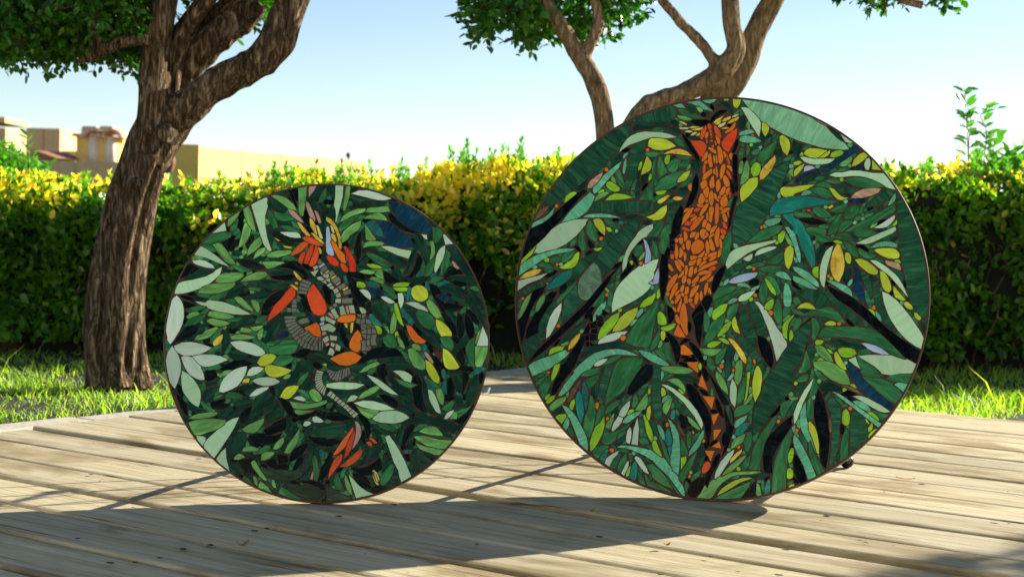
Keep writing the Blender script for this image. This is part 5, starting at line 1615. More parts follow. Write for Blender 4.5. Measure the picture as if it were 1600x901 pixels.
'c': """59 -468 62 57 10 7 7 2 3 -9 -4 -14 -9 -13 -18 -17 -20 -10 -15 -3,
18 -515 5 32 14 37 13 17 17 9 0 -21 -8 -18,
104 -320 1 -16 -13 -21 -11 -31 -9 -12 -19 -18 -11 -7 -8 1 34 55,
-150 315 15 27 22 23 15 6 15 -7 -6 -12 -21 -19 -22 -14,
109 -334 2 -17 -12 -55 -11 -19 -13 -13 3 29 5 21 16 37,
-28 356 -24 0 -24 7 -22 11 -10 12 15 5 5 -3 5 2 14 -5 11 -5,
56 321 3 0 2 -6 3 -9 -1 -5 -4 2""",
'b': """-13 431 3 -4 11 -49 -6 -4 13 -30 5 -23 -3 -2 -8 0 -11 4 -7 9 -3 31 -1 62 3 5,
-19 285 -20 -15 -6 12 5 -3 14 12,
-30 51 -1 9 15 7 1 -9""",
'p': """102 -404 11 43 2 24 0 12 -5 25 10 -4 7 -8 6 -16 1 -18 -2 -10 -8 -18 -13 -20,
-64 446 -8 15 -9 3 -6 12 -13 37 1 13 10 -6 15 -28 12 -32,
-104 443 -14 3 -31 21 -10 13 -8 16 18 -6 9 -5 20 -20,
-90 542 -1 42 28 4 -8 -19,
355 -38 5 -2 5 2 19 -22 10 -18 -6 -4 -13 13 -11 13,
-67 491 5 0 5 -3 11 -21 7 -22 -10 -2,
483 282 -9 -3 -13 9 -9 18 5 3 4 -1,
75 98 -6 0 -7 26 1 3 5 3 7 -20 1 -10,
21 82 -5 -1 -6 3 -14 15 9 4 9 -10,
-38 -486 4 -6 -3 -25 -8 5,
-20 16 -1 12 14 2 2 -9,
38 222 3 -6 -14 -12 -4 5,
-20 255 13 9 4 -6 -7 -6 -5 -3,
4 -11 3 -7 -10 -6 -5 8""",
'a': """39 347 -5 -1 -3 3 -7 41 -11 28 -9 14 -24 21 -3 7 2 8 16 -7 14 -15 12 -19 14 -37 1 -18 3 -4,
-385 12 0 -16 -8 -18 -12 -9 -8 -1 -4 2 -3 9 4 8 14 15,
-83 462 8 -4 15 -24 2 -16 6 -16 -3 -3 -9 7 -14 22 -5 18,
-130 445 8 -2 7 -5 37 -44 -5 -2 -9 1 -14 14 -14 19,
-76 405 11 -2 14 -10 24 -25 -2 -6 -28 19,
-138 256 7 -1 18 -17 9 -10 -3 -7 -4 0 -13 11,
-1 403 8 0 8 -6 5 -17 -2 -11 -15 16 -4 8,
-306 -167 2 8 5 6 9 3 11 0 -3 -16,
85 25 -3 12 1 24 3 4 7 2 -1 -30,
-146 204 6 1 11 -5 12 -8 1 -6 -4 -3 -5 3,
184 -487 7 -6 4 -8 7 -21 -7 4 -3 5,
72 46 -4 0 -5 4 -5 12 12 2,
-47 349 6 0 6 -10 2 -11 -7 -4,
68 202 1 -7 -15 -9 -7 5,
3 232 16 13 6 -4 -17 -12,
-116 207 -10 -1 -3 7 3 2 7 -1""",
'y': """242 144 10 -1 28 -88 -15 12 -12 19 -10 33,
233 207 9 10 16 5 23 1 17 -2 -5 -10 -12 -4,
235 202 43 3 13 -4 -3 -11 -22 -2 -19 3,
134 289 24 2 23 -6 11 -6 -5 -6 -26 1 -16 5,
101 221 11 0 12 -2 4 -2 8 -12 -11 -7 -17 2 -8 4,
196 24 -14 4 -5 20 -7 7 1 2 11 0 12 -7 6 -13,
257 37 6 -17 -10 2 -2 -3 0 -5 -2 2 -2 14 3 4""",
'S': """-28 48 18 9 13 4 15 -9 11 -10 -10 -14 -23 7 -18 -3,
54 130 11 -33 -20 -5 -6 32,
19 119 2 -1 17 -30 -5 -6 -8 -4 -2 2 0 5 -7 9 -9 15,
99 101 -19 0 -8 30 19 1,
-9 89 37 -19 -7 -13 -30 15 -3 9,
2 -55 7 25 10 -3 4 -4 4 -9 -5 -13,
7 17 27 -4 -1 -16 -23 2,
113 125 9 -1 9 -4 6 -7 3 -7 -8 -6 -9 2 -7 10,
-1 15 7 -16 -16 -12 -9 14 2 3,
30 -14 19 -10 -3 -18 -16 5,
-43 265 -14 -28 -15 17,
44 156 -1 -17 -19 1 0 14,
-19 225 -15 -3 -8 4 -8 7 8 4 9 1 5 -3,
22 171 -9 17 15 8 7 -13 -5 -5 -8 -3,
-7 232 -18 5 0 9 3 5 6 -6 6 4 7 -4,
121 -274 -15 -14 -9 8 15 13,
4 -206 13 16 9 -7 -12 -15,
29 158 -5 12 1 2 14 6 5 -14,
-27 67 -3 13 13 9 3 -8 1 -9,
110 -265 -15 -12 -8 7 13 13,
17 -214 11 15 9 -8 -10 -13,
97 -255 -12 -12 -9 8 12 11,
-65 274 16 6 5 -8 -14 -10,
30 -223 10 13 9 -7 -10 -12,
86 -246 -12 -11 -9 8 11 11,
-11 -165 3 -4 -15 -24 -6 5,
-7 -170 3 -3 -10 -28 -6 6,
61 -227 -11 -11 -9 7 11 11,
53 -240 11 11 9 -7 -11 -11,
-2 -174 3 -6 -7 -28 -6 6,
-13 -159 1 -5 -19 -22 -5 6,
13 -10 14 -5 -3 -11 -5 0 -5 3 -2 4,
-14 -153 0 -4 -22 -21 -2 9,
-16 -147 1 -4 -23 -15 -1 8,
-16 -140 -1 -4 -23 -11 -1 8,
-11 -121 -2 -5 -24 3 2 8,
-11 205 15 11 5 -8 -12 -9,
-13 -128 -1 -3 -26 -2 2 7,
-1 195 2 4 10 5 6 -5 -6 -10,
-15 -134 -2 -4 -24 -6 0 6 2 2,
-18 227 18 4 2 -14,
-31 219 16 4 4 -13,
-29 242 -9 17 11 -5""",
'T': """150 99 8 0 6 -3 20 -20 14 -18 -5 -5 -8 7 -13 -1 -8 5 -7 14 -6 4,
60 213 -11 28 9 3 10 -23,
-4 535 -12 0 -4 4 -1 7 12 6""",
's': """180 25 -4 -26 6 -16 -22 0 -1 22 2 16,
86 159 0 -20 -38 0 0 18,
-66 68 -21 -10 -10 -2 -9 3 -7 9 19 10 17 2 2 -1 1 -8,
-66 24 3 -3 -1 -4 -10 -6 -4 -8 -8 -7 2 -5 -11 -20 -8 9 11 20 -3 4 10 7 6 7,
140 -39 -14 0 0 18 2 5 -4 4 -2 8 7 3 9 1 2 -2 2 -21,
6 225 5 2 19 13 11 -12 -21 -18,
-98 44 4 -6 -32 -33 -7 10,
-101 46 -34 -29 -8 9 36 25,
-118 85 -1 -7 -2 -1 -41 -4 0 12,
77 193 4 -16 -24 -9 -7 14,
55 217 6 -13 -3 -3 -19 -12 -11 10,
-109 53 -35 -23 -6 9 35 19,
-120 75 -2 -8 -37 -9 -2 11,
-72 202 -5 -9 -34 9 4 11,
-68 214 -3 -9 -35 11 5 11,
-117 60 -34 -17 -6 10 36 13,
-82 179 -3 -10 -35 4 5 10,
-1 233 -2 3 4 10 -8 5 15 12 11 -14,
-77 190 -4 -8 -3 0 -27 4 0 3 -3 3 2 6 2 0,
51 -112 -8 -40 -11 2 13 36,
-36 266 19 13 7 -12 -14 -10 -8 2,
58 -109 -4 -39 -9 -4 8 41,
162 62 -23 4 -1 17 12 -4 4 -3,
-107 14 23 12 4 4 6 1 3 -2 -3 -6 -26 -15,
143 42 0 -17 -20 1 3 11,
43 -115 -13 -35 -10 2 18 31,
161 26 0 18 7 1 6 -2 4 -14,
-120 153 1 -19 -18 -1 5 17,
155 5 1 -22 -11 -1 -3 19,
67 -107 -2 -34 -8 -6 4 39,
-35 8 0 -5 -13 -29 -8 5 11 20 0 5 5 5,
118 61 4 19 12 3 2 -16,
-31 -4 6 -1 -1 -8 3 -27 -10 0 2 7,
-82 -6 5 8 9 6 5 7 5 2 2 -3 1 -3 -6 -4 -10 -14 -4 -3,
103 82 16 -2 -4 -19 -11 6,
-118 116 -3 -15 -15 -1 -1 14,
-91 -31 9 21 9 -4 -7 -20,
75 -104 1 -29 -8 -6 1 33,
-46 10 -1 -6 -4 -3 -9 -19 -10 5 14 17 2 5,
-137 117 0 13 17 1 2 -12,
-39 305 9 -13 -11 -8 -3 1 -5 10,
158 44 0 -19 -12 0 0 18,
83 -101 4 -24 -8 -6 -2 27,
34 -118 -17 -28 -6 7 18 20,
-38 -9 2 -31 -11 0 0 10,
-106 -18 -6 8 8 13 4 2 5 -7,
-140 100 -14 2 3 15 11 -2,
13 133 10 4 4 0 6 -9 -12 -7,
-77 -34 6 17 9 -4 -3 -14,
-18 -40 -5 34 1 6 7 -10,
143 5 3 16 12 0 -2 -12,
-124 2 12 13 7 -8 -7 -9 -4 -3,
27 -118 -17 -18 -3 10 14 10,
124 22 19 0 -3 -17,
142 45 -17 -6 -6 17,
119 58 18 5 5 -16,
140 97 -6 -11 -11 -3 1 13,
-60 -23 10 -5 -1 -12 -6 1 -5 3,
160 -34 -17 -5 1 17,
-110 17 18 19 5 -5 -2 -4,
142 63 21 -4 -4 -10,
13 127 2 -9 -11 -5 -5 7,
105 98 16 -1 -1 -14,
20 -115 -15 -9 -5 9 14 2,
-105 99 -14 2 3 14,
140 61 16 -14 -11 -1,
-117 167 14 -14 -3 -1 -12 4,
128 -42 13 0 4 -9 -4 0,
146 -20 12 0 3 -12,
161 47 4 11 6 -8,
-34 1 4 5 6 -2 -1 -5""",
'n': """417 -66 -12 10 -12 27 9 4 10 -13 10 -18 -1 -4""",
'A': """-58 435 8 -4 6 -12 13 -33 -2 -3 -5 -1 -8 11,
-5 435 5 -1 5 -6 7 -22 -7 1 -6 13,
181 -492 9 -25 6 -6 8 -4 -2 -5 -7 3 -6 9 -7 19,
205 -518 -12 27 -10 9 -4 -1 1 4 5 2 11 -12 9 -20"""},
        'R': {'D': """670 419 32 -55 24 -51 27 -71 17 -63 16 -88 5 -70 0 -39 -2 -42 -1 -2 -8 -2 -13 2 -10 12 -7 3 -18 28 -9 28 -25 110 -11 57 -8 63 -2 7 -7 103,
161 -540 -4 48 5 59 2 11 13 24 27 79 14 25 16 19 10 24 31 55 15 16 6 4 3 22 5 12 11 12 42 36 1 -41 -5 -26 -30 -105 -7 -13 -10 -13 -1 -42 -10 -28 -20 -31 -37 -42 -26 -52 -13 -20 -22 -22,
-714 336 25 51 37 58 45 60 65 69 45 39 45 34 61 37 14 -7 -6 -33 -10 -28 -11 -14 -9 -22 -77 -91 -119 -100 -43 -35 -15 -9 -21 -9,
258 539 -15 -54 -27 -76 -17 -41 -6 -9 -11 -29 -31 -58 -7 -24 -24 -23 -6 -2 -11 -14 -14 -10 -16 -2 -15 7 -5 5 3 13 -5 5 -3 15 2 52 7 36 16 32 2 3 3 -3 8 6 22 22 18 24 9 17 24 29 18 18 12 18 15 13 16 7 6 7,
-306 300 -21 -53 0 -5 -10 -21 -3 -3 -74 -127 -37 -47 -7 28 -8 17 -9 12 -16 10 15 22 0 14 57 57 2 9 24 29 31 30 35 26,
-526 319 17 26 9 5 25 6 42 3 100 2 59 -2 4 -9 1 -27 -37 -5 -123 -7 -46 2,
518 -598 3 73 -2 42 1 32 2 7 5 5 5 3 8 0 16 -7 7 -6 6 -10 12 -36 -2 -5 5 -9 1 -24 -35 -36,
444 -651 8 74 1 98 -7 33 -11 26 -2 15 5 12 14 12 11 -17 14 -11 5 -13 2 -19 -5 -55 3 -51 -5 -32 -14 -44 -9 -22,
-371 408 -9 3 -5 23 8 107 4 26 6 19 8 10 30 14 22 3 -24 -87 -8 -16 -2 -12 1 -10 -13 -45 -7 -18,
-186 -521 -23 21 -9 11 -6 15 -9 125 4 29 -3 29 24 1 2 -2 8 -91 -2 -11 4 -14,
-380 687 6 7 61 30 48 19 45 15 15 -10 10 -16 -1 -12 -7 -12 -12 -7 -13 -5 -110 -9,
-600 -139 -4 23 -1 21 8 45 10 24 36 43 0 -27 4 -16 7 -12 7 -6 14 -5 -47 -59,
160 -207 -15 11 -30 30 -17 25 -5 32 -2 33 2 19 9 15 18 -33 32 -67 7 -27,
292 11 21 9 27 6 21 1 23 -3 11 -4 22 -21 18 -20 3 -11 -27 -5 -21 2,
18 50 -3 7 14 35 4 -1 15 16 59 22 12 -1 6 5 5 10 6 4 16 5 65 31 9 9 -3 3 -8 1 9 5 9 2 11 5 10 -6 -26 -31 -26 -20 -20 -10 -52 -18 -27 -14 -51 -32 -31 -31,
391 28 8 6 5 1 16 -9 28 -28 67 -51 21 -21 17 -21 -11 -7 -11 0 -32 21 -44 39 -36 43,
197 -163 -9 -1 -22 7 -10 17 -39 102 21 13 22 -29 27 -54 7 -29,
594 89 9 -12 12 -66 17 -51 13 -25 24 -38 3 -11 -1 -12 -24 20 -16 21 -15 27 -18 39 -6 23 -3 31 0 25,
-727 -294 -17 29 -10 28 3 7 15 18 41 29 10 -16 3 0 16 25 -1 -28 -9 -21,
-388 -298 -15 -70 -7 -49 -5 -11 -5 -5 -11 -3 -13 0 8 56 19 80,
67 -157 18 -4 23 -9 12 -8 17 -15 21 -25 19 -29 9 -19 11 -31 -12 -4 -6 15 -7 11 -6 5 -3 -5 -3 4 3 5 0 6 -5 12 -12 -1,
-481 154 2 -6 -1 -13 -10 -17 -24 -23 -31 -43 -12 -6 -11 -1 -4 11 4 22 15 24 11 13 2 -4 3 0 8 14 6 5 21 13,
549 363 25 25 44 35 18 6 16 -3 9 -5 -6 -9 -16 -16 -33 -20 -26 -12 -19 -6 -5 0,
-683 -195 -10 15 0 16 5 24 11 26 14 27 17 24 9 10 7 -6 1 -11 -16 -24 -19 -67,
-788 -44 -1 6 11 13 36 28 21 12 40 13 16 13 34 16 -6 -9 -26 -28 -9 7 -7 -6 -3 -4 7 -8 -40 -14 -28 -15 -29 -19,
581 -2 -39 86 -2 13 7 8 13 -6 9 -9 11 -22 7 -47 -1 -11,
-374 -93 59 54 33 25 31 18 4 -9 -4 -1 -1 -7 -19 -11 -12 -11 -65 -47 -19 -11,
-191 355 7 -22 2 -25 -9 -35 -22 4 -1 8 2 29 6 33 3 5,
-147 -415 11 -5 11 -13 47 -35 8 -9 -10 -3 -15 1 -13 4 -14 8 -18 21 -3 13 -3 3,
-482 169 8 16 14 13 26 33 8 6 2 5 9 4 1 -15 -2 -6 -5 -14 -9 -15 -13 -13 -17 -10,
527 432 -14 -12 -23 -8 -20 -2 -12 3 -14 6 -13 10 -10 12 45 -9,
351 -332 -6 -22 -11 -18 -16 -16 -11 0 1 23 9 19 15 11,
359 -168 13 -16 7 -20 0 -14 -3 -6 0 -8 -10 -14 -8 19 -3 22 -1 23,
280 121 13 8 6 0 5 3 4 -3 5 0 1 3 7 -1 20 -10 15 -17 -2 -3 -5 1 -31 10 -34 6,
544 335 49 23 43 28 1 -8 -5 -8 -29 -20 -38 -15 -15 -2,
-228 -496 7 -9 6 -16 6 -8 10 -27 -1 -4 2 -8 -1 -2 -11 7 -8 9 -11 25 -3 23,
360 -592 -12 20 -12 29 -7 18 2 5 16 -12 13 -22 4 -20 -1 -9,
83 -507 -13 19 -19 44 -6 10 10 -2 10 3 2 -2 0 -3 5 -12 8 -26,
603 228 7 6 52 27 7 2 2 -2 -10 -17 -19 -14 -30 -6,
-330 -403 4 -12 -7 -29 -18 -30 -4 -3 -4 13 9 30,
308 -410 6 -7 0 -11 -3 -11 -10 -17 -12 -11 -3 3 0 6 3 16 9 21,
695 72 -9 7 -24 30 -4 7 2 3 5 1 17 -7 9 -8 7 -16 0 -12,
205 651 -14 -24 -12 -14 -19 -15 -11 -6 10 23 13 16 15 12,
-379 94 -1 -12 -7 -18 -16 -7 1 -13 -10 -12 -12 -8 0 6 12 26 20 27,
151 609 -7 -7 -8 -2 -26 -21 -5 -2 -3 2 3 11 15 17 20 6,
-693 -288 9 12 23 19 11 5 3 -2 -6 -14 -14 -13 -22 -10,
136 90 -47 -9 -8 1 7 10 13 7 19 0 8 -3,
248 104 3 3 5 0 15 -5 18 -10 10 -11 -1 -2 -9 2 -3 -2 -11 4 -17 10,
247 20 -7 7 -14 29 -3 11 2 7 11 -8 10 -20 4 -17 0 -5,
-281 -640 3 4 8 0 17 -6 8 -7 9 -21 -2 -3 -23 21 -16 7,
-446 -420 -5 6 -3 28 4 15 6 7 4 -3 1 -16 -5 -34,
404 -118 -9 8 -7 18 0 9 3 6 3 0 4 -5 8 -14 2 -16,
372 485 7 8 14 4 16 1 6 -5 -8 -9 -17 -4 -11 1,
576 -114 -9 3 -12 15 -5 12 2 7 15 -11 5 -7 5 -13,
444 -362 1 -6 -5 -14 -10 -15 -6 -4 -3 10 3 9 13 18,
-223 351 -5 -7 -20 -16 -9 -4 -4 3 2 10 13 14 14 3,
42 -170 -2 9 3 6 15 20 5 3 3 -9 -3 -11 -12 -14,
-365 391 -3 -2 -14 1 -16 4 -8 6 6 5 13 0 11 -4,
238 308 21 -28 1 -4 -2 -2 -10 3 -6 5 -7 14 0 9,
-626 369 -2 -15 -8 -8 -13 -4 -8 4,
-232 -165 -5 6 -2 9 5 19 6 6 3 -6 -2 -8 1 -9 -2 -11,
73 -243 -6 8 -5 21 0 5 3 5 6 -6 4 -14 2 -12,
568 179 0 10 6 7 5 0 8 -5 2 -9 -8 -7 -10 2,
227 -12 -2 -3 -9 3 -15 12 -5 10 3 3 7 -3 17 -14,
274 41 4 2 7 -4 22 -17 -6 -4 -13 4 -9 8,
-351 652 -14 -14 -16 -11 -3 2 4 13 10 9 16 3,
46 -200 -5 -5 -12 -5 -10 1 -6 4 9 8 8 3,
462 377 -6 -11 -14 -6 -5 0 -4 4 7 8 13 7 6 1,
-507 -225 5 -6 0 -10 -10 -14 -4 -1 -3 5 8 23,
117 -323 -6 6 0 7 4 6 5 2 6 -4 1 -6 -2 -6,
101 568 8 -8 2 -7 -2 -9 -6 -7 -5 7 0 15,
316 -316 -8 6 0 7 3 4 6 3 8 -6 0 -2 0 -5,
2 -334 -16 20 0 2 2 3 8 -2 7 -6 2 -7,
74 767 -6 -9 -9 0 -5 8 4 10 7 1,
-397 247 -6 4 -11 15 -1 3 3 3 6 -2 10 -9 2 -10,
-426 -309 3 -6 -3 -13 -8 -9 -4 5 1 8 4 9,
-294 262 -16 -11 -8 0 -4 4 5 6 8 4 9 1,
-193 -100 -9 14 -2 9 3 5 10 -10 2 -12,
-612 162 0 8 7 9 7 4 6 -1 0 -7 -5 -5 -9 -8,
155 -713 4 5 7 2 6 -3 2 -7 -7 -8 -3 1 -5 2,
430 -84 -5 -5 -9 -4 -10 2 -3 5 3 3 6 3,
279 259 -4 0 -7 7 -6 10 -1 4 3 3 3 0 11 -10 2 -5,
62 -368 -6 4 -4 12 2 7 4 4 4 -3 2 -10 0 -11,
124 -241 -6 4 -9 14 3 8 7 -6 5 -8 3 -7,
627 434 -4 -7 -8 -4 -7 6 4 9 7 3,
-471 504 8 5 13 -3 5 -5 2 -6 -3 -3 -6 2 -14 6,
-166 341 -6 -9 -5 0 -5 3 -2 9 3 5 7 0 5 -2,
-626 -395 3 -4 -2 -17 -6 -6 -4 2 -1 7 6 15,
444 -184 6 4 14 -4 6 -8 -3 -3 -6 1 -15 7,
246 137 5 -4 3 -8 -3 -5 -5 -2 -9 7 1 6,
-691 -357 10 -6 0 -6 -8 -6 -9 6 -1 6,
149 -698 -4 -4 -14 -2 -6 1 -4 4 4 3 10 1 9 1,
305 457 2 -2 1 -11 -3 -3 -10 -2 -3 6 2 6,
-153 -396 15 -11 5 -7 -3 -3 -15 8 -4 10,
-250 550 3 3 10 1 4 -4 1 -5 -3 -6 -7 -3 -4 3,
-207 -523 -7 4 -2 6 5 8 6 -2 5 -8,
-362 275 -9 -8 -6 3 -3 7 6 7 8 -1,
-401 -497 1 5 8 6 3 0 6 -5 -2 -6 -6 -4,
-457 -212 -3 -5 -10 -3 -7 6 1 4 7 5 5 0,
-692 72 10 -10 -3 -5 -8 -3 -6 6 -1 3 4 6,
390 -39 0 -6 -8 -4 -3 1 -4 7 0 4 5 4,
-291 541 9 3 5 -3 2 -5 -3 -7 -6 -2 -8 9,
-280 -413 7 0 4 -7 -6 -9 -5 1 -4 6 1 6,
-406 -8 -7 11 9 7 7 -8 -3 -9,
-98 -353 -3 -4 -7 -3 -9 9 4 5 6 0 8 -4,
-185 633 5 6 5 0 4 -2 3 -8 -7 -7 -8 5,
-220 -132 8 -4 2 -4 -7 -9 -5 1 -2 3 -1 7,
-79 -483 4 3 7 1 6 -8 -1 -4 -3 -2 -4 -1 -7 5,
-275 -259 -6 -6 -7 1 -3 5 2 5 4 3 5 -2,
607 82 -5 0 -5 8 7 7 4 0 2 -3 1 -7,
435 518 8 7 6 -5 2 -5 -8 -7 -7 5,
-496 -355 -5 -8 -3 -1 -7 8 4 6 6 0,
729 -42 3 4 5 2 5 -3 2 -5 -7 -7 -5 4,
-17 -117 -4 3 -2 8 1 3 4 3 8 -7 -1 -3,
470 185 4 3 4 0 6 -2 0 -6 -7 -5 -5 2,
308 -406 6 5 4 1 5 -5 -3 -7 -3 -3 -3 1,
391 477 7 4 4 -1 4 -3 -1 -5 -9 -4""",
'L': """62 787 65 -8 76 -16 62 -19 66 -27 34 -24 28 -15 15 -19 28 -27 16 -11 12 -6 17 -23 -3 -3 -24 -2 -77 7 -88 27 -53 22 -61 33 -18 18 -11 2 -9 7 -26 32 -24 18""",
'M': """-405 -91 -3 29 7 44 8 25 17 25 34 38 33 29 8 -2 6 5 2 8 2 -4 3 -1 14 7 6 7 8 1 3 4 22 5 -8 -35 -7 -18 0 -16 -2 -10 -21 -21 16 -5 -12 -20 -20 -21 -27 -20 -66 -38,
622 29 21 -7 33 -25 17 -18 32 -39 41 -60 12 -23 -8 -42 -20 8 -34 24 -18 18 -18 22 -22 32 -14 29 -15 39,
-524 283 -8 -12 -1 -10 -34 -46 -40 -36 -41 -22 -27 -6 -36 -13 -23 2 6 11 4 21 31 32 23 31 22 18 14 9 57 18,
539 -223 42 7 84 1 18 -7 24 -7 9 -1 2 2 -1 2 4 -1 32 -17 -13 -34 -8 -2 -38 -2 -30 -8 -11 1 -26 3 0 5 -26 22,
410 483 25 12 23 -1 30 9 37 0 49 -8 41 0 20 -24 27 -40 -17 3 -18 6 -11 8 -17 10 -28 13 -28 8 -24 3 -22 0 -37 -5 -24 -1,
217 220 -4 -8 -7 -5 -54 -21 -43 -23 -29 -23 -47 -43 -1 8 -5 8 1 13 11 31 10 12 10 8 12 6 35 12,
-191 628 -36 -5 -46 4 -14 0 -13 -4 -77 -29 -20 -14 -20 -18 5 17 23 39 17 14 27 12 26 5 67 -2 34 -8,
-374 73 -2 29 3 26 8 28 14 31 21 31 8 16 14 15 20 12 23 8 1 -17 -25 -35 -13 -4 -18 -19 -26 -37 -9 -24 -5 -38,
-197 -366 20 0 23 -10 41 -27 30 -25 28 -33 18 -29 6 -17 1 -8 -4 -15 -29 47 -44 51 -47 40,
406 37 -10 9 -8 24 -1 31 2 24 8 30 10 25 12 13 15 9 -20 -86,
134 634 -29 43 -47 78 18 0 12 -5 21 -18 25 -29 4 -13 0 -20,
573 150 20 0 17 -8 27 -18 28 -23 15 -16 17 -27 21 -48 -70 81 -47 35,
520 214 18 10 92 44 34 16 1 -2 2 -7 -1 -6 -12 -11 -74 -39 -24 -7,
312 -494 -3 40 12 39 24 52 33 49 -8 -34 -28 -63 -19 -64,
526 -376 26 3 28 -8 50 -25 33 -22 -17 -4 -17 2 -15 6,
429 550 -9 -10 -12 -8 -24 -5 -32 -2 -15 2 -18 6 -10 7 -13 14 10 2 41 -8,
88 -440 -13 14 -5 11 -3 13 -1 42 7 30 14 -22 5 -17 0 -39,
145 16 -6 -12 -19 -22 -14 -8 -22 -2 -2 10 6 10 6 6 27 12,
220 191 -8 -8 -13 -6 -60 -25 0 8 5 10 17 13 28 8 19 2,
559 555 5 -13 0 -14 -5 -19 -7 -2 -8 7 -3 16 6 18 5 5,
550 -271 -21 12 -24 20 26 14 9 -28,
128 161 0 -17 -9 -12 -14 0 -13 9 28 17,
495 616 -16 0 -13 4 -18 30""",
'x': """414 46 55 -23 30 -14 29 -18 40 -32 79 -74 47 -34 73 -45 -13 -45 -20 10 -23 9 -52 55 -30 27 -18 12 -55 49 -51 40 -40 24 -16 13 -19 20,
-780 118 10 58 16 61 47 23 19 14 52 55 64 62 20 13 13 -4 3 -4 -30 -28 -60 -80 -53 -60 -19 -27 -30 -26 -40 -45,
435 -654 -13 13 -8 16 -4 23 -1 41 -24 100 -1 30 2 29 10 47 12 -16 12 -27 18 -78 0 -24 5 -16 2 -41 -4 -56,
209 -680 -6 32 -1 32 5 40 7 20 15 24 18 21 40 38 19 12 -5 -22 5 -9 -2 -6 -36 -61 -21 -40 -6 -17 -5 -31 2 -35,
-392 86 -23 -27 -11 -29 -32 -53 -24 -33 -35 -45 -52 -57 -88 -88 -68 -59 20 33 18 23 69 76 94 99 34 43 51 73 22 23,
-623 -429 0 19 5 27 7 22 13 24 4 30 8 1 6 3 18 39 37 64 30 64 6 -22 -4 -21 -19 -4 -3 -3 10 -23 -37 -103 -13 -24 -33 -44 -20 -43,
-8 -607 -6 46 -12 54 -27 48 -31 36 -12 32 -7 29 1 3 11 1 11 -2 18 -16 51 -85 9 -20 3 -17 1 -44 -4 -38,
-744 -208 4 34 12 35 19 36 8 3 14 19 12 25 4 19 11 14 8 5 24 3 -18 -42 -19 -27 -24 -47 -7 -29 1 -21 -27 -16 -14 -12,
-756 -230 -12 46 -10 45 13 16 14 26 16 42 6 28 3 7 8 9 38 15 -4 -21 -31 -43 -14 -32 -17 -76,
-206 -37 -8 3 -4 16 0 15 -4 11 -2 19 -4 81 4 41 10 -3 13 34 6 -8 3 -9 0 -11 -7 -33 0 -16 5 -18 1 -18 -3 -4 2 -10 -8 -47,
-57 -210 -11 18 -6 18 -8 47 -11 29 0 9 2 8 30 41 1 -9 10 -10 2 -19 -2 -60,
162 -159 29 -10 10 -11 11 -19 9 -27 4 -24 -1 -21 -7 -13 -23 28 -17 28 -11 33,
-159 349 8 -10 2 -14 -2 -34 -7 -39 2 -17 -9 -5 -5 -9 -6 -5 -2 -6 -16 -3 -3 20 4 2 3 7 2 40 12 41,
316 -604 12 -9 12 -17 14 -29 9 -25 2 -19 -22 -11 -15 20 -8 23 -4 18 -1 25,
-15 -711 1 -25 -16 -38 -11 -12 -6 -3 -19 1 -6 9 -2 13 4 16 6 10 8 11 10 6 13 7,
47 -444 25 -55 11 -15 4 0 -3 -24 -9 -34 -11 -31 -16 -31 8 40 5 44,
-140 -281 -7 11 -13 41 -16 40 -10 15 -4 11 2 3 21 -12 12 -9 11 -14 8 -14 5 -15 1 -24 -2 -16,
-104 484 6 -15 4 -16 0 -27 -3 -25 -7 -21 -12 -24 -13 -13 -13 -7 23 78 2 36,
-22 1 0 28 7 38 19 29 20 17 4 -8 0 -5 -26 -73 -13 -23,
53 405 -10 41 -7 56 -2 52 6 8 7 -1 4 -3 3 -16 2 -66 5 -58 -2 -7,
39 -618 1 -16 -4 -18 -23 -46 -15 -48 -10 13 1 29 7 13 10 10 16 50 6 7,
-41 -279 -6 3 -13 12 -23 32 -13 25 -3 10 3 3 19 -11 23 -26 8 -15 2 -8 6 -13,
-95 529 -15 14 -25 35 -24 38 -11 23 6 1 5 -3 25 -33 30 -48 9 -20,
-140 695 14 6 52 1 10 -2 3 -4 -3 -7 -10 -8 -18 -6 -13 0 -17 5,
-182 -129 -9 73 13 -6 7 -6 5 -8 4 -12 0 -15 -3 -9,
17 -409 11 -15 12 -28 7 -23 0 -5 -2 -3 -13 11 -1 5 -8 10 -5 10 -5 27 1 8,
3 739 -35 -24 -24 -26 -3 -2 -1 2 1 7 -1 6 5 12 14 19 22 10 19 0,
-379 40 -3 3 4 16 12 20 22 19 14 5 2 -3 -11 -18 -28 -33,
-23 -348 -7 7 -9 20 -5 23 3 9 14 -11 9 -20 1 -18,
539 -370 -22 -7 -26 0 -10 5 8 9 14 6 11 1 19 -7,
-509 -122 -2 3 -1 11 3 15 18 20 14 2 1 -6 -9 -16 -14 -22,
52 624 2 -14 -2 -12 -4 -15 -9 -18 -7 5 1 14 10 33,
-62 -268 -7 -3 -42 -2 -8 3 6 6 12 7 14 2 14 -4,
517 203 6 5 8 2 16 -2 18 -16 2 -9 -3 -1 -27 15 -11 1,
51 -590 -5 8 -2 22 4 17 6 10 4 -7 1 -10 -3 -35,
-340 150 13 -14 9 -15 5 -16 0 -6 -2 -3 -9 8 -12 17 -1 8 -5 10 -1 8,
255 -425 3 -3 -1 -11 -7 -15 -15 -14 -11 -4 -2 2 2 5,
43 398 -5 7 -7 24 -4 24 2 4 8 -7 6 -10 6 -29,
-685 43 11 11 24 10 3 4 7 2 7 -2 -10 -13 -24 -13 -13 -2,
-486 -206 1 26 25 -1 -3 -22,
320 27 -3 -2 -11 1 -19 14 -7 18 1 9 24 -27,
489 -525 -5 6 -2 20 2 12 4 6 8 -10 3 -13 -4 -14,
-95 -187 -6 -5 -29 -17 -5 3 6 14 11 9 14 1,
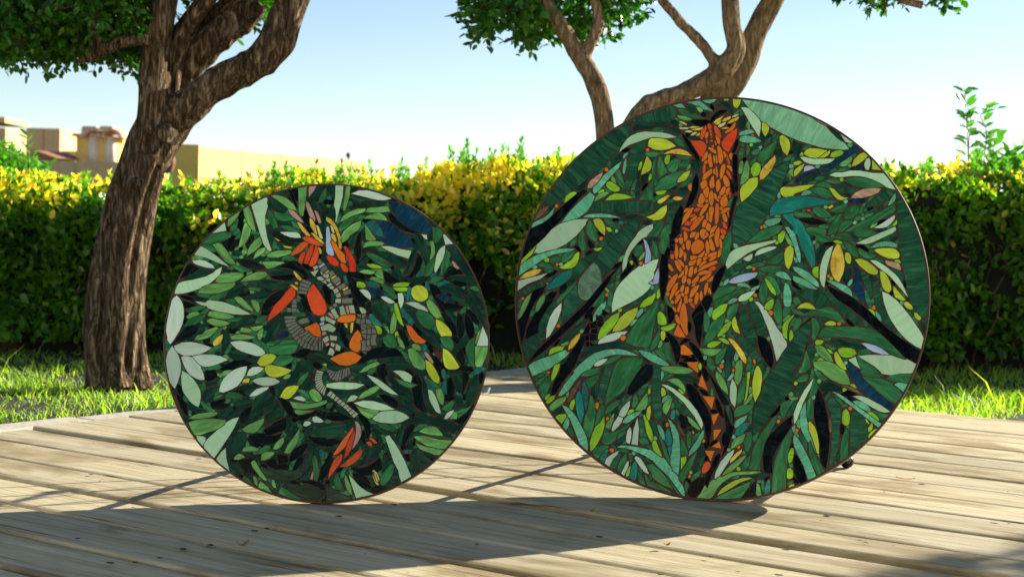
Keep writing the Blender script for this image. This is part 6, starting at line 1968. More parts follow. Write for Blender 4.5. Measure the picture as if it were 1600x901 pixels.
-378 109 -1 -5 -19 -18 -10 -5 -6 3 8 15 7 6 11 5 8 1,
-12 -401 -12 0 -6 3 -9 5 -12 13 3 3 8 0 11 -4 11 -9,
-97 -295 -4 -1 -19 6 -12 6 -4 5 10 6 12 -2 11 -8,
524 -109 -13 0 -8 5 -11 13 -3 8 3 3 4 -1 19 -14,
398 208 9 7 23 3 9 -5 -7 -8 -11 -4 -12 0,
-104 -114 7 -6 5 -15 -1 -14 -7 -10 -3 3 -3 17 -1 19,
-484 -176 2 14 23 8 0 -23,
-411 564 9 10 10 4 15 2 4 -4 -9 -9 -10 -5 -11 -1,
-2 -591 3 6 12 13 10 5 6 -2 -4 -7 -16 -15 -7 -3,
-316 403 -3 6 5 13 9 12 9 4 3 -3 -2 -7 -10 -15,
-489 -181 -2 -25 -12 -1 -7 20,
629 309 -18 -15 -10 -5 -3 1 2 10 5 5 13 7 7 1,
-629 -236 -1 5 6 11 12 13 7 2 2 -2 -6 -15 -11 -11,
504 -381 3 3 13 -1 9 -3 5 -5 -6 -6 -9 -1 -8 3,
24 -464 -5 -3 -13 0 -9 2 -4 4 7 7 12 2 7 -4,
-548 148 -8 4 -15 13 -2 4 2 4 8 0 8 -4 9 -13 0 -5,
-495 153 -4 -6 -18 -11 -5 0 -3 3 3 7 10 9 10 2,
339 -713 -10 -3 -9 5 -5 9 0 6 2 4 5 -1 9 -9,
-486 -132 -6 6 -3 12 4 10 5 5 4 -5 1 -7 -1 -16,
-193 186 12 -2 5 -3 -1 -16 -14 1 -2 6,
-417 -97 -24 -9 -2 10 1 11 5 0,
-177 207 2 -10 -2 -8 -5 -1 -12 1 0 15,
-87 713 -11 7 -1 8 9 8 11 -8 0 -9,
-50 -303 5 -6 0 -8 -6 -10 -7 -4 -3 3 1 5 6 15,
-499 -233 -4 21 13 1 4 -16,
-51 740 -7 5 -5 9 -1 9 3 6 6 -5 6 -11 1 -10,
-461 -151 -22 -7 -8 21,
-458 217 -4 -3 -10 1 -8 7 -4 10 3 2 3 0,
655 76 6 -3 6 -7 3 -7 -2 -7 -5 2 -7 10 -4 7,
-400 282 -3 -4 -21 -1 -5 4 9 8 13 0,
-490 -135 15 3 7 4 8 -21,
-323 187 13 13 6 3 5 -2 -1 -6 -9 -9 -8 -1,
-74 -352 6 0 14 -16 -6 -3 -7 3 -7 7,
702 75 5 -3 4 -18 -4 -6 -5 5 -3 8 0 9,
232 -695 -14 -16 -4 -3 -3 2 0 7 5 7 11 5,
-11 -630 6 -4 3 -7 -3 -7 -8 -3 -4 4 0 5 2 9,
-84 -720 7 0 9 -6 4 -9 -3 -6 -17 15 -1 2,
-99 -252 -5 -5 -9 -4 -8 1 -5 4 3 4 7 3 15 -1,
-30 -264 3 -13 -3 -8 -5 -6 -4 4 -1 5 4 14,
-184 -182 5 -6 2 -6 -4 -5 -9 -1 -5 8 6 10,
-438 -130 -27 6 -1 16,
-91 -529 -13 -2 -10 7 -2 4 5 3 16 -6 3 -2,
657 34 5 -4 1 -7 0 -4 -5 -5 -10 9,
-15 -606 -8 19 4 9 5 -5 3 -8 0 -9,
-137 639 -2 -4 -8 -7 -9 8 1 6 4 4 8 0,
78 531 -6 10 7 9 4 1 4 -4 2 -5 -5 -9,
580 358 -5 -8 -10 -4 -6 1 -3 5 2 4 19 5,
-352 117 6 -15 -6 -9 -6 -3 -2 1 5 22,
158 22 3 -4 -4 -11 -4 -2 -8 4 3 8,
-462 -128 26 -5 -7 -12,
87 -504 -6 38 -10 30 4 -3 8 -22 0 -9 4 -14,
314 -578 -2 -3 -8 -1 -5 3 2 8 6 4 5 -3,
-436 -128 -16 13 -7 8 15 -2,
284 -389 5 -9 -2 -4 -7 -3 -6 7 5 8,
-72 -255 -2 -2 -5 0 -6 3 -2 2 1 6 8 3 6 -5,
239 281 -2 -2 -8 -1 -4 4 0 4 7 7 5 -5,
-464 -129 20 -16 0 -3 -13 -2,
414 62 7 -5 2 -4 -6 -6 -5 0 -3 3 1 8,
267 570 -10 -5 -5 5 3 8 6 2 3 -2,
-265 398 5 -5 3 -5 -3 -4 -6 -2 -5 3 0 7,
24 681 -3 -6 -5 -3 -8 6 4 8 7 0,
-486 -211 13 -9 6 -7 -16 1,
321 -120 3 5 35 31 0 -5 -8 -5,
351 -180 -4 -23 -3 -7""",
'g': """389 -155 9 22 8 9 8 6 13 4 102 3 46 -4 30 -10 21 -15 57 -53 29 -32 -45 12 -68 37 -50 17 -51 7,
-410 -458 2 41 24 119 5 2 13 15 10 8 12 5 35 4 35 -5 -1 -18 -6 -19 -25 -36 -15 -32 -38 -41,
-221 -35 -4 -38 -16 -79 -3 -35 -7 -34 -13 -3 -36 1 -26 7 -19 9 1 13 5 16 34 56 56 66 5 12 6 5,
302 -508 4 -12 0 -12 -13 -75 -2 -58 -3 -13 2 -17 1 -39 -2 -3 -50 -18 1 72 5 41 7 31 13 40,
659 374 3 -14 0 -10 -9 -14 -93 -54 -1 -5 2 -4 18 -3 14 -11 0 -3 -8 -7 -12 -6 -33 -2 -17 2 -8 4 -4 4 0 5 -4 5 -34 -1 40 27 62 35,
558 -301 2 2 8 0 27 -5 26 0 38 -11 15 -8 -2 -5 21 -13 12 -20 -6 -11 -19 -25 -30 15 -28 22,
251 -458 -8 -31 -33 -70 -7 -24 -10 -55 0 -36 -44 1 8 37 2 26 8 28 8 19 19 35 25 37 16 21,
-470 -419 10 -9 7 -15 6 -27 2 -23 -3 -16 0 -24 -2 -11 -7 -26 -8 -18 -17 25 -6 14 -2 17 1 14 11 39,
314 -76 46 19 49 15 15 3 16 -3 22 -17 18 -23 9 -20 -48 18 -38 8 -36 1,
-267 405 5 22 6 11 12 14 15 11 41 20 37 7 -1 -5 -16 -14 -13 -20 -4 -11 8 -2 -17 -15 -14 -8 -19 -6 -25 -5,
-47 -212 8 36 13 36 9 18 11 15 14 6 24 23 3 -12 -2 -15 -9 -25 -13 -25 -22 -30 -15 -9 -6 -9,
-270 541 4 -60 -2 -28 -7 -30 3 -38 2 -4 4 -1 70 19 -24 -9 -19 -11 -29 -25 -5 11 -3 2 -48 0 19 43 27 39 -3 59 4 18,
109 204 12 20 33 28 39 17 30 7 16 1 -3 -14 -9 -13 -39 -25 -37 -14,
619 442 -27 -5 -53 0 -36 8 -38 17 13 8 11 4 21 2 27 -1 20 -4 29 -10,
535 -224 41 -23 32 -22 14 -13 -6 -2 0 -3 10 -1 14 -6 -21 -8 -51 5 -11 6 -7 8 4 8 3 2 -13 17,
26 -790 33 21 98 51 -3 -17 -6 -12 -24 -35 -49 -6,
326 268 13 4 17 1 25 -2 12 -4 12 1 -1 -11 2 -5 -4 -7 2 -4 19 -8 15 -8 -10 -6 -14 -2 -22 -1 -19 3 -10 4 6 9 -2 6 -5 2 -18 3 -12 13,
-131 -763 -36 11 -36 20 -8 10 -6 19 -20 22 23 10 7 -9 19 -13 17 -16 19 -23,
-194 270 0 -37 -7 -3 3 -19 -2 -17 -17 -44 -10 5 -9 16 0 20 6 20 -5 9 10 29 9 15 10 6,
41 252 4 -42 -4 -36 -3 -15 -12 -32 -9 -13 -8 8 -4 18 5 15 3 20 3 6 -4 22 15 35,
-307 -525 -17 -21 -18 -7 -10 -9 -9 -20 3 -4 -16 -16 -9 -4 -14 -3 -18 6 9 42 23 -1 12 3 14 7 40 29,
374 -556 14 -34 41 -74 -24 -16 -9 14 -15 32 -5 15 -7 45 0 7,
486 -622 -2 32 3 32 5 26 11 31 11 -3 -1 -53 1 -36 -3 -12 -19 -15,
206 622 -11 -41 -10 -20 -13 -19 -15 -11 -19 2 -7 3 4 21 8 16 9 9,
-47 -613 -16 -56 -33 -73 -13 17 -3 12 3 8 15 28,
75 27 -20 -19 -31 -15 -37 -23 -1 18 3 10 16 24 16 8 10 2 18 0,
111 23 -6 -10 -15 -14 -49 -22 -40 -32 -12 0 0 11 2 9 7 9 57 32,
235 -9 9 -23 5 -22 0 -23 3 -11 -2 -25 -14 1 -12 22 -6 22 0 13 3 14 7 24,
-634 -352 6 -25 -3 -18 -16 -38 -8 -9 -20 31 0 10 5 14 10 11 5 9,
525 360 2 -17 -9 -17 -7 -3 -6 -9 -12 -6 -10 -1 -8 4 -3 11 0 15 10 18 8 5 13 5,
644 -306 17 14 16 4 27 4 35 1 -13 -31 -8 -3 -48 5,
-486 189 -18 10 -16 15 -6 11 -3 9 0 18 9 28 19 -18 12 -23 6 -32,
463 328 2 -12 0 -16 -11 -12 -5 -21 -9 -12 -8 -6 -9 -3 -11 3 6 28 11 20 22 28 5 3,
337 424 23 8 16 1 17 -3 16 -9 8 -9 9 -15 -21 -7 -17 3 -32 16,
158 -427 -8 -18 -14 -12 -30 -15 -18 -5 -2 20 3 8 10 10 15 8 12 3,
124 -325 2 -11 -6 -67 -10 -18 -16 -14 1 34 7 39 11 31 4 4,
175 60 11 -16 5 -18 0 -30 -5 -18 -6 -16 -13 14 -7 18 0 10 4 25,
346 -212 5 -3 8 -22 6 -28 -1 -8 -2 -5 -12 -12 -18 -7 -10 0 -1 6 10 20 5 16 7 41,
366 -168 -4 84 8 1 9 -3 10 -10 3 -9 1 -14 -4 -22 -9 -20 -5 -5,
425 318 -14 -5 -15 -1 -24 6 -14 11 -5 11 -2 11 14 4 11 0 11 -3 19 -13,
-285 218 24 34 12 22 8 9 5 2 13 -2 0 -14 -5 -22 -11 -17 -11 -11,
-126 -781 -42 8 -60 16 -9 21 -5 24 25 -28 10 -1 26 -10,
150 105 35 9 60 3 -2 -12 -5 -8 -20 -8 -19 0 -22 3 -15 5,
-544 240 10 -18 -1 -14 13 -47 -7 -7 -12 0 -3 3 -13 20 -3 10 -1 14 4 18 3 9,
-147 -287 -21 11 -18 21 -13 29 0 10 3 12 16 4 2 -2 10 -34,
368 -387 10 -17 4 -34 1 -30 -8 -3 -14 1 -5 32 2 33,
-170 536 -1 -14 -9 -12 3 -6 -9 -15 -8 -5 -9 -1 -14 8 -6 13 15 25 17 10,
137 -610 -7 17 -4 25 9 23 2 8 -2 3 13 5 6 -6 2 -6 0 -36 -5 -19,
272 -479 -8 14 -5 15 -1 16 3 11 7 9 9 7 13 3 17 1 -15 -24,
-444 -541 -2 13 4 37 8 19 14 22 6 -7 3 -7 0 -31 -3 -7 -10 -15,
531 158 -18 4 -13 11 -32 46 11 1 9 -3 25 -15 11 -16,
275 -174 4 3 -2 40 5 28 15 22 6 -5 21 1 2 -14 -3 -11 -15 -22 -11 -8 -2 21 -5 3 -5 -3 -6 -24 1 -31,
181 125 30 28 32 19 3 0 2 -11 -1 -11 -8 -15 -12 -12 -13 -2,
84 -36 -3 -25 -17 -31 -7 -9 -15 5 0 23 7 20 15 12,
-254 551 35 -67 -21 -17 -14 6 -6 9 -1 36,
-385 -614 -23 -22 -9 -13 -4 -10 -8 -5 -19 17 2 13 9 13 7 3 29 7,
176 75 21 0 14 -5 6 -4 17 -28 9 -29 -12 -8 -12 25 -13 20,
-382 410 -13 5 -12 9 -16 27 -3 19 2 8 5 7 8 5 20 -47,
-80 708 -37 -3 -35 7 -23 12 -17 20 15 0 12 -3 16 -5 11 -10 14 1,
-439 -337 -3 -17 -11 -19 -17 -19 -3 -2 -6 2 -9 17 -2 11 1 4 19 12,
506 301 -13 -18 -21 -21 -11 -7 -8 2 -2 10 4 15 12 16 24 6,
47 -207 -4 -23 -8 -17 -16 -31 -6 0 -6 6 -2 10 3 21 21 23,
-554 28 -8 -20 -63 -77 -3 11 1 9 14 22 16 12 12 20,
511 224 -36 2 -37 8 10 10 10 6 15 4 8 0 13 -7 7 -7,
-568 150 -3 -12 -14 -21 -13 -10 -19 -4 -4 9 1 12 12 17 21 8,
-215 -150 2 -17 -1 -23 -7 -24 -16 -19 -13 2 10 36 4 3 9 23,
-514 -347 19 18 19 10 25 6 17 2 -7 -16 -14 -10 -29 -9,
-149 -670 -11 14 -13 24 -25 73 7 -6 9 -11 18 -38 15 -37 2 -17,
416 340 19 14 29 13 10 2 4 -1 4 -5 -2 -7 -9 -16 -10 -5 -24 -1,
-407 -494 0 16 6 14 21 19 26 14 1 -12 -6 -11 -25 -24,
602 168 -11 -7 -11 -4 -16 -1 -11 3 -16 10 -5 7 -5 14 9 7 10 -10 14 -8,
382 -313 6 -7 2 -9 4 -6 1 -18 -5 -14 -5 -8 -14 -12 -2 1 -5 -3 0 10 15 64,
-319 -637 5 -15 0 -16 -20 -42 -13 5 1 19 10 27,
-42 -75 6 -6 11 -19 2 -16 -1 -14 -8 -22 -4 -3 -7 9 -3 20 -1 43,
-111 -566 13 -16 14 -33 3 -11 -3 -9 -24 2,
-488 -69 45 65 4 -6 1 -16 -3 -8 -1 -8 -4 -8 -8 -9 -11 -8 -8 -3,
-262 206 12 -15 8 -16 7 -23 1 -19 -6 0 -9 4 -10 12 -5 26,
-23 -251 5 2 7 -5 11 -18 9 -20 -13 -14 -12 10 -8 14 -3 18,
-340 -635 1 -25 -13 -32 -5 -7 -21 5 15 30 15 22,
357 317 -12 -4 -40 -2 -12 2 -11 3 -2 15 9 2 27 -1 20 -5,
-273 -496 7 -2 3 -5 6 -14 4 -14 -1 -23 -4 -6 -1 -9 -5 -4 -4 8 -4 27 -3 36,
-304 182 4 -11 1 -8 -4 -11 -11 -14 -8 -1 -4 1 -7 7 0 7 5 18 10 11,
156 -615 -7 -46 -9 -12 -6 -5 -4 -1 -10 12 16 31,
590 -424 67 -16 -21 -24,
-357 -262 -13 -14 -23 -13 -26 -10 -6 -1 -3 3 14 16 21 13 26 9 7 0,
-123 484 4 -7 -1 -13 -3 -12 -7 -12 -8 -8 -15 -8 -19 -3 -2 2 2 3 31 28 11 22,
-643 74 -30 2 -44 11 17 13 17 1 21 -9,
560 33 7 -7 14 -33 5 -19 -1 -14 -9 7 -13 23 -7 32 1 9,
-417 -80 -8 20 -1 15 2 8 -1 9 6 23 4 5 7 -11 2 -23 -4 -32,
130 -239 7 -4 5 -8 2 -26 -2 -21 -21 -3,
-79 -610 -7 19 -4 21 0 14 5 16 11 -2 4 -18 -3 -16 1 -13,
358 -300 0 -15 -8 -11 -21 -6 -13 2 4 12 8 9 13 7,
-244 -357 -7 -21 -15 -29 -5 -3 -6 -2 -11 5 9 19 10 13,
-462 288 19 -3 15 -7 14 -14 9 -17 -20 4 -15 8 -15 14,
358 440 15 13 20 3 14 -6 13 -13 -4 -4 -18 0 -30 2,
-300 -465 -4 8 0 17 3 28 6 8 9 -12 0 -5 4 -12 -6 -19,
391 461 16 8 21 3 18 -6 8 -14 -27 -2 -22 5,
-137 537 -1 -19 -8 -15 -10 -6 -14 0 -6 12 6 10 13 10,
-314 557 10 7 27 2 19 -2 6 -7 -7 -7 -17 -6 -6 2 -9 -2 -8 2,
591 -206 -6 -5 -8 -2 -40 -9 -4 2 6 11 9 8 16 6 13 -2,
-622 122 -2 -10 -10 -9 -18 -6 -17 5 2 13 12 8 19 3,
380 -290 16 2 35 -28 -13 -6 -17 5 -12 10,
-29 -682 2 -3 0 -7 -8 -17 -10 -11 -13 -9 -5 -2 -3 8 9 17 21 21,
-156 591 -13 -1 -14 5 -14 12 -7 10 13 8 11 -2 14 -12,
-231 -596 -29 -8 -12 22 0 3 10 6 13 0 11 -9,
-231 -231 2 3 7 0 22 -11 8 -8 11 -20 -2 -2 -6 0 -17 9 -23 24,
254 -87 -2 27 3 9 4 5 18 0 5 -7 -3 -10 -14 -19,
-268 -702 11 -10 9 -10 8 -18 3 -14 -20 6 -4 4 -7 19,
292 -7 6 3 11 -2 8 -10 3 -11 -14 -8 -10 1 -3 3 -3 9,
-68 -596 -2 8 2 22 13 17 17 11 -4 -14,
58 543 -1 18 3 17 4 6 8 4 5 -17 -3 -23 -3 -5,
-129 546 -7 -7 -14 -5 -11 0 -16 6 -11 11 2 3 6 0 42 -4,
151 -447 3 -6 0 -27 -1 -16 -3 -7 -9 14 -2 18 4 17,
122 117 24 10 19 0 14 -6 -6 -6 -16 -4 -22 0,
413 -178 22 -6 24 -11 -9 -8 -11 0 -20 13,
-202 -12 8 -8 13 -24 13 -13 -8 -3 -6 3 -16 13 -5 11,
-171 -703 19 -16 52 -66 -7 1 -11 10 -14 17 -22 34,
333 -66 -15 -6 -19 4 -12 11 -6 10 2 1 11 -3,
-151 -322 -8 -11 -18 -12 -2 -4 -13 -7 -4 3 8 14 16 13 10 5,
142 582 0 -9 -10 -10 -19 -3 -6 5 3 9 8 8 13 2,
528 326 -2 3 -1 5 5 21 9 15 12 9 2 -4 -5 -9 0 -8 -6 -7 -4 -13,
350 462 9 10 12 5 18 -1 3 -8 -11 -7 -16 -5 -7 1,
437 498 9 11 23 8 12 0 5 -10 -25 -8,
451 -372 18 -8 12 -13 10 -15 -5 -2 -8 3 -16 16 -8 11,
-653 -356 -3 -10 -16 -20 -13 -8 -5 10 4 7 13 11,
-524 -585 -12 5 -13 12 -1 9 5 12 10 -9 8 -13,
-306 -627 -7 -7 -15 -2 -13 3 -8 9 6 4 14 1 17 -3,
166 -571 -6 10 0 12 7 10 9 7 5 1 3 -2 -1 -3 -12 -29,
-718 -78 6 -8 0 -16 -10 -16 -8 -4 -3 3 1 9 9 26,
-323 -548 -3 -12 -8 -11 -17 -12 -3 -1 -3 2 4 11 8 12,
168 49 -9 9 -4 12 0 15 5 9 5 -5 6 -17 1 -12,
-242 653 -5 -4 -34 1 -8 5 11 9 13 2 14 -5,
-565 202 -1 -12 -5 -12 -11 -7 -8 -1 1 14 6 12 9 5,
-81 -773 -6 12 -1 11 2 15 4 5 7 -7 4 -12 -5 -18,
87 553 1 51 10 -9 2 -12 -4 -25,
372 -279 4 -4 5 -19 -3 -9 -11 -12 -3 6 1 13 3 11 0 8,
375 278 5 4 15 3 16 -1 6 -4 -5 -7 -6 -3 -13 -1 -14 4,
210 -291 0 -12 -9 -19 -10 -8 -3 8 5 17 9 12,
585 156 13 6 9 0 11 -5 9 -10 -6 -4 -10 1 -20 8,
-650 -336 1 -4 -12 -15 -16 -6 -10 3 0 3 10 9 20 11,
203 -702 8 -22 0 -15 -3 -15 -7 9 -2 9 0 17,
268 566 0 -6 -12 -18 -11 -6 -10 1 -2 2 0 3 6 7 14 11,
756 -101 -24 32 -1 4 2 3 11 -4 12 -14 3 -12,
-274 315 -6 -7 -17 -7 -7 -1 -13 4 4 7 9 6 25 2,
583 335 -6 -9 -18 -11 -8 0 -6 4 4 7 8 5 22 6,
408 295 5 12 6 6 18 10 6 -3 -18 -22 -11 -5,
128 555 -2 -14 -4 -12 -10 -9 -9 -3 3 15 7 14 6 6,
-309 -636 12 0 7 -28 0 -2 -11 -7,
402 -159 3 3 29 0 6 -3 -8 -8 -13 -2 -9 3,
534 320 0 -9 -5 -5 -14 -2 -5 6 -1 5 9 8 6 0,
341 601 -8 -7 -18 -7 -8 -2 -3 3 8 11 10 5 9 2,
-239 -409 7 -8 1 -11 -4 -12 -9 -9 -2 2 3 31,
-361 407 8 32 12 -5 -5 -26,
-775 -90 -7 11 -2 12 4 12 6 6 5 -6 -1 -7 0 -16,
-211 -44 5 -7 5 -11 -1 -8 -4 -7 -7 2 -4 6 1 15,
-548 -144 20 24 6 5 3 -3 0 -5 -6 -11 -15 -11 -5 -1,
40 383 3 -3 -3 -10 -7 -20 -5 -4 -4 6 2 17 7 10,
327 448 15 9 12 1 12 -6 -9 -6 -25 -2,
-440 396 -6 -3 -10 4 -17 14 -2 6 2 3 12 -4 18 -15,
49 69 4 7 17 12 7 3 5 -3 -4 -7 -10 -9 -11 -5 -5 -1,
209 651 4 -7 -4 -15 -5 -6 -12 -9 -3 3 2 7,
-538 116 -4 10 2 26 9 -1 2 -9 -1 -14,
584 404 -8 -12 -15 -13 -3 -1 -3 2 6 13 6 7 14 6,
-650 67 -19 -7 -11 4 -10 10 4 3 29 -5,
29 725 4 8 11 10 12 5 5 -1 2 -3 0 -2 -15 -13 -16 -6,
-387 38 3 -5 -2 -9 -6 -12 -6 -5 -4 5 0 12 7 11,
-321 -241 8 7 11 0 10 -7 3 -6 -2 -2 -5 -1 -17 4,
328 -102 0 7 3 6 12 10 5 1 2 -6 -5 -10 -9 -8,
-430 14 18 15 9 -14 -14 -12,
64 121 16 16 9 3 3 -2 -2 -8 -7 -9 -13 -3,
-260 465 4 -12 0 -11 -9 -19 -3 2 -2 10 4 22,
117 -698 -5 -11 -13 -6 -12 6 3 4 15 6 7 2,
-330 -444 -2 3 6 15 9 10 10 2 1 -4 -6 -10,
-6 -367 5 -2 3 -4 2 -28 -10 0,
-153 -409 -16 5 -5 5 -5 13 1 7 7 -5 11 -13,
-218 -620 -10 2 -17 15 11 4 8 -3 6 -7,
-184 365 -13 -6 -15 -2 -6 3 3 5 9 8 10 0,
441 507 -6 -8 -11 -6 -6 0 -6 5 6 8 10 5 6 1,
371 184 -4 6 -1 9 5 19 7 -6 3 -12 -7 -13,
93 -35 5 6 20 7 5 -5 -6 -9 -8 -4 -10 0,
-238 -7 -6 5 -3 7 4 14 9 8 3 -3 1 -7 -6 -21,
-342 374 -6 2 -11 12 -3 10 3 6 6 -3 9 -9 3 -15,
399 -234 -18 -15 -10 -5 -4 0 -2 2 1 3 14 15 13 3,
270 559 4 -6 -1 -13 -4 -11 -6 -3 -4 6 1 7 -1 3,
-609 -115 4 -5 4 -20 -4 -9 -9 8 -3 6 3 13,
189 82 6 5 15 0 11 -12 -2 -3 -7 0 -18 5,
-428 -61 13 -27 -3 -6 -10 6 -6 10 2 11,
-384 63 3 -10 -2 -8 -6 -6 -9 -1 -1 17,
306 44 3 3 5 0 17 -9 4 -6 -5 -4 -7 1 -12 8,
-275 -228 13 3 5 -2 8 -6 4 -8 -8 -1 -13 5,
39 -298 3 -6 4 -20 -3 -7 -11 13 3 15,
339 405 13 5 11 -7 4 -5 -4 -4 -12 2,
483 -417 3 5 11 5 6 -2 7 -8 -2 -3 -6 0 -15 1,
-498 479 17 14 5 2 3 -2 -1 -7 -7 -9 -10 -2,
675 -133 6 5 6 -1 9 -6 4 -8 -3 -3 -4 1,
253 -118 -1 -10 -6 -5 -7 3 -3 4 -1 6 5 5 7 0,
69 377 4 -5 -1 -8 -6 -10 -6 -4 -3 3 1 8 6 12,
274 465 1 -24 -21 5,
514 10 4 2 7 -3 10 -9 1 -4 -3 -3 -7 1 -10 9,
733 -60 -6 3 -9 8 -4 7 2 4 8 -3 9 -10 2 -6,
318 -710 -5 -7 -13 -5 -8 3 4 6 8 5 10 1,
-174 700 -4 -4 -10 -2 -10 5 -5 6 2 3 8 1,
-147 -432 5 -14 -2 -6 -9 -7 -3 3 1 6 4 14,
156 -407 5 -11 -4 -6 -10 0 -4 7 1 3 6 7,
74 -180 -15 10 -5 5 1 2 5 3 8 -2 7 -9 1 -6,
78 -287 -5 4 -3 5 0 13 5 6 4 -5 2 -9 -1 -12,
-649 85 3 3 6 -2 14 -8 4 -5 -5 -4 -13 4,
496 219 3 3 12 0 6 -5 4 -8 -4 -3 -15 8,
-354 -631 -4 -2 -4 4 -11 15 2 5 8 -2 7 -7 3 -5,
-218 -709 6 -14 -1 -9 -4 -5 -7 8 -1 5 2 10,
556 204 4 7 8 2 7 -9 -5 -9 -4 0,
-653 -13 -2 -5 -13 -11 -6 -1 -4 4 6 9 9 6 5 1,
147 -312 -4 4 -1 7 3 14 2 2 6 -3 2 -6 -3 -12,
189 -22 2 10 7 6 7 0 7 -5 -20 -12,
480 -236 2 3 11 0 9 0 4 -3 -6 -7 -11 -1 -4 1,
-133 -457 6 -8 5 -13 -2 -5 -12 8 -1 12,
-179 -158 11 7 7 -3 1 -6 -7 -9 -9 4,
590 4 4 -14 -2 -10 -3 -5 -5 8 -2 10 3 7,
261 459 -15 23 3 4 11 -6 3 -5 2 -9,
658 284 -21 -10 -4 3 3 6 9 7 6 0,
95 27 -9 -9 -13 -5 -4 2 11 14 11 0,
164 -22 -5 -4 -15 0 -6 4 3 5 9 3 11 -3,
-265 -685 16 -17 1 -4 -2 -3 -7 2 -9 9 -2 7,
250 15 1 -25 -3 -4 -5 5 -3 10 5 10,
-241 -647 11 -6 4 -5 3 -9 -3 -4 -10 8 -6 13,
-109 -433 -4 -3 -6 1 -9 7 -4 9 5 2,
484 189 -11 2 -7 7 -2 9 3 2 6 -3,
-250 -554 6 -2 4 -10 -6 -6 -11 4 1 8,
-478 192 3 -4 -9 -19 -6 -1 -2 8 1 7 7 7,
689 29 2 2 7 -2 9 -10 1 -8 -2 -2 -2 1,
420 131 4 -5 1 -14 -8 -10 -3 4,
246 65 10 -2 3 -7 -7 -9 -7 3 -3 7 0 3,
314 -643 0 -9 -4 -5 -10 3 -2 6 2 3 7 5,
497 554 -3 12 7 6 6 -1 3 -4 -2 -7 -5 -6,
203 224 0 7 3 3 6 3 7 -4 1 -8 -5 -4 -6 -1,
531 224 -4 8 1 6 2 2 9 -1 4 -6 -1 -3 -2 -3,
263 55 6 5 8 -1 4 -7 0 -5 -3 -2 -6 -1 -7 5,
-572 -369 -2 3 1 4 12 14 4 2 3 -5 -12 -16,
137 -616 -9 -5 -7 4 0 4 2 6 6 3 4 -2,
-217 -253 -4 -1 -12 5 -6 5 -2 5 3 3 7 -2,
182 -714 5 5 7 2 5 -5 -1 -6 -5 -4 -5 0 -3 2,
181 665 11 -13 -10 -9 -6 11 0 5,
260 614 -5 3 -4 7 0 3 6 5 8 -2 3 -5 -2 -7,
423 239 3 6 7 3 7 -9 -7 -8 -7 3,
-428 -454 -6 4 -2 5 3 6 7 2 6 -5 1 -4,
621 46 6 -9 -3 -6 -7 -2 -4 3 -1 7 3 6,
-267 278 4 5 8 0 5 -7 -7 -9 -9 5,
311 343 3 5 9 0 3 -3 0 -7 -5 -5 -7 1,
153 512 -6 2 -4 9 6 7 7 -2 4 -7,
182 318 7 -7 0 -6 -9 -5 -7 8 4 8,
-248 451 -5 3 -4 10 6 5 11 -6 0 -5,
52 728 11 11 6 -5 -1 -7 -6 -5 -6 1,
-188 -317 6 2 7 -4 1 -6 -9 -7 -2 1 -3 4,
-254 566 6 5 6 1 5 -4 1 -7 -4 -4 -7 -2 -3 2,
548 327 -4 -5 -7 -2 -4 3 -2 4 8 9 7 -4,
-537 404 3 3 7 1 6 -4 0 -6 -8 -6 -5 4,
-241 -366 8 -4 0 -8 -5 -4 -5 1 -5 4 3 8,
258 -462 4 -3 3 -6 -3 -5 -5 -2 -7 5 2 9,
174 75 -4 4 -2 6 0 4 4 3 7 -2 2 -3 1 -6,
-634 131 3 7 6 2 3 0 5 -6 -5 -9 -8 2,
-404 -546 9 -2 3 -4 -5 -8 -8 1 -2 3 0 7,
468 -620 7 -10 -8 -8 -5 8 2 7,
281 -41 2 6 4 3 4 0 6 -8 -5 -6 -7 1,
549 356 5 -2 3 -9 -9 -5 -5 5 1 5,
-276 -487 5 6 3 0 7 -5 0 -5 -5 -5 -8 3,
673 234 5 -6 1 -5 -6 -5 -9 7 4 5,
336 283 1 -6 -5 -4 -5 -1 -5 7 5 8,
-332 -605 -2 4 3 4 4 5 5 -1 4 -7 -3 -5 -8 -2,
515 -501 -8 1 -3 5 3 5 5 3 6 -4 0 -6,
154 -286 -8 4 -1 3 6 8 6 -2 3 -5,
-346 454 4 -1 5 -5 -5 -11 -6 2 -3 4,
126 20 -3 -8 -7 -2 -6 7 4 7 7 -1,
341 328 2 6 6 4 4 -2 3 -6 -1 -4 -5 -3,
-249 132 -3 -5 -6 -2 -5 6 1 5 4 4 6 -2,
-447 511 -6 -3 -4 1 -4 3 -1 5 6 6 4 -1 5 -4,
-648 -342 7 -4 2 -5 -1 -2 -7 -5 -7 5 1 5,
308 501 5 -8 -3 -4 -8 -3 -4 7 4 7,
-282 -69 8 4 6 -7 -5 -7 -4 -2 -4 4,
-202 -235 -6 1 -6 5 3 6 6 3 4 -4 2 -6,
199 -287 5 11 4 -1 5 -7 -3 -5 -7 -2,
80 595 -11 -3 -6 6 8 9,
411 307 -5 -11 -9 4 0 6 4 4 6 0,
167 130 3 5 7 2 5 -6 -4 -7 -6 1,
-215 -663 14 -16 -7 4""",
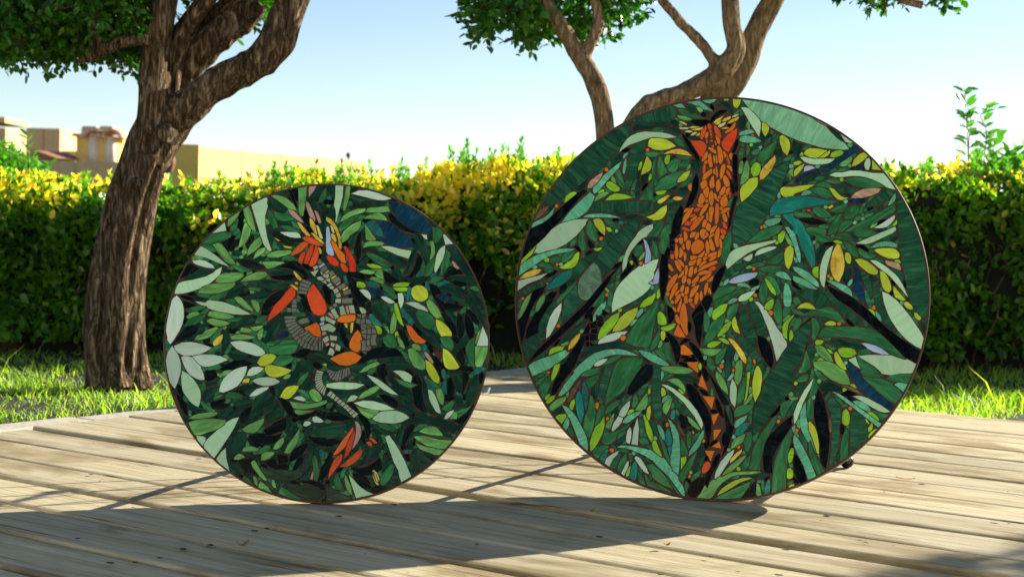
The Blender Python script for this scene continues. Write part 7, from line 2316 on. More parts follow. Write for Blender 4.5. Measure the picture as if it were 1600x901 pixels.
'T': """449 380 -26 -11 -99 -17 -41 -11 -5 -7 -90 -20 1 26 12 27 17 13 28 10 17 1 16 5 39 1 34 -3 48 -10,
358 112 -38 67 -10 24 -11 37 -3 3 -7 3 -7 15 -2 12 -30 30 -10 12 -1 6 39 6 0 -11 4 -9 16 -6 14 -11 12 -18 -2 -3 7 -14 14 -14 17 -49 7 -36 1 -25 -3 -9,
-676 -10 4 18 19 16 27 33 29 12 25 6 -3 -11 1 -8 -7 -11 -15 -18 -20 -17 -29 -14,
-500 -534 -17 39 -8 36 -2 22 2 15 4 10 7 7 10 -19 12 -47 0 -28,
145 -499 -7 -18 -21 -25 -13 -7 -14 5 7 20 18 19 16 9 6 0,
-281 -663 8 -16 3 -17 -1 -22 -6 -23 -24 12 7 26 0 15,
-164 -531 12 -20 7 -25 1 -11 -2 -8 -10 -6 -10 9 -4 9 0 26,
-388 -620 0 -18 -3 -15 -11 -25 -13 9 -3 9 12 22,
228 -704 5 -22 -2 -30 -19 -7 -1 11 4 24 5 14,
-140 -461 2 -8 0 -20 -2 -7 -5 -3 -9 5 -2 12 6 20,
-150 -639 -10 35 14 2 -1 -25,
-402 275 6 3 6 0 11 -7 -6 -6 -9 0 -7 4""",
'l': """-292 -257 -89 1 -29 -7 -31 -14 -20 -15 -16 -25 -21 -10 -15 -12 -21 -27 -18 -32 -15 -17 -16 -13 -14 -1 20 42 21 30 15 18 1 5 -3 5 28 32 23 21 21 16 13 8 36 12 52 6 34 -6,
-354 -616 13 6 23 2 46 -4 55 -10 3 -6 6 -2 17 -13 15 -6 2 3 12 -11 12 -19 3 1 1 -2 9 -19 16 -11 7 -10 1 -9 5 -8 11 -10 10 -22 2 -20 -7 0 -8 7 -50 63 -43 35 -23 23 -5 1 -24 14 -47 18 -29 7,
-562 -252 -9 -15 -11 -11 -33 -27 -6 -2 -2 -4 -16 -13 -66 -33 -18 39 15 14 32 17 42 15 55 26 6 -10 5 0,
-631 266 33 49 37 42 37 37 21 -16 -12 -36 -14 -24 -10 -11 -29 -21,
-113 -709 -22 16 -10 22 -2 29 4 19 -1 17 4 20 -1 16 -10 37 -14 37 16 -12 12 -15 12 -19 6 -18 6 -39 3 -48,
313 -532 14 -12 19 -28 30 -56 24 -55 -29 -16 -18 50 -29 53 -10 22 -3 23,
-467 -635 -8 3 -25 22 -40 86 -39 59 16 -3 17 -12 18 -17 17 -24 24 -39 13 -23 6 -30,
-569 158 -31 -11 -51 -11 -18 -7 -29 -17 -90 -68 4 44 28 22 35 21 78 25 42 5,
351 -405 6 -63 5 -18 1 -23 17 -40 17 -50 -5 9 -16 39 -4 -1 -4 -10 -14 21 -12 23 -8 24 -2 14 1 29 5 19,
449 -362 21 -6 22 -12 141 -96 -11 -13,
-406 524 -7 -23 -13 -18 -36 -44 -24 -34 -9 -10 -12 -7 -6 11 1 15 17 17 20 31 34 33,
283 113 15 1 12 -3 34 -17 29 -27 9 -12 5 -14 -3 -3 -9 3 -35 21 -47 36,
-171 -289 -6 -3 -15 0 -20 4 -24 8 -38 23 -17 18 3 3 13 0 35 -10 46 -23 11 -8,
311 129 -4 4 -9 20 -13 45 -19 43 -17 30 14 1 7 -11 5 -4 6 0 7 -14 23 -74 2 -23,
257 50 8 -2 6 -6 11 -27 2 -32 -3 -20 -4 -6 -17 0 -6 19 -1 37,
412 66 34 -4 11 -5 15 -4 18 -8 15 -14 4 -8 3 -17 -40 22,
381 28 -32 4 -55 25 -7 8 1 14 26 -7 22 -9 24 -17,
-27 -531 3 -13 -1 -11 -2 -8 -7 -12 2 -4 -6 -14 -16 -22 -17 -16 -8 -4 4 20 7 14 14 20 14 29,
143 617 -23 -7 -32 -1 -19 3 -12 6 3 11 5 5 11 4 15 0 29 -6,
573 198 24 19 24 8 28 0 25 -10 -2 -13 -24 3 -20 1,
-396 292 -149 -2 8 7 14 6 51 4 37 -4,
-752 241 7 21 45 25 12 10 25 31 -6 -28 -16 -19 -25 -19,
-479 -129 1 22 11 27 16 21 21 13 -2 -17 -7 -18 -7 1 1 -12 -9 -12 -12 3 -4 -2 2 -20 -4 -4,
526 -397 2 3 15 2 20 -5 12 -7 10 -10 4 -6 0 -5 4 -4 -13 -2 -18 8 -26 15,
-265 -471 -13 -16 -32 -28 -14 -8 -15 2 7 15 12 13 27 14,
-158 773 50 8 27 -19 29 -25 -40 8 -14 15 -11 -1 -19 9,
233 306 -4 -11 -6 -7 -19 -11 -10 -3 -12 0 -7 5 -5 8 5 8 9 5 24 5,
281 61 -33 6 -29 13 3 8 6 3 9 3 14 -1 9 -4 9 -9,
136 -467 -2 -10 -6 -11 -13 -15 -21 -17 -5 9 0 6 5 13 18 14,
677 -324 12 7 22 -1 12 -3 -14 -30 -22 19 -10 5,
-173 -581 -8 6 -10 14 -10 25 -3 14 11 -1 13 -19 7 -22,
55 640 3 11 27 12 18 0 15 -10 -33 -10,
-554 -511 7 -10 2 -12 -3 -13 -8 -16 -12 13 -1 6 5 18,
662 417 2 -16 -5 -15 -10 -13 -12 -7 -2 3 5 12 12 25,
73 35 7 7 23 3 15 -8 10 -12 -2 -3 -6 4 -31 6 -13 0,
-387 540 3 -34 -6 -34 -8 5 0 21 3 25,
-39 788 -11 -11 -15 -7 -19 3 -13 9,
80 -19 0 -3 -5 -5 -11 -7 -17 -7 -6 4 5 8 12 11 15 2,
305 401 7 12 11 7 13 -1 11 -7 -10 -7 -23 -6,
-25 -97 -9 17 1 6 6 12 10 8 3 -2 1 -5 -7 -30,
600 -48 10 -7 10 -14 3 -13 -3 -6 -11 10 -6 10 -5 17,
-285 -70 2 -8 -1 -5 -8 -12 -14 -13 -3 3 0 5 5 16 10 11,
-157 -411 -17 -13 -11 -12 -3 -1 -3 2 3 15 9 10 9 4,
-211 760 31 8 10 -8 8 -11 -28 3,
82 -227 6 -4 5 -11 -2 -11 -8 -12 -7 12 2 16,
77 -309 1 -7 -4 -11 -10 -10 -9 -3 -1 4 7 12 11 14,
-328 -145 -3 8 2 7 10 13 8 3 5 0 2 -3,
128 17 4 7 14 8 13 5 3 -2 -6 -10 -11 -7 -14 -3,
-197 -351 -2 2 -2 27 2 8 3 3 5 -6 2 -17,
509 75 2 -3 -1 -11 -5 -9 -9 -7 -3 5 0 6 7 12,
22 32 2 14 10 11 6 3 2 -3 1 -5 -4 -10 -9 -8,
52 197 5 4 4 -1 10 -6 2 -7 -10 -6 -5 1,
222 412 4 -8 1 -8 -1 -9 -4 -4 -6 6 -2 8 4 11,
259 507 -5 7 2 9 4 3 4 -2 4 1 5 -10 -5 -6,
288 156 9 -7 5 -10 0 -5 -3 -3 -5 1 -6 11 -2 6,
311 -524 -3 3 -4 13 2 5 8 7 2 -2 1 -4 -2 -18,
-397 535 -4 6 6 14 7 5 6 0 2 -4,
467 381 4 4 7 3 5 -4 1 -7 -6 -7 -6 1 -3 3,
-715 82 -6 -8 -9 -2 -7 5 2 5 8 6 6 0,
-38 -245 9 -2 2 -4 -1 -8 -5 -3 -6 1 -3 8,
699 -20 -4 0 -6 6 -1 5 3 4 8 0 3 -3 0 -9,
374 521 -2 -6 -8 -6 -9 7 5 7 11 1,
-280 -635 -4 -8 -5 -1 -5 3 -2 7 3 5 3 1 6 -2,
88 -545 8 -6 0 -6 -7 -5 -8 5 2 9,
521 299 -2 -6 -8 -5 -3 1 -3 3 -1 3 7 9 7 -2,
384 -380 3 -4 -1 -7 -5 -6 -3 0 -6 9 6 5,
-253 22 6 -4 1 -3 -3 -9 -5 -1 -6 5 0 4 4 6,
-614 92 -9 -4 -6 6 1 6 8 4 7 -6,
132 593 9 6 3 -1 3 -4 0 -5 -6 -5 -6 2,
364 206 -5 0 -3 3 -1 7 5 5 9 -3,
36 -275 -8 3 -1 3 6 10 5 -2 2 -5,
500 -245 2 -6 -1 -4 -6 -3 -3 1 -4 7 1 2 6 3,
-412 245 9 -1 3 -5 -6 -9 -6 2 -2 6,
549 314 -1 -4 -7 -5 -6 5 2 7 3 1 3 1,
392 -285 -14 -2 2 4 -2 7 8 -3,
308 -473 0 -21 -3 11,
410 -613 -9 10 7 -2""",
'K': """-491 107 14 -9 10 -13 10 -29 3 -27 -2 -6 -44 -63 -7 -5 -8 -1 -16 5 -7 6 -5 10 -4 15 0 33 6 19 11 19 25 32""",
'B': """502 -242 45 -37 -2 -3 11 -15 -3 -1 0 -3 25 -25 42 -37 29 -20 28 -25 -8 -14 -30 13 -34 19 -37 25 -33 31 -20 31 -16 37 -3 7 5 2 3 5,
526 132 19 -65 19 -93 -44 43 -8 12 0 34 4 41 3 15,
395 501 6 18 8 12 16 9 8 9 1 4 24 10 8 15 17 11 1 3 19 15 24 -19 -24 -12 -92 -73 -9 -5,
393 504 -1 -3 -27 -4 -31 -10 -11 -8 -24 -22 -22 -10 5 13 10 14 25 16 36 14 32 9,
559 392 -8 -11 -7 -4 -24 -6 -25 1 -10 9 25 10 25 2,
524 529 5 -16 -9 -6 -9 2 -4 8""",
'P': """144 -28 10 1 7 -2 19 -18 0 -8 11 -5 11 -19 8 -8 27 -45 17 -20 7 -15 9 -9 3 -13 0 -8 -16 -24 -14 -28 -6 -6 -17 64 -18 53 -28 66 -15 27,
-661 -204 0 42 10 42 17 33 25 27 1 -28 -15 -55 -22 -47 -7 -8,
26 -716 -2 3 3 23 16 39 24 32 26 19 -3 -16 -16 -31 -31 -54,
-340 -163 -12 -14 -7 1 -5 -2 -6 -12 -12 -8 -16 -7 -55 -13 0 6 6 12 24 17 41 15,
-673 58 -28 -24 -49 -21 -39 -30 0 40,
-282 -498 8 -40 -1 -67 -24 4 6 63,
585 278 26 15 49 37 2 -8 -2 -9 -12 -17 -9 -9 -10 -6 -15 -4 -17 -1,
-314 -433 -1 -23 -11 -33 -7 -8 -6 -3 -16 7 4 15 8 15 17 20,
-224 -713 -19 8 -15 15 -26 35 3 6 3 2 7 -1 12 -8 20 -28,
-378 -554 0 9 5 20 17 29 19 -7 -7 -19 -9 -14 -20 -20,
-346 -629 -4 -13 -16 -19 -14 -31 -18 12 6 19 5 5 21 16,
-308 -536 5 -12 2 -10 -1 -21 -4 -21 -13 3 -2 20 3 26,
-412 -274 -6 -11 -16 -14 -14 -7 -16 2 3 9 11 10 19 8,
-306 -665 1 -20 -15 -38 -12 7 18 43""",
'G': """375 -253 20 5 24 1 23 -5 22 -8 10 -13 16 -6 4 -4 15 -28 4 -21 -20 -2 -15 3 -37 15 -23 17 -16 15 -12 4 -10 8 -4 8,
201 -680 -38 -10 -51 -5 -17 -5 -23 -14 -23 -19 -13 -18 -13 -27 -10 -11 -13 -3 -40 2 12 14 15 31 4 3 6 -9 3 -1 6 23 16 12 1 -4 4 1 15 15 6 3 -1 -5 3 -1 28 18 27 6 75 6,
-204 -303 3 3 15 5 41 3 28 -2 18 -4 4 1 19 -9 -13 -9 -12 -4 -46 -3 -5 3 -13 -1 -18 7 -6 0,
96 -353 -8 3 -5 8 -2 20 2 25 -1 15 4 17 8 6 7 1 5 -3 1 -11 3 -5 0 -27 -5 -33,
449 -249 -10 0 -10 2 -28 18 -12 13 -11 24 20 4 15 -7 26 -31,
58 -393 -25 24 -15 22 -9 23 1 9 3 9 16 -12 16 -21 12 -32,
90 539 8 -15 4 -15 -1 -36 -3 -11 -7 -10 -14 -13 -5 0 -2 1 -1 6 4 30 3 7 4 27,
140 -617 -8 -18 -29 -33 -17 -15 -33 -19 -1 3 8 14 21 25 36 30,
-252 -402 5 -15 1 -13 -1 -16 -4 -11 -4 -6 -10 -6 -8 -2 -21 0 19 37,
-564 -430 -4 -18 -11 -14 -37 -29 -5 2 -8 12 7 13 9 11 16 12,
27 -218 -20 -22 -12 -5 -16 -2 -19 7 -7 6 -11 14,
-778 -134 -3 16 18 54 12 21 20 19 -8 -32 -14 -38 -14 -27,
79 -598 3 20 10 16 26 19 11 5 3 -2 -8 -28 -9 -11 -4 -3 -5 0 -5 -7 -10 -7,
-103 -396 -15 17 -12 8 -46 24 25 7 11 0 11 -3 11 -10 9 -14 5 -14,
-150 -415 -9 -37 -11 -29 -12 7 -3 7 -2 10 3 14 3 7 8 11 13 9,
-710 -100 0 19 4 19 11 20 15 16 4 -14 -3 -16 -19 -35 -6 -7,
-372 -484 -3 -32 -11 -34 -18 7 1 7 5 16 9 5 2 5 -1 5,
446 525 5 7 35 27 5 2 2 -1 2 -9 -5 -13 -14 -14 -10 -5 -11 0,
-448 392 -17 -16 -39 -20 4 18 12 13 21 8 10 1,
-92 -483 16 -8 20 -18 15 -16 2 -10 -10 3 -21 13 -14 16,
72 536 6 -12 -1 -19 -5 -23 -10 1 -2 8 1 28 4 10,
182 -720 11 -11 7 -27 0 -8 -12 -3 -4 1 -3 6,
255 246 23 -38 5 -10 0 -3 -14 5 -10 11 -8 18 1 14,
-134 703 -10 -5 -21 1 -23 11 -5 5 4 4 24 -3 27 -9,
150 -379 2 -14 -3 -11 -14 -18 -6 -4 -8 -1 -1 2 1 2 7 8 13 26,
273 473 -21 14 5 13 9 6 6 0 -1 -20,
-295 158 5 -7 -2 -12 -8 -12 -10 -6 -3 2 1 5 12 24,
327 -472 3 -2 6 -31 -3 -5 -10 10 -3 10 0 6,
-119 755 13 0 13 -11 1 -7 -6 -5 -9 3 -7 8,
254 -102 0 7 5 7 13 12 7 1 2 -1 1 -4 -9 -11 -12 -10,
89 699 5 -6 1 -8 2 -15 -2 -5 -5 1 -9 12 2 14,
-215 -224 -3 3 1 10 5 14 4 5 6 -6 1 -11 -5 -9,
-439 464 8 -8 8 -12 2 -8 -2 -4 -13 7 -5 7 -2 9,
597 300 -2 -10 -7 -7 -13 -8 -6 3 8 12,
324 -393 -5 -5 -10 -5 -15 3 -7 10 1 1 8 -2 8 1 16 0,
-375 142 3 -4 -3 -12 -8 -10 -8 -3 -3 6 3 7 10 13,
-599 -228 4 5 17 9 5 1 5 -3 -6 -10 -11 -6,
305 -386 -4 -2 -7 -1 -7 4 0 6 4 6 6 3 8 -6,
496 608 -3 -7 -8 -5 -7 5 -4 6 7 7 9 -1,
-133 518 4 -6 0 -8 -8 -11 -6 -2 -3 3 1 4 7 16,
104 102 6 9 7 4 4 0 10 -6 -4 -5 -15 -3,
144 -357 3 -3 2 -15 -7 -10 -4 5 -1 9 2 9,
16 -288 5 -2 11 -12 -2 -9 -6 3 -8 9 -3 7,
-559 -436 -7 8 -1 7 11 14 3 -6,
-423 -16 -15 14 -2 4 3 6 8 -4 7 -7 1 -7,
203 308 7 8 11 3 6 -2 5 -4 -5 -5,
332 -543 -12 8 -8 9 4 4 10 -3 6 -11 1 -4,
398 -335 -5 5 -2 8 7 5 7 -3 2 -5 -2 -6,
202 -160 6 -2 3 -6 1 -3 -6 -7 -6 1 -5 7,
52 -104 -2 -3 -11 -8 -6 5 3 9 4 4 9 -3,
392 353 4 9 7 1 5 -6 -1 -7 -4 -3 -3 -1,
163 276 5 4 5 -2 6 -5 1 -6 -9 -4 -3 1,
-527 -173 -1 5 6 7 6 0 5 -4 -3 -8 -4 -3 -4 -1,
-216 -569 2 2 5 1 8 -6 0 -5 -4 -3 -8 0 -3 3,
17 47 4 -4 -1 -10 -8 -4 -5 7 4 8,
81 -603 -8 -8 -4 1 -4 6 2 6 4 3 5 -1,
384 -216 5 -2 4 -6 0 -4 -7 -4 -6 0 -1 3 0 6,
-170 675 -3 -4 -7 -1 -4 4 -1 8 6 4 9 -5,
488 531 5 -5 -1 -7 -2 -3 -5 -1 -6 8 3 5,
-66 -689 5 -4 0 -8 -6 -3 -7 5 3 8,
39 -170 -3 -3 -7 1 -3 5 2 4 6 3 4 -3""",
'a': """455 210 5 -3 10 -29 8 -34 1 -23 -5 -29 -14 -32 -13 7 -13 19 -6 21 -2 21 1 22 5 26 15 33,
144 460 -1 24 8 21 47 55 4 -12 0 -12 -14 -36 -28 -36 -8 -4,
122 -270 -9 5 -8 9 -24 39 -32 42 10 0 8 -3 14 -12 16 -19 15 -20 11 -23 1 -9,
-698 72 -9 -14 -18 -11 -27 -10 -34 -6 16 19 18 12 29 10,
-238 556 12 10 17 8 22 5 13 0 20 -6 11 -6 17 -16 -75 10 -14 0,
-525 -176 -2 -18 -10 -21 -14 -20 -19 -12 3 21 9 18 17 20,
78 -653 3 14 7 11 14 16 19 14 0 -11 -5 -7 -25 -27,
-205 387 -14 -17 -17 -15 -8 -2 -9 6 3 8 30 19 6 3,
7 689 14 14 30 13 -1 -8 -8 -8 -23 -11,
-152 378 -10 -7 -10 -3 -11 1 -11 5 6 7 9 3 13 -1,
-15 697 9 11 26 10 -2 -9 -6 -6 -19 -8,
-8 720 -15 -20 -16 -10 -8 -2 2 7 6 7,
-135 661 49 10 -6 -9 -13 -4 -15 -1,
-101 672 -27 -6 -10 0 -6 3 13 5,
-43 684 27 18 -3 -11 -6 -7 -8 -2,
431 359 -15 -11 -7 6 15 11,
-17 666 17 6 14 -1 -2 -4 -7 -2 -18 0,
-115 634 6 10 10 4 0 -6 -3 -6""",
'k': """-236 -291 3 -29 -5 -27 -6 -7 -34 -25 -16 -20 -11 -11 -12 -2 -9 5 -2 3 10 31 38 66 14 14 9 4,
-21 -309 64 -82 23 -38 -11 -4 -7 1 -6 2 -9 12,
410 292 -28 -8 -31 -1 -30 8 -22 15 8 3 28 0 12 2 35 -8,
-40 -74 -10 21 -7 6 -1 9 4 12 11 13 8 4 6 -1 8 -3 4 -14 -10 -26,
29 253 1 42 5 11 -2 13 10 55 4 17 14 1 -12 -51 -11 -68,
-72 -520 -20 -2 -12 3 -10 6 -10 18 1 9 7 11 23 -15 9 -18,
177 -718 2 -11 -1 -41 -19 -5 -1 19 3 18 6 11,
120 40 1 8 4 7 12 7 15 0 6 -9 -2 -12 -7 -6 -16 -1,
-619 -24 -2 13 4 16 3 5 17 13 6 -17 -4 -12 -18 -16,
-521 204 17 -14 12 -20 -14 -8 -8 7 -7 15,
155 -745 -1 -31 -26 -5 21 33""",
'd': """-299 -232 -93 0 -17 -2 -30 -8 -41 -17 -37 -7 13 19 21 19 23 -4 1 4 -9 7 10 3 3 -4 9 1 25 6 23 8 22 1 31 -5 30 -13,
433 -172 16 8 12 3 51 -3 20 -4 15 -5 22 -18 -18 -6 -26 2 -13 5 -24 2 -22 5,
-369 654 2 12 6 10 21 9 19 2 33 -1 67 8 3 -22 -65 -2 -4 -2 -3 -5,
-30 -581 4 -4 9 -23 -2 -3 3 -7 0 -11 -3 -12 0 -8 -8 -20 -7 -12 -24 -21 -2 13 14 49 8 43,
54 -203 5 -8 9 -32 1 -18 -4 -45 -3 -13 -9 -14 -5 7 -6 29 -2 22 2 5 -2 14 2 21 6 23,
-497 -117 -20 -35 -34 -38 -20 -17 -15 -10 -10 -4 -11 3 15 21 20 22 47 39,
484 -360 -51 -1 -22 -4 -13 27 17 9 34 -3 30 -11 5 -8,
280 548 -8 12 -12 32 8 29 37 -16 -3 -15 -6 -19,
-152 -330 3 4 10 3 38 2 30 -10 18 -15 -3 -3 -9 -2 -7 3 -7 -2 -18 2 -10 4 -8 -1 -23 7,
383 126 -8 10 -4 12 0 13 2 19 9 18 10 6 9 2 5 -6 2 -6 -17 -38,
504 116 2 -13 -1 -17 -7 -18 -10 -16 -17 15 2 9 6 20 7 13 6 6,
-99 485 -13 4 -9 10 -5 17 1 20 15 4 16 -18 3 8 3 -9 0 -12 -6 -17,
374 492 -8 -12 -21 -18 -21 -13 -13 -4 -1 12 7 11 16 15 33 12,
-398 555 -14 -32 -30 -26 -4 20 2 11 5 8 19 17 11 3,
55 663 -2 1 -3 17 2 20 4 12 11 10 8 -6 4 -9 1 -24 -5 -13 -14 -8,
-244 659 22 10 19 0 20 -9 14 -17 -12 -3 -19 1 -24 8,
-25 778 23 -1 18 -12 12 -23 -2 -17 -14 8 -9 9,
-181 406 36 20 17 -19 -12 -12 -16 -8 -9 2 -10 5,
203 512 1 25 6 23 4 6 7 6 9 -18 1 -10 -2 -12 -5 -8 -17 -12,
-337 370 -4 17 -1 22 2 20 6 21 9 -13 2 -26 -4 -27,
-584 399 3 7 17 20 23 18 3 -2 -1 -14 -12 -20 -18 -11 -12 -1,
781 -129 -11 19 -3 23 7 14 14 6,
-318 422 -5 28 2 12 11 10 6 3 8 -1 5 -6 -16 -33,
461 620 -23 15 -40 43 9 0 36 -24 5 -12,
231 -688 -16 -9 -28 -9 -6 -5 -4 -1 -3 3 6 14 7 7 16 8 19 -3,
-159 765 13 2 11 -6 16 -18 1 -7 -2 -5 -5 -2 -12 1 -11 8 -6 10,
-323 -567 0 -14 -13 -20 -8 -8 -12 -6 -3 1 -2 7 11 20 20 18,
-571 -480 -8 -14 -16 -9 -13 0 -6 11 16 13 9 4 10 0,
-325 306 -14 -12 -19 -8 -17 0 -7 8 16 10 14 4,
-490 -266 -36 -35 -4 -3 -3 3 2 12 12 16 11 6 15 3,
-193 358 11 5 11 2 29 0 6 -4 -9 -8 -11 -4 -3 2 -3 -3 -20 3,
-183 -360 3 3 10 2 17 -4 9 -5 9 -9 3 -5 -1 -6 -45 20,
317 181 7 -14 8 -24 2 -14 -2 -2 -9 6 -8 14 -3 26,
-186 672 -12 0 -10 4 -7 8 -3 11 12 3 10 -2 7 -10,
-556 40 -1 -5 -18 -18 -11 -7 -4 2 2 12 9 11 13 7 7 0,
232 434 -1 6 6 14 9 15 5 3 5 -12 -4 -12 -11 -12,
208 612 6 -7 11 -27 2 -6 -2 -3 -5 4 -4 -1 -12 15 -2 9,
442 439 7 9 13 5 12 1 8 -4 -6 -9 -12 -5,
-145 626 8 8 15 3 8 -5 5 -1 9 -11 -4 -3 -6 0 -27 4,
141 656 10 -15 3 -7 2 -13 -3 -11 -12 12 -4 10 2 20,
88 -719 -29 -24 -4 -1 -3 2 5 13 12 11 13 3,
-339 -400 2 -2 1 -6 -13 -20 -13 -4 -8 3,
-459 -383 3 -6 3 -28 -7 -9 -7 8 -1 15 1 12,
-306 269 3 10 5 5 10 2 12 -5 -2 -13 -3 -2,
510 153 5 -6 4 -10 -1 -16 -6 -8 -5 9 -1 22,
477 -628 -7 10 -1 7 4 14 6 7 4 -4 0 -9 -2 -18,
-665 343 2 -3 -6 -16 -11 -12 -7 -2 -2 5 6 12 10 12,
-210 401 3 8 7 8 16 10 5 0 2 -3 -9 -12 -14 -11 -6 -2,
-373 308 -5 -6 -13 -4 -16 2 -7 5 7 5 30 1,
627 276 -6 -9 -11 -6 -10 -1 -8 4 4 5 10 5 18 4,
-182 -528 -2 2 1 18 4 13 3 3 5 -4 1 -13 -4 -12,
526 226 -12 4 -8 8 -5 11 0 5 2 3 21 -22,
-363 -465 7 -17 -2 -13 -7 -9 -4 6 -1 12 5 19,
-240 -280 -5 -3 -9 -1 -7 3 -9 7 -5 12 3 2,
146 -719 -4 -6 -24 -13 -6 2 6 10 14 7 8 3,
-154 601 22 -29 1 -5 -3 -3 -8 4 -10 12 -4 16,
-268 177 -9 7 -13 21 -1 5 3 3 6 -3 11 -12 5 -12 0 -6,
-45 -148 9 -10 0 -4 -4 -12 -7 -7 -4 7 2 19,
-266 215 10 3 9 -3 8 -7 3 -7 -3 -3 -5 0 -13 5 -6 4,
-330 485 4 -6 1 -13 -3 -8 -8 -7 -5 5 0 8 4 13,
585 65 -4 4 -7 16 1 10 8 -2 6 -8 1 -8 -2 -9,
81 -103 -4 11 -1 14 5 9 8 -9 1 -14,
647 227 4 6 11 10 6 3 6 -3 -2 -7 -9 -9 -5 -3,
541 505 -9 7 -5 15 2 9 3 2 8 -10 4 -17,
321 -57 5 5 12 2 10 0 5 -3 -5 -6 -13 -6,
198 582 9 -2 6 -8 -6 -11 -8 1 -6 8,
-326 -149 -4 -9 -5 -4 -10 2 -3 4 1 6 8 7 6 0,
-129 681 -4 -5 -11 -3 -7 6 1 4 -3 3 5 5 6 2,
-50 765 26 3 4 -2 -3 -10 -23 0,
-89 -525 21 -1 5 -4 -7 -7 -7 -1 -11 6,
-587 -304 -4 5 1 11 9 8 6 1 3 -2 -1 -3 -10 -17,
-435 -112 4 4 16 10 6 -2 -2 -6 -10 -10 -8 0,
-304 -537 -3 6 2 7 12 13 4 -4 -3 -11 -7 -8,
340 -21 -10 -3 -4 1 -7 8 -1 9 2 2 4 -2,
-187 -485 4 4 8 0 9 -1 7 -6 -4 -4 -7 -1 -5 3 -5 -1,
151 -695 5 2 9 1 9 -1 4 -4 -4 -5 -6 -2 -5 3 -6 0,
144 -625 -3 3 0 10 9 12 4 1 3 -3 -1 -6 -4 -8,
468 404 4 4 16 2 7 -7 -4 -4 -9 -1 -11 2,
61 -415 -15 21 3 4 10 -5 5 -5 1 -9,
-205 375 3 10 6 7 6 4 6 -2 -2 -8 -10 -11,
482 115 2 5 9 10 9 2 3 -2 -1 -5 -6 -7 -11 -5,
427 -325 4 5 9 3 8 -5 6 -6 -4 -3,
158 625 -2 4 2 3 15 17 4 -6 -2 -6 -11 -11,
-209 532 0 12 7 7 10 2 2 -2 -1 -5 -7 -8,
131 -529 9 11 6 4 6 2 3 -2 -2 -6 -6 -7 -11 -5,
-135 -479 9 -8 1 -12 -6 -8 -6 14,
434 -364 -11 -16 -6 -5 -3 7 3 7 6 6,
-249 353 -2 -5 -8 -8 -9 6 0 6 8 6 5 0,
-518 -504 -13 13 -2 7 4 6 7 -6 6 -18,
196 -285 -8 18 4 10 9 -14 0 -5,
-320 535 -5 6 3 11 6 4 8 -8 -6 -12,
-77 736 15 -2 -3 -17 -12 2,
47 199 4 -4 4 -14 -10 -12 -2 3,
-368 -467 0 -7 -3 -8 -9 -7 -6 3 1 5,
365 233 -3 -9 -5 -2 -6 4 -2 5 1 4 5 3 6 0,
-254 -468 4 -6 0 -5 -3 -4 -7 -1 -6 8 5 7,
-380 285 -7 -6 -7 2 -3 8 8 7 5 -3,
479 438 2 7 5 5 9 -5 0 -7 -4 -4 -7 0,
-103 -537 7 5 5 0 4 -6 -6 -9 -6 1,
-349 137 5 0 2 -2 3 -6 -2 -7 -8 -1 -5 5 1 7,
-176 -543 -4 3 -3 7 1 2 8 5 7 -7 -2 -8,
489 510 5 7 6 2 7 -8 -5 -6 -9 0,
-63 -534 3 4 4 0 8 -5 0 -7 -5 -3 -4 0 -5 7,
313 -78 -4 -5 -8 0 -4 4 0 5 5 4 5 -1 5 -3,
-427 -31 1 -8 -2 -4 -6 -2 -5 3 0 7 3 6,
362 -300 -7 2 -3 6 7 8 5 -1 2 -3 0 -6,
-625 -157 8 -3 3 -6 -7 -7 -6 1 -4 6,
284 543 -1 6 7 7 5 -2 3 -5 0 -4 -4 -5 -7 1,
245 -492 8 -3 2 -4 -6 -8 -5 0 -4 6,
285 97 -7 1 -5 5 3 9 5 0 6 -8 1 -4,
436 330 0 -6 -8 -4 -2 0 -5 6 0 4 5 4 7 -1,
136 159 -6 1 -5 7 8 7 3 0 4 -5,
724 -2 -6 -4 -3 0 -3 4 -1 7 5 3 5 0,
384 520 4 5 7 2 5 -6 -6 -9 -8 4,
289 -5 -3 3 0 6 5 6 7 -4 1 -5 -3 -4,
-574 -229 4 -5 -1 -7 -2 -3 -6 0 -5 5 1 5,
-139 -499 6 -10 -7 -5 -7 7 2 5,
-279 212 3 4 7 0 4 -10 -7 -5 -5 5,
-452 -419 7 -5 -1 -7 -4 -4 -5 2 -4 5,
251 223 6 -12 -5 -4 -7 3 -2 3 3 8""",
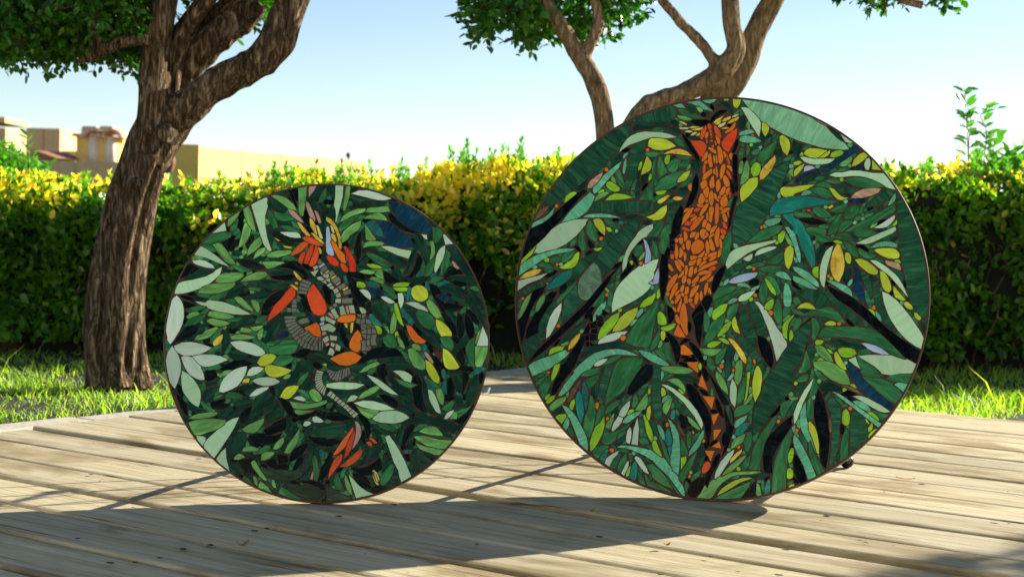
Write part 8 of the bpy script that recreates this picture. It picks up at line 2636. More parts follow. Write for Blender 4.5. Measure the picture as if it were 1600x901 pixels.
'Y': """-399 -166 3 14 9 14 10 22 11 13 21 19 38 18 1 -14 -4 -18 -14 -23 -18 -22 -12 -10 -16 -9 -16 -4,
136 468 1 -18 -3 -18 -29 -39 -27 -26 -2 2 -4 15 -3 24 1 10 8 19 10 6 15 19 15 5,
163 -417 -11 34 -3 38 6 46 8 20 3 3 4 -1 6 -9 7 -17 3 -26 -6 -49,
-192 591 -31 -14 -31 -4 -30 4 -3 5 -14 5 -2 8 3 18 5 7 7 3 6 -2 8 2 30 -2 13 -4 21 -11,
356 444 -32 -21 -44 -16 -4 -9 -10 -3 -19 -3 -10 2 -8 8 -5 12 2 12 10 7 34 -1 33 7,
588 189 11 6 14 3 41 1 13 -4 8 -7 7 -10 0 -10 -3 -7 -16 -3 -19 1 -18 6 -17 8,
517 150 20 5 24 -9 23 -16 13 -12 7 -10 0 -7 -4 -6 -9 -1 -12 2 -14 6 -30 25,
407 -601 -7 5 -16 47 -16 35 -4 28 7 8 18 -22 10 -24 8 -44,
269 104 -9 9 -4 9 -4 18 -2 26 5 19 7 8 10 5 11 -11 3 -21 -5 -34,
612 107 9 2 10 -8 13 -20 7 -15 5 -24 -3 -9 -7 -7 -12 6 -8 9 -5 10 -8 34,
399 582 -33 -27 -8 -3 -24 2 -14 6 -11 8 8 16 15 7 34 -2,
246 559 -18 18 -12 33 -3 26 11 7 13 -7 10 -9 8 -16 0 -22,
-295 297 31 12 29 28 20 11 2 -19 -3 -13 -6 -13 -9 -10 -18 -7 -17 -1 -6 5,
165 -704 -46 -20 -46 -32 -36 -22 7 15 10 13 20 17 23 15 32 12 20 3,
-454 219 -22 17 -16 18 -7 12 -5 15 9 4 11 2 9 -3 11 -11 9 -17 2 -11,
-324 470 3 20 16 59 16 -20 5 -13 0 -12 -5 -13 -6 -6 -13 -9,
494 520 8 28 18 20 18 10 16 -14 -13 -16 -19 -16 -13 -8,
499 -277 -9 0 -14 6 -15 17 -6 12 -3 15 0 10 3 5 6 2 10 -15 18 -31 4 -3,
664 52 46 -53 -14 -3 -23 11 -5 8 -5 16,
306 -48 14 17 19 6 12 -1 13 -7 14 -17 -43 4,
410 432 11 -1 10 -4 24 -26 14 -6 15 -1 -12 -6 -12 -4 -16 3 -21 23,
158 635 -9 12 -6 17 -1 20 1 7 3 2 7 -1 6 -3 13 -16 -3 -18,
74 -88 8 -32 13 -35 -19 7 -8 9 -4 10 -3 11 1 14 4 9,
-130 492 -4 -19 -10 -19 -6 -5 -21 -7 -9 0 7 17 14 17 9 8,
500 133 -10 2 -10 16 -1 15 2 8 4 3 5 0 6 -4 6 -11 1 -14,
275 476 0 20 4 8 16 14 19 10 -7 -17 -12 -19 -11 -12,
24 789 32 -2 -3 -19 -12 -18 -9 6 -5 8,
-235 -448 4 -27 -5 -33 -5 2 -6 12 -1 17 3 19,
606 507 -35 3 0 37,
738 -33 -10 -4 -13 5 -10 11 -1 11 8 3 7 -2 12 -11,
411 -106 9 9 10 5 11 0 14 -7 -2 -8 -11 -3 -19 0,
-200 -195 -8 9 -3 19 3 9 11 3 5 -12 0 -12 -2 -8,
-192 -376 11 -10 4 -15 -4 -7 -10 -4 -3 4 -3 14 1 11,
368 553 31 25 10 5 1 -10 -10 -12 -15 -8,
741 -49 8 1 17 -16 2 -4 -6 -9 -8 3 -7 5 -4 9,
272 520 -1 12 8 4 14 3 11 -6 -13 -10,
587 -531 0 12 6 10 16 12 9 3,
300 -732 1 6 4 5 7 2 9 0 0 -5,
572 -460 4 1 3 -3 10 -15 -4 0 -7 5""",
'y': """-410 -501 3 -33 -6 -34 -19 -43 -16 -22 -7 -5 -3 13 -2 21 7 36 10 24 19 21,
-376 -88 -3 -28 -20 -36 -28 -32 -20 -14 -8 -1 2 22 5 17 4 9 5 3 6 16 25 26,
535 -215 -14 -10 -8 -3 -12 -2 -14 0 -10 5 -8 10 -3 7 0 10 18 7 28 -3 14 -4,
42 -40 -6 -24 -8 -13 -26 -24 -9 -4 -4 2 -4 6 -1 14 3 10 5 8 23 19 13 5,
-629 82 18 10 15 14 14 8 8 12 5 11 7 7 10 4 1 -27 -8 -23 -7 -9 -14 -8 -16 -3 -18 0,
-350 376 -37 -8 -74 -6 18 19 16 8 12 2 31 -3,
-222 -591 -12 17 -11 25 -15 59 6 5 7 -18 8 -9 18 -37 3 -31,
120 471 -12 16 -1 16 6 15 10 10 8 2 9 -6 4 -6 1 -20 -8 -20,
502 -425 11 -13 4 -22 -2 -22 -6 -5 -7 -2 -8 5 -4 6 -3 20 4 23,
-299 -65 9 18 8 10 18 14 15 7 3 8 5 1 2 -5 -1 -15 -4 -4 -4 -14 -5 -7 -29 -14,
274 -170 -11 5 -7 13 -2 31 4 12 8 11 28 24 2 -2 -16 -25 -4 -11 -3 -28,
-217 -80 2 0 13 -11 9 -14 3 -14 -1 -11 -20 -4 -7 3 -6 6 -3 28 2 12,
-406 406 -5 -5 -11 -3 -8 1 -13 5 -18 17 1 13 11 6 13 -3 25 -18 6 -6,
56 -106 3 -3 0 -8 -6 -17 -7 -11 -22 -20 -14 -5 -2 2 1 7 13 23 15 18,
-626 -375 -4 19 9 44 5 4 8 2 8 5 2 -8 -4 -22 -10 -24,
-180 -644 -12 6 -21 17 -6 18 -1 7 4 13 10 1 26 -57,
-585 -234 -7 -14 -31 -11 -20 -12 -2 9 2 9 8 11 27 9,
140 -302 -7 -88 -3 -16 -10 -15 5 24 3 39 0 55,
215 -13 2 -21 -6 -17 -11 -9 -17 8 -1 5 6 14 13 12,
223 -1 -17 13 -13 19 -12 26 -1 7 2 3 16 -14 20 -28 6 -16 1 -8,
-560 -499 1 -9 -2 -9 -14 -20 -27 24 7 7 10 5,
-728 169 -4 -18 -7 -15 -29 -32 -16 -13 3 18,
411 559 3 11 3 4 15 8 18 2 12 -7 -7 -11 -21 -10 -11 -2,
25 -189 -11 -12 -16 -11 -13 -3 -13 3 0 9 5 6 8 6 16 3,
232 206 -6 8 -3 8 0 17 17 17 7 -1 4 -2 0 -8 -5 -20 -7 -14,
311 -583 3 -6 1 -12 -2 -18 -5 -16 -8 -7 -6 12 0 23 8 18 3 4,
-212 -147 6 6 23 7 21 9 5 1 3 -3 -4 -11 -9 -10 -13 -7 -13 -1 -3 3 -7 0,
305 -658 9 -9 2 -15 -3 -12 -12 -7 -9 7 0 21 1 8 6 6,
-578 391 -2 -5 -35 -32 -8 -5 -3 3 5 24 18 15 15 4,
382 73 -14 6 -9 13 0 11 4 8 5 5 11 3 2 -1,
-105 -689 -2 48 20 4 1 -13 -3 -12,
-533 -437 3 -7 1 -9 -7 -29 -12 6 -2 6 6 23,
-607 -427 -6 -17 -12 -12 -10 -7 -9 6 6 13 11 10,
-212 552 -2 -27 -6 -9 -5 -2 -9 11 1 15 7 12 6 2,
579 -434 14 2 7 -2 20 -18 4 -10 -3 -2 -3 1 -32 22,
11 -177 13 3 13 -2 15 -11 7 -10 -15 0 -16 8,
412 -170 -7 -11 -10 -5 -12 -2 -5 10 2 6 6 5 14 0,
285 -176 -3 4 -1 23 1 11 5 6 7 -9 3 -14 -4 -12,
-262 398 4 4 34 6 5 -3 -8 -11 -17 -5 -11 1,
-226 12 6 -29 -8 -15 -6 5 -1 17 3 16,
-297 -685 -1 -24 -5 -15 -5 -4 -5 2 0 11 8 24,
597 -473 5 -10 -1 -10 -6 -11 -9 -3 -3 11,
-326 527 4 -8 -1 -15 -7 -14 -7 -1 2 21,
433 220 7 4 10 1 14 -5 5 -7 -7 -3 -7 2 -9 -1,
-323 -486 4 10 6 6 9 3 9 -3 -5 -8 -9 -7 -8 -4,
600 -68 -25 23 -2 3 2 3 12 -3 8 -7,
-461 167 -9 -10 -5 -3 -10 1 -9 7 3 3 4 -1 23 6,
-450 251 6 2 10 -2 6 -8 2 -6 -6 -3 -8 1 -6 6,
-51 -275 4 -9 1 -12 -1 -4 -6 -2 -3 2 -3 16 2 7,
-689 107 0 9 9 6 11 -6 -2 -10 -6 -4,
513 -335 6 6 8 -1 6 -4 5 -9 -2 -3 -4 1 -15 7,
-130 -379 10 -2 12 -12 0 -3 -5 -2 -8 3 -9 10,
-646 -448 -3 6 5 11 8 7 6 -1 0 -5 -6 -10,
669 310 2 -3 -1 -12 -8 -8 -7 1 -1 4,
448 -215 -5 -3 -8 2 -11 14 3 2 12 -5,
-286 476 4 -4 1 -16 -9 -11 -3 3 0 12 3 11,
662 149 7 6 7 1 6 -3 7 -9 -4 -3 -9 4,
-466 402 -3 -5 -18 -7 -6 3 7 8 8 5 7 1,
-247 -408 0 24 8 1 2 -6 -1 -13,
103 -674 5 9 5 1 8 -8 -4 -8 -7 -1,
449 466 5 9 7 0 5 -8 -6 -9 -5 0,
387 -246 13 11 8 -3 6 -5 -2 -2,
312 -329 8 -5 0 -5 -7 -7 -7 4 -1 3 2 6,
502 -353 -6 -6 -6 -2 -3 3 -1 6 4 6 3 1 6 -3,
135 -10 3 -6 -1 -7 -7 -4 -5 1 -2 5 0 3 7 7,
-382 -78 9 6 6 -4 1 -6 -7 -6 -8 4,
-339 103 -5 1 -5 12 5 4 6 -1 4 -5 -2 -7,
423 72 5 8 4 1 7 -7 -1 -4 -4 -4 -6 1,
228 206 -8 -6 -6 4 -2 5 8 7 4 -3,
299 573 6 -1 4 -7 -3 -6 -7 -1 -5 6,
111 603 -2 -7 -5 -4 -7 8 4 7 6 0,
-11 788 19 1 -3 -7 -15 1""",
'R': """47 669 -1 -27 -6 -24 -22 -47 -8 2 -7 4 -8 9 -6 14 -1 10 17 26 20 18,
-135 614 42 0 10 -4 7 -7 5 -8 0 -10 -13 -38 -8 3 -8 9,
-24 -698 -1 22 6 15 10 10 13 -5 3 -12 -7 -15 -5 -6 -8 -6,
-13 629 -5 -1 -5 3 -14 14 -9 26 0 4 6 4 11 -11 8 -12 6 -15,
-76 678 3 -10 -3 -17 -7 -22 -7 -11 -9 11 0 6 4 10 -1 5 5 10 5 3 2 7,
-36 88 -2 5 7 10 11 5 9 -2 2 -7 -6 -8 -11 -4,
-77 476 -4 11 0 20 4 12 6 1 2 -19 -1 -16,
37 459 -10 4 -13 18 -2 10 5 7 12 -19,
-1 255 7 3 14 -6 3 -7 -2 -9 -9 -1 -6 4 -5 6,
26 257 -8 1 -5 4 -8 21 8 3 3 -3 11 -17,
-141 271 6 10 6 4 7 -1 10 -7 -6 -7 -7 -3 -12 1,
10 561 5 -3 11 -34 -7 -6 -8 25,
-85 -65 -11 7 -9 15 9 3 8 -7 5 -9,
-152 257 6 3 7 0 12 -4 10 -8 -4 -3 -11 1 -13 5,
-80 338 -6 -9 -6 -4 -13 -1 -3 7 8 7 12 1,
-64 662 -5 8 -2 9 2 5 5 3 6 -5 4 -9 -3 -10,
-177 128 -9 4 -4 9 1 6 7 4 9 -6,
-99 313 -3 -7 -7 -5 -12 -2 -3 3 9 11 9 2,
29 382 -2 21 7 4 1 -21,
346 339 -11 -4 -7 4 3 4 7 2,
-41 615 7 0 3 -16 -6 -2,
-68 622 2 -16 -6 -1 -2 12,
-150 234 2 -11 -8 -2 -3 5 0 3,
-63 659 8 2 3 -12 -8 -1,
-46 610 -9 0 -1 10 8 1,
-49 636 -8 0 -4 8 9 1,
-43 599 2 -10 -6 -3 -4 9,
-58 631 8 2 2 -6 -7 -2""",
'I': """607 433 -9 -15 -23 -12 -39 -11 -26 -2 -14 2 6 11 10 10 25 13 24 5 31 1,
-478 477 -4 -20 -16 -23 -17 -19 -8 -4 -13 -1 3 17 6 12 24 22,
630 151 46 -8 9 -8 3 -10 0 -11 -14 4 -31 13 -10 8,
396 683 -8 1 -42 26""",
'O': """-127 -40 9 -16 9 -51 0 -32 4 -18 -2 -10 -3 -3 -12 13 -7 13 -5 13 -6 29 0 23 5 25,
-100 153 -10 17 1 15 4 11 7 9 9 5 8 1 11 -4 6 -6 4 -7 0 -11 -3 -10 -6 -7 -11 -9,
-160 72 3 -3 1 -7 -11 -30 -19 -29 -5 -3 -4 1 -2 15 8 26 16 22,
-81 -242 -14 -5 -12 -1 -22 4 0 34 7 3 7 -1 19 -15,
-115 244 -3 12 9 24 18 20 10 3 5 5 8 1 2 -3 -2 -7 -13 -21 -20 -25,
-112 -177 -25 -1 -24 9 15 42,
-11 519 -9 11 -3 16 -5 46 7 4 11 -16 8 -29 -1 -18,
-17 271 -5 12 -2 18 -1 41 3 19 10 -3 5 -36 -2 -33,
-36 -403 45 -1 -8 -48,
-7 265 4 -6 1 -17 -1 -20 -2 -6 3 -22 -2 -9 -3 -3 -7 9 -4 10 -4 25 4 22,
13 400 9 -21 2 -20 -5 -9 -10 -4 -7 2 -5 5 -3 7 0 10 7 18,
-84 81 12 18 17 12 29 14 19 5 3 -8 -13 -8,
-149 270 -3 4 4 22 3 10 10 15 15 17 9 4 2 -2 -1 -7 -7 -16 -19 -33,
-153 39 -2 -25 -25 -50 -5 5 1 9 8 32 10 20,
-103 -274 28 0 16 3 -3 -14 1 -10 3 -6 0 -13 -38 27,
-45 -319 29 -63 -39 20,
-101 -22 -4 2 -2 9 5 20 16 17 14 5 2 -5 -6 -13 -17 -29,
-41 413 6 -10 3 -21 0 -20 -5 -13 -3 0 -5 7 -7 21 2 24,
-36 282 -5 2 -5 5 1 25 -4 13 2 15 5 4 5 1 7 -4 1 -14,
-8 455 -5 16 0 22 6 21 11 9 4 -11 0 -12 -7 -27,
-79 453 -1 7 4 15 14 15 15 11 5 -11 -4 -11 -21 -22,
9 475 11 -13 8 -18 -1 -14 -12 -4 -10 17 -5 17 2 11,
-77 401 11 -21 1 -9 -9 -14 -10 -2 -5 2 -2 5 0 13 7 21,
7 -651 -25 40 36 1,
-36 474 5 -42 -4 -9 -10 -3 -6 12 0 16 5 15,
-84 303 2 19 10 22 9 11 14 7 -3 -14 -7 -15 -13 -19,
-39 217 6 -1 8 -15 8 -22 -2 -10 -11 0 -7 8 -4 28 -1 10,
-71 255 11 -2 6 -4 -7 -18 12 -7 -12 -9 -4 0 -7 5 -7 14 1 13,
14 -570 -3 40 30 3 -15 -28,
-21 406 -5 21 0 16 4 12 8 3 6 -16 1 -15 -6 -15,
-52 563 11 -54 -13 -4 -7 25 -1 29,
-62 377 -13 29 2 8 10 8 4 9 7 -12 1 -17 -3 -15,
11 -511 -8 22 -2 15 29 9,
-63 453 3 -19 -5 -10 -12 -9 -8 10 -2 15 7 9 13 5,
-172 195 8 -11 5 -19 1 -19 -5 -16 -6 6 -5 21 -1 6 3 2 0 6,
-122 166 -8 13 -2 18 2 9 8 4 9 -5 1 -17 -2 -13,
-24 81 -5 -4 -43 -7 -9 2 11 11 15 6 16 0 4 -3 7 -1,
-50 212 7 -12 5 -24 -1 -15 -4 -8 -7 10 -4 15 -1 23,
-108 60 -7 6 0 16 4 17 3 4 5 1 6 -3 0 -21 -6 -18,
-143 81 -8 3 -9 10 -12 27 2 4 7 1 13 -16 6 -13,
-74 2 4 -12 -1 -14 -6 -23 -6 -1 -4 8 2 27 3 13,
-2 651 23 21 13 18 3 3 3 -2 0 -9 -3 -10 -9 -13 -9 -6 -11 -5 -7 0,
-26 76 -4 -8 -12 -12 -30 -16 3 12 9 10 17 10,
9 432 5 -11 -3 -17 -9 -11 -10 -1 -3 7 1 7 9 17,
-138 -23 3 -7 0 -13 -8 -38 -8 5 -1 10,
-40 43 4 -8 -1 -18 -5 -17 -6 -10 -4 8 1 26 4 13,
-151 135 -4 3 0 12 0 24 3 6 10 -11 4 -9 -4 -15,
-138 201 -5 40 3 5 10 -8 5 -15 -3 -12,
-139 -131 -11 9 -6 13 -2 13 4 8 7 -6 6 -9 4 -22,
-143 -7 3 -11 -4 -10 -11 -17 -5 -4 -2 1 -1 10 5 18 6 8,
-83 528 -3 4 2 12 8 19 8 9 5 -9 -2 -15 -5 -9,
-40 235 0 12 4 11 11 11 11 2 2 -2 -3 -7 -10 -17 -3 -4,
-102 36 0 6 17 21 5 5 6 0 1 -9 -5 -13 -8 -7 -12 -4,
35 342 -6 -10 -4 0 -8 -8 -13 -7 -7 3 4 9 10 11 13 5,
7 -595 28 22 8 -26,
-50 282 10 -6 3 -7 -1 -14 -6 -8 -11 6 -4 11 4 5,
-138 34 -2 12 1 10 4 9 6 3 7 -5 0 -19 -8 -10,
22 283 -9 6 -8 17 1 8 8 7 8 -13 4 -11 -1 -8,
-87 133 -1 -11 -7 -10 -8 -5 -12 -1 -2 10 3 7 4 2 3 -1 5 1,
-9 166 0 -9 -5 -5 -22 -10 -8 3 2 6 9 8,
-122 67 -7 4 -2 26 1 9 9 2 4 -20,
-123 -45 -5 15 0 9 4 8 7 2 4 -8 1 -22 -2 -2,
-160 221 4 -4 12 2 2 -22 -5 -6 -4 0 -7 7 -3 13,
-93 242 -5 -16 -10 -7 -6 -1 -3 2 -1 7 7 15,
-113 22 3 -7 0 -15 -6 -8 -7 -1 -4 4 3 26,
-83 106 -3 13 3 14 6 4 11 -1 -7 -21,
-68 259 -4 9 1 11 4 12 8 3 6 -10 -8 -20,
-7 144 2 23 3 7 5 4 7 -7 -3 -16 -5 -11,
-62 8 5 -7 2 -17 -2 -10 -5 -7 -5 9 -2 16 3 11,
-84 145 -2 -9 -20 -8 -3 1 -4 12 3 5 12 1,
0 221 3 -2 7 -16 -1 -4 3 -19 -3 -4 -6 5 -3 12 -3 24,
-64 585 6 4 12 -4 13 -11 4 -9 -3 -3 -6 2 -20 14,
-35 639 12 -11 4 -8 2 -10 -4 -11 -6 6 -8 20 -2 11,
-141 0 -5 6 0 4 6 15 6 5 6 -5 0 -8 -5 -14,
-134 90 2 -14 -1 -5 -9 -11 -11 -6 -2 3 2 7 13 19,
-10 152 1 -7 -12 -13 -13 -5 -7 3 12 13,
-135 98 -11 9 -14 19 -1 3 2 2 11 -4 11 -11 4 -11,
-30 403 7 -7 6 -15 7 -8 1 -4 -2 -3 -8 4 -11 12 -3 16,
-74 100 -2 8 10 14 13 6 7 -2 -4 -6,
-82 138 0 6 24 25 3 -6 -5 -14 -9 -9,
-123 407 -7 5 -5 9 1 10 9 10 4 -5 0 -19,
-86 242 5 -8 -1 -11 -7 -10 -7 -3 -3 5 1 7 7 16,
-362 -200 -5 8 4 9 4 3 9 0 5 -6 -2 -9 -5 -5,
-196 110 5 1 6 -6 12 -19 -2 -2 -6 -2 -10 8 -3 7,
20 393 -7 13 4 13 9 8 3 -4 0 -9 -4 -16,
-114 30 -6 15 1 8 7 3 6 -4 2 -10 -2 -10,
-43 47 18 19 4 3 4 -2 -4 -15 -3 -4 -9 -4,
34 489 -21 21 -1 3 2 3 10 0 9 -8 2 -8 1 -9,
-134 125 -5 26 2 7 4 1 6 -9 1 -14 -2 -9,
-120 286 8 11 12 9 4 2 3 -3 -4 -10 -11 -10 -6 -2,
-27 512 5 -18 3 -18 -1 -8 -4 -7 -6 38 0 10,
-439 -475 -7 6 -2 16 1 4 10 2 3 -12,
29 539 -5 4 -4 11 1 8 5 7 4 -4 3 -7 -1 -16,
214 -77 -7 -2 -2 2 -6 9 1 6 7 3 7 -4 3 -7,
-86 103 4 -7 0 -8 -4 -10 -5 -5 -4 5 1 14,
-99 353 7 3 12 -3 6 1 5 -4 -7 -6 -8 -2 -7 2,
-51 323 3 -25 0 -9 -4 -1 -5 9 -1 12 2 12,
-70 653 4 -6 0 -9 -3 -10 -4 -5 -5 6 -1 5 4 14,
-148 8 2 -6 -2 -6 -7 -9 -6 -4 -3 3 1 6 6 11,
-33 23 5 -5 6 -19 -3 -4 -5 3 -7 8,
-123 337 -14 -15 -7 -3 -3 3 2 6 5 7 8 4,
3 545 -8 26 3 5 11 -12 -1 -13,
-23 238 1 -4 -3 -5 -13 -10 -3 -1 -3 2 5 12 12 6,
-173 -61 7 2 9 -7 4 -9 -3 -6 -8 6,
-383 -629 5 7 6 1 6 -3 2 -7 -4 -5 -7 -2,
25 -292 -3 9 2 5 5 4 10 -6 -1 -4 -4 -8,
-29 557 5 -20 1 -12 -4 -3 -2 1 -3 12 -1 19,
-110 -37 0 10 4 5 11 -4 2 -7 -5 -5 -7 -2,
19 228 -4 -10 -5 -2 -9 7 1 6 6 5 5 -1,
-42 141 -7 -8 -7 -4 -4 1 -3 6 3 6 5 2 8 0,
-33 504 4 -26 -1 -4 -8 7 -3 6 1 9,
-188 -18 -7 1 -6 8 5 8 8 -1 4 -5,
-139 196 5 -21 -1 -3 -5 -2 -5 7 -1 7,
-39 557 3 -5 3 -20 -1 -8 -3 -2 -5 20 -1 11,
152 -9 -8 -1 -5 4 0 6 6 6 8 -5,
-167 196 -7 5 -2 8 6 7 7 -4 2 -8,
-313 108 7 10 7 -2 3 -4 -2 -8 -5 -3,
-129 -18 -5 0 -5 4 -2 8 5 6 7 -4 3 -6,
475 -99 -2 -6 -4 -3 -8 0 -3 5 1 4 5 4 4 0,
514 -430 -4 7 2 5 4 3 8 -5 1 -4 -5 -5,
-470 495 10 2 5 -11 -7 -6 -5 2 -4 5,
-171 -49 -7 4 -2 6 7 7 8 -6 -1 -7,
157 -271 -3 1 -5 7 -1 11 8 1 3 -14,
592 -25 5 -3 2 -4 0 -7 -3 -3 -7 2 -2 4 1 6,
-83 35 -8 -11 -8 -2 -2 6 4 5 8 4,
-647 336 -5 -10 -7 1 -3 4 -1 5 6 5 5 0,
-460 209 0 -6 -4 -5 -5 -1 -5 4 0 5 4 5 3 1,
-1 331 -5 4 -2 7 8 6 8 -8 -2 -4,
323 -507 7 -7 -5 -9 -3 0 -5 3 -1 5,
-165 -511 4 -5 1 -6 -2 -5 -4 -2 -4 3 -2 9 2 4,
248 -491 -2 6 4 7 2 1 8 -5 0 -5 -3 -4 -4 -2,
-68 519 -7 3 -2 6 7 8 6 -3 2 -5 0 -3,
-57 377 5 -5 1 -6 -7 -6 -7 7 2 7,
-398 -517 -5 5 0 5 3 5 4 1 5 -3 0 -6,
-614 -143 7 -8 -4 -7 -5 -1 -4 2 -1 6,
-68 -719 -6 1 -3 4 1 6 4 4 8 -6,
29 302 -6 22 4 7 4 -11,
-310 578 11 1 3 -8 -6 -5 -4 0 -5 3,
-52 244 8 -10 -2 -10 -11 7,
-10 377 -6 6 0 5 6 5 8 -7 -4 -8,
-435 -27 -2 6 6 9 7 -6 0 -3 -3 -7,
138 109 5 -7 -5 -7 -3 -1 -3 2 -2 8 3 4,
115 -586 0 -5 -3 -5 -8 -1 -2 7 8 6,
-53 161 5 -3 3 -6 -4 -6 -6 1 -2 2,
422 91 3 -4 1 -5 -2 -5 -3 -1 -4 2 -1 6 2 5,
-24 -584 -7 9 6 9 7 -7,
-644 96 10 5 4 -5 -4 -7 -4 -1 -4 2,
156 258 -3 13 8 4 3 -10,
-758 -46 -3 -7 -2 -2 -4 1 -4 4 0 5 5 4,
76 -307 -7 7 5 9 6 -5,
-634 -336 -5 -8 -6 1 -3 4 1 5,
-67 -536 7 -8 -4 -6 -7 6,
-180 57 -6 -3 -6 6 1 5 2 1,
115 638 -11 0 -2 5 10 2,
-677 17 5 5 5 -4 -4 -6""",
'b': """152 88 -4 -11 -7 -8 -29 -16 -37 -10 -21 -1 -14 3 16 17 26 13 31 9,
656 -212 -29 0 -33 9 -22 11 0 3 -21 16 20 1 31 -8 23 -11,
-300 210 13 -10 10 -19 11 -34 1 -15 -2 -9 -9 -9 -11 -4 -2 4 2 20 0 26,
-234 93 5 -28 -1 -31 -6 -4 -13 -2 -4 -3 -14 6 12 12 1 -7 3 -1 3 27,
356 512 -28 -12 -16 -4 1 16 4 5 5 3 17 0""",
't': """-484 -481 -19 59 -2 19 1 27 9 16 2 -3 0 -8 4 -12 8 -10 3 -22 0 -40""",
'e': """-559 -461 2 23 11 33 17 27 18 19 -2 -17 -7 -19 -22 -42,
-687 332 -6 -15 -9 -13 -21 -19 -18 -11 16 39 17 11,
481 -337 18 1 18 -5 26 -13 21 -17 -41 13,
-131 -511 11 -9 17 -22 7 -13 -3 -7 -16 18,
448 -520 -3 4 -3 16 -2 24 4 20 3 -5 3 -19 1 -32""",
'A': """2 694 -3 -9 -10 -9 -10 -5 -9 3 7 10,
-183 667 24 2 13 -1 1 -2 -3 -4 -21 0 -9 1,
-184 692 9 2 23 -12 -3 -4,
-162 652 17 5 19 -4 -16 -5,
-136 635 8 11 8 4 10 0 -6 -8 -9 -5,
24 714 8 8 18 5 -3 -5 -8 -5 -8 -3"""}}
GL = dict(
    M=('mint_glass', (150, 195, 150), .12, 2, .16), P=('pale_mint_glass', (166, 206, 172), .16, 1, .16),
    G=('leaf_green_glass', (92, 148, 76), .42, 1, .12), g=('mid_green_glass', (44, 108, 60), .5, 1, .12),
    d=('dark_green_glass', (16, 58, 38), .7, 1, .1), k=('black_green_glass', (8, 24, 19), .6, 1, .09),
    x=('black_glass', (8, 15, 12), .6, 3, .08), D=('marbled_forest_glass', (30, 78, 50), .62, 2, .12),
    K=('marbled_sage_glass', (84, 118, 92), .4, 3, .14), l=('jade_glass', (84, 158, 122), .28, 2, .14),
    T=('teal_glass', (24, 122, 108), .4, 1, .12), t=('deep_teal_glass', (26, 98, 88), .4, 2, .12),
    B=('midnight_blue_glass', (12, 54, 76), .6, 2, .1), b=('pale_blue_glass', (156, 180, 222), .15, 1, .12),
    I=('shell_pink_glass', (176, 146, 118), .4, 3, .1), L=('large_pale_green_glass', (112, 168, 128), .25, 2, .15),
    Y=('olive_yellow_glass', (160, 180, 44), .16, 1, .16), y=('lime_glass', (126, 176, 30), .25, 1, .14),
    a=('gold_glass', (208, 164, 58), .4, 3, .12), A=('pale_gold_glass', (236, 214, 140), .25, 3, .12),
    c=('copper_glass', (176, 72, 26), .35, 1, .14), e=('clear_brown_glass', (104, 84, 58), .5, 3, .08),
    O=('orange_glass', (240, 92, 12), .14, 3, .16), R=('red_orange_glass', (214, 62, 20), .25, 3, .16),
    s=('grey_glass', (104, 116, 102), .2, 3, .2), S=('light_sage_glass', (148, 166, 138), .18, 3, .2),
    p=('dusty_pink_glass', (170, 140, 132), .15, 1, .18), n=('maroon_glass', (92, 22, 30), .3, 1, .12))
KEYS = list(GL)
for c, (nm, rgb, amp, st, ro) in GL.items():
    kw = {}
    kw['gain'] = {'M': 1.6, 'P': 1.5, 'L': 1.7, 'l': 1.55, 'Y': 1.5, 'y': 1.5, 'G': 1.5, 'O': 1.7, 'R': 1.5, 'a': 1.5, 'A': 1.2, 'b': 1.3, 'S': 1.4, 's': 1.25, 'c': 1.6, 'd': 1.15, 'k': 1.0, 'x': .6, 'B': 1.2, 'g': 1.3, 'D': 1.25}.get(c, 1.3)
    if c in 'kxdBDg': kw['spec'] = .1 if c in 'kx' else .2
    M['g_' + c] = glass_material(nm, rgb, amp, st, ro, **kw)

def decode(groups):
    out = []
    for c, txt in groups.items():
        for w in txt.split(','):
            q = np.cumsum(np.array([int(v) for v in w.split()]).reshape(-1, 2), 0) / 2000.0
            ar = abs(np.sum(q[:, 0] * np.roll(q[:, 1], -1) - q[:, 1] * np.roll(q[:, 0], -1)))
            out.append((ar, c, q))
    out.sort(key=lambda o: -o[0])
    return [(c, q) for ar, c, q in out]

def piece_geo(P, base, top, bev):
    """a flat glass shard with a softened edge: outline P, from z=base to z=top"""
    n = len(P)
    P = np.array(P)
    ar = .5 * np.sum(P[:, 0] * np.roll(P[:, 1], -1) - P[:, 1] * np.roll(P[:, 0], -1))
    if ar < 0: P = P[::-1]
    e1 = P - np.roll(P, 1, 0); e2 = np.roll(P, -1, 0) - P
    n1 = np.stack([e1[:, 1], -e1[:, 0]], 1); n2 = np.stack([e2[:, 1], -e2[:, 0]], 1)
    n1 /= (np.hypot(*n1.T)[:, None] + 1e-9); n2 /= (np.hypot(*n2.T)[:, None] + 1e-9)
    nn = n1 + n2; L = np.hypot(*nn.T)[:, None]; nn = nn / (L + 1e-9)
    inn = P - nn * bev
    v = [(x, y, base) for x, y in P] + [(x, y, top - bev * .7) for x, y in P] + [(x, y, top) for x, y in inn]
    f = []
    for i in range(n):
        j = (i + 1) % n
        f.append((i, j, n + j, n + i)); f.append((n + i, n + j, 2 * n + j, 2 * n + i))
    f.append(tuple(2 * n + i for i in range(n)))
    return v, f

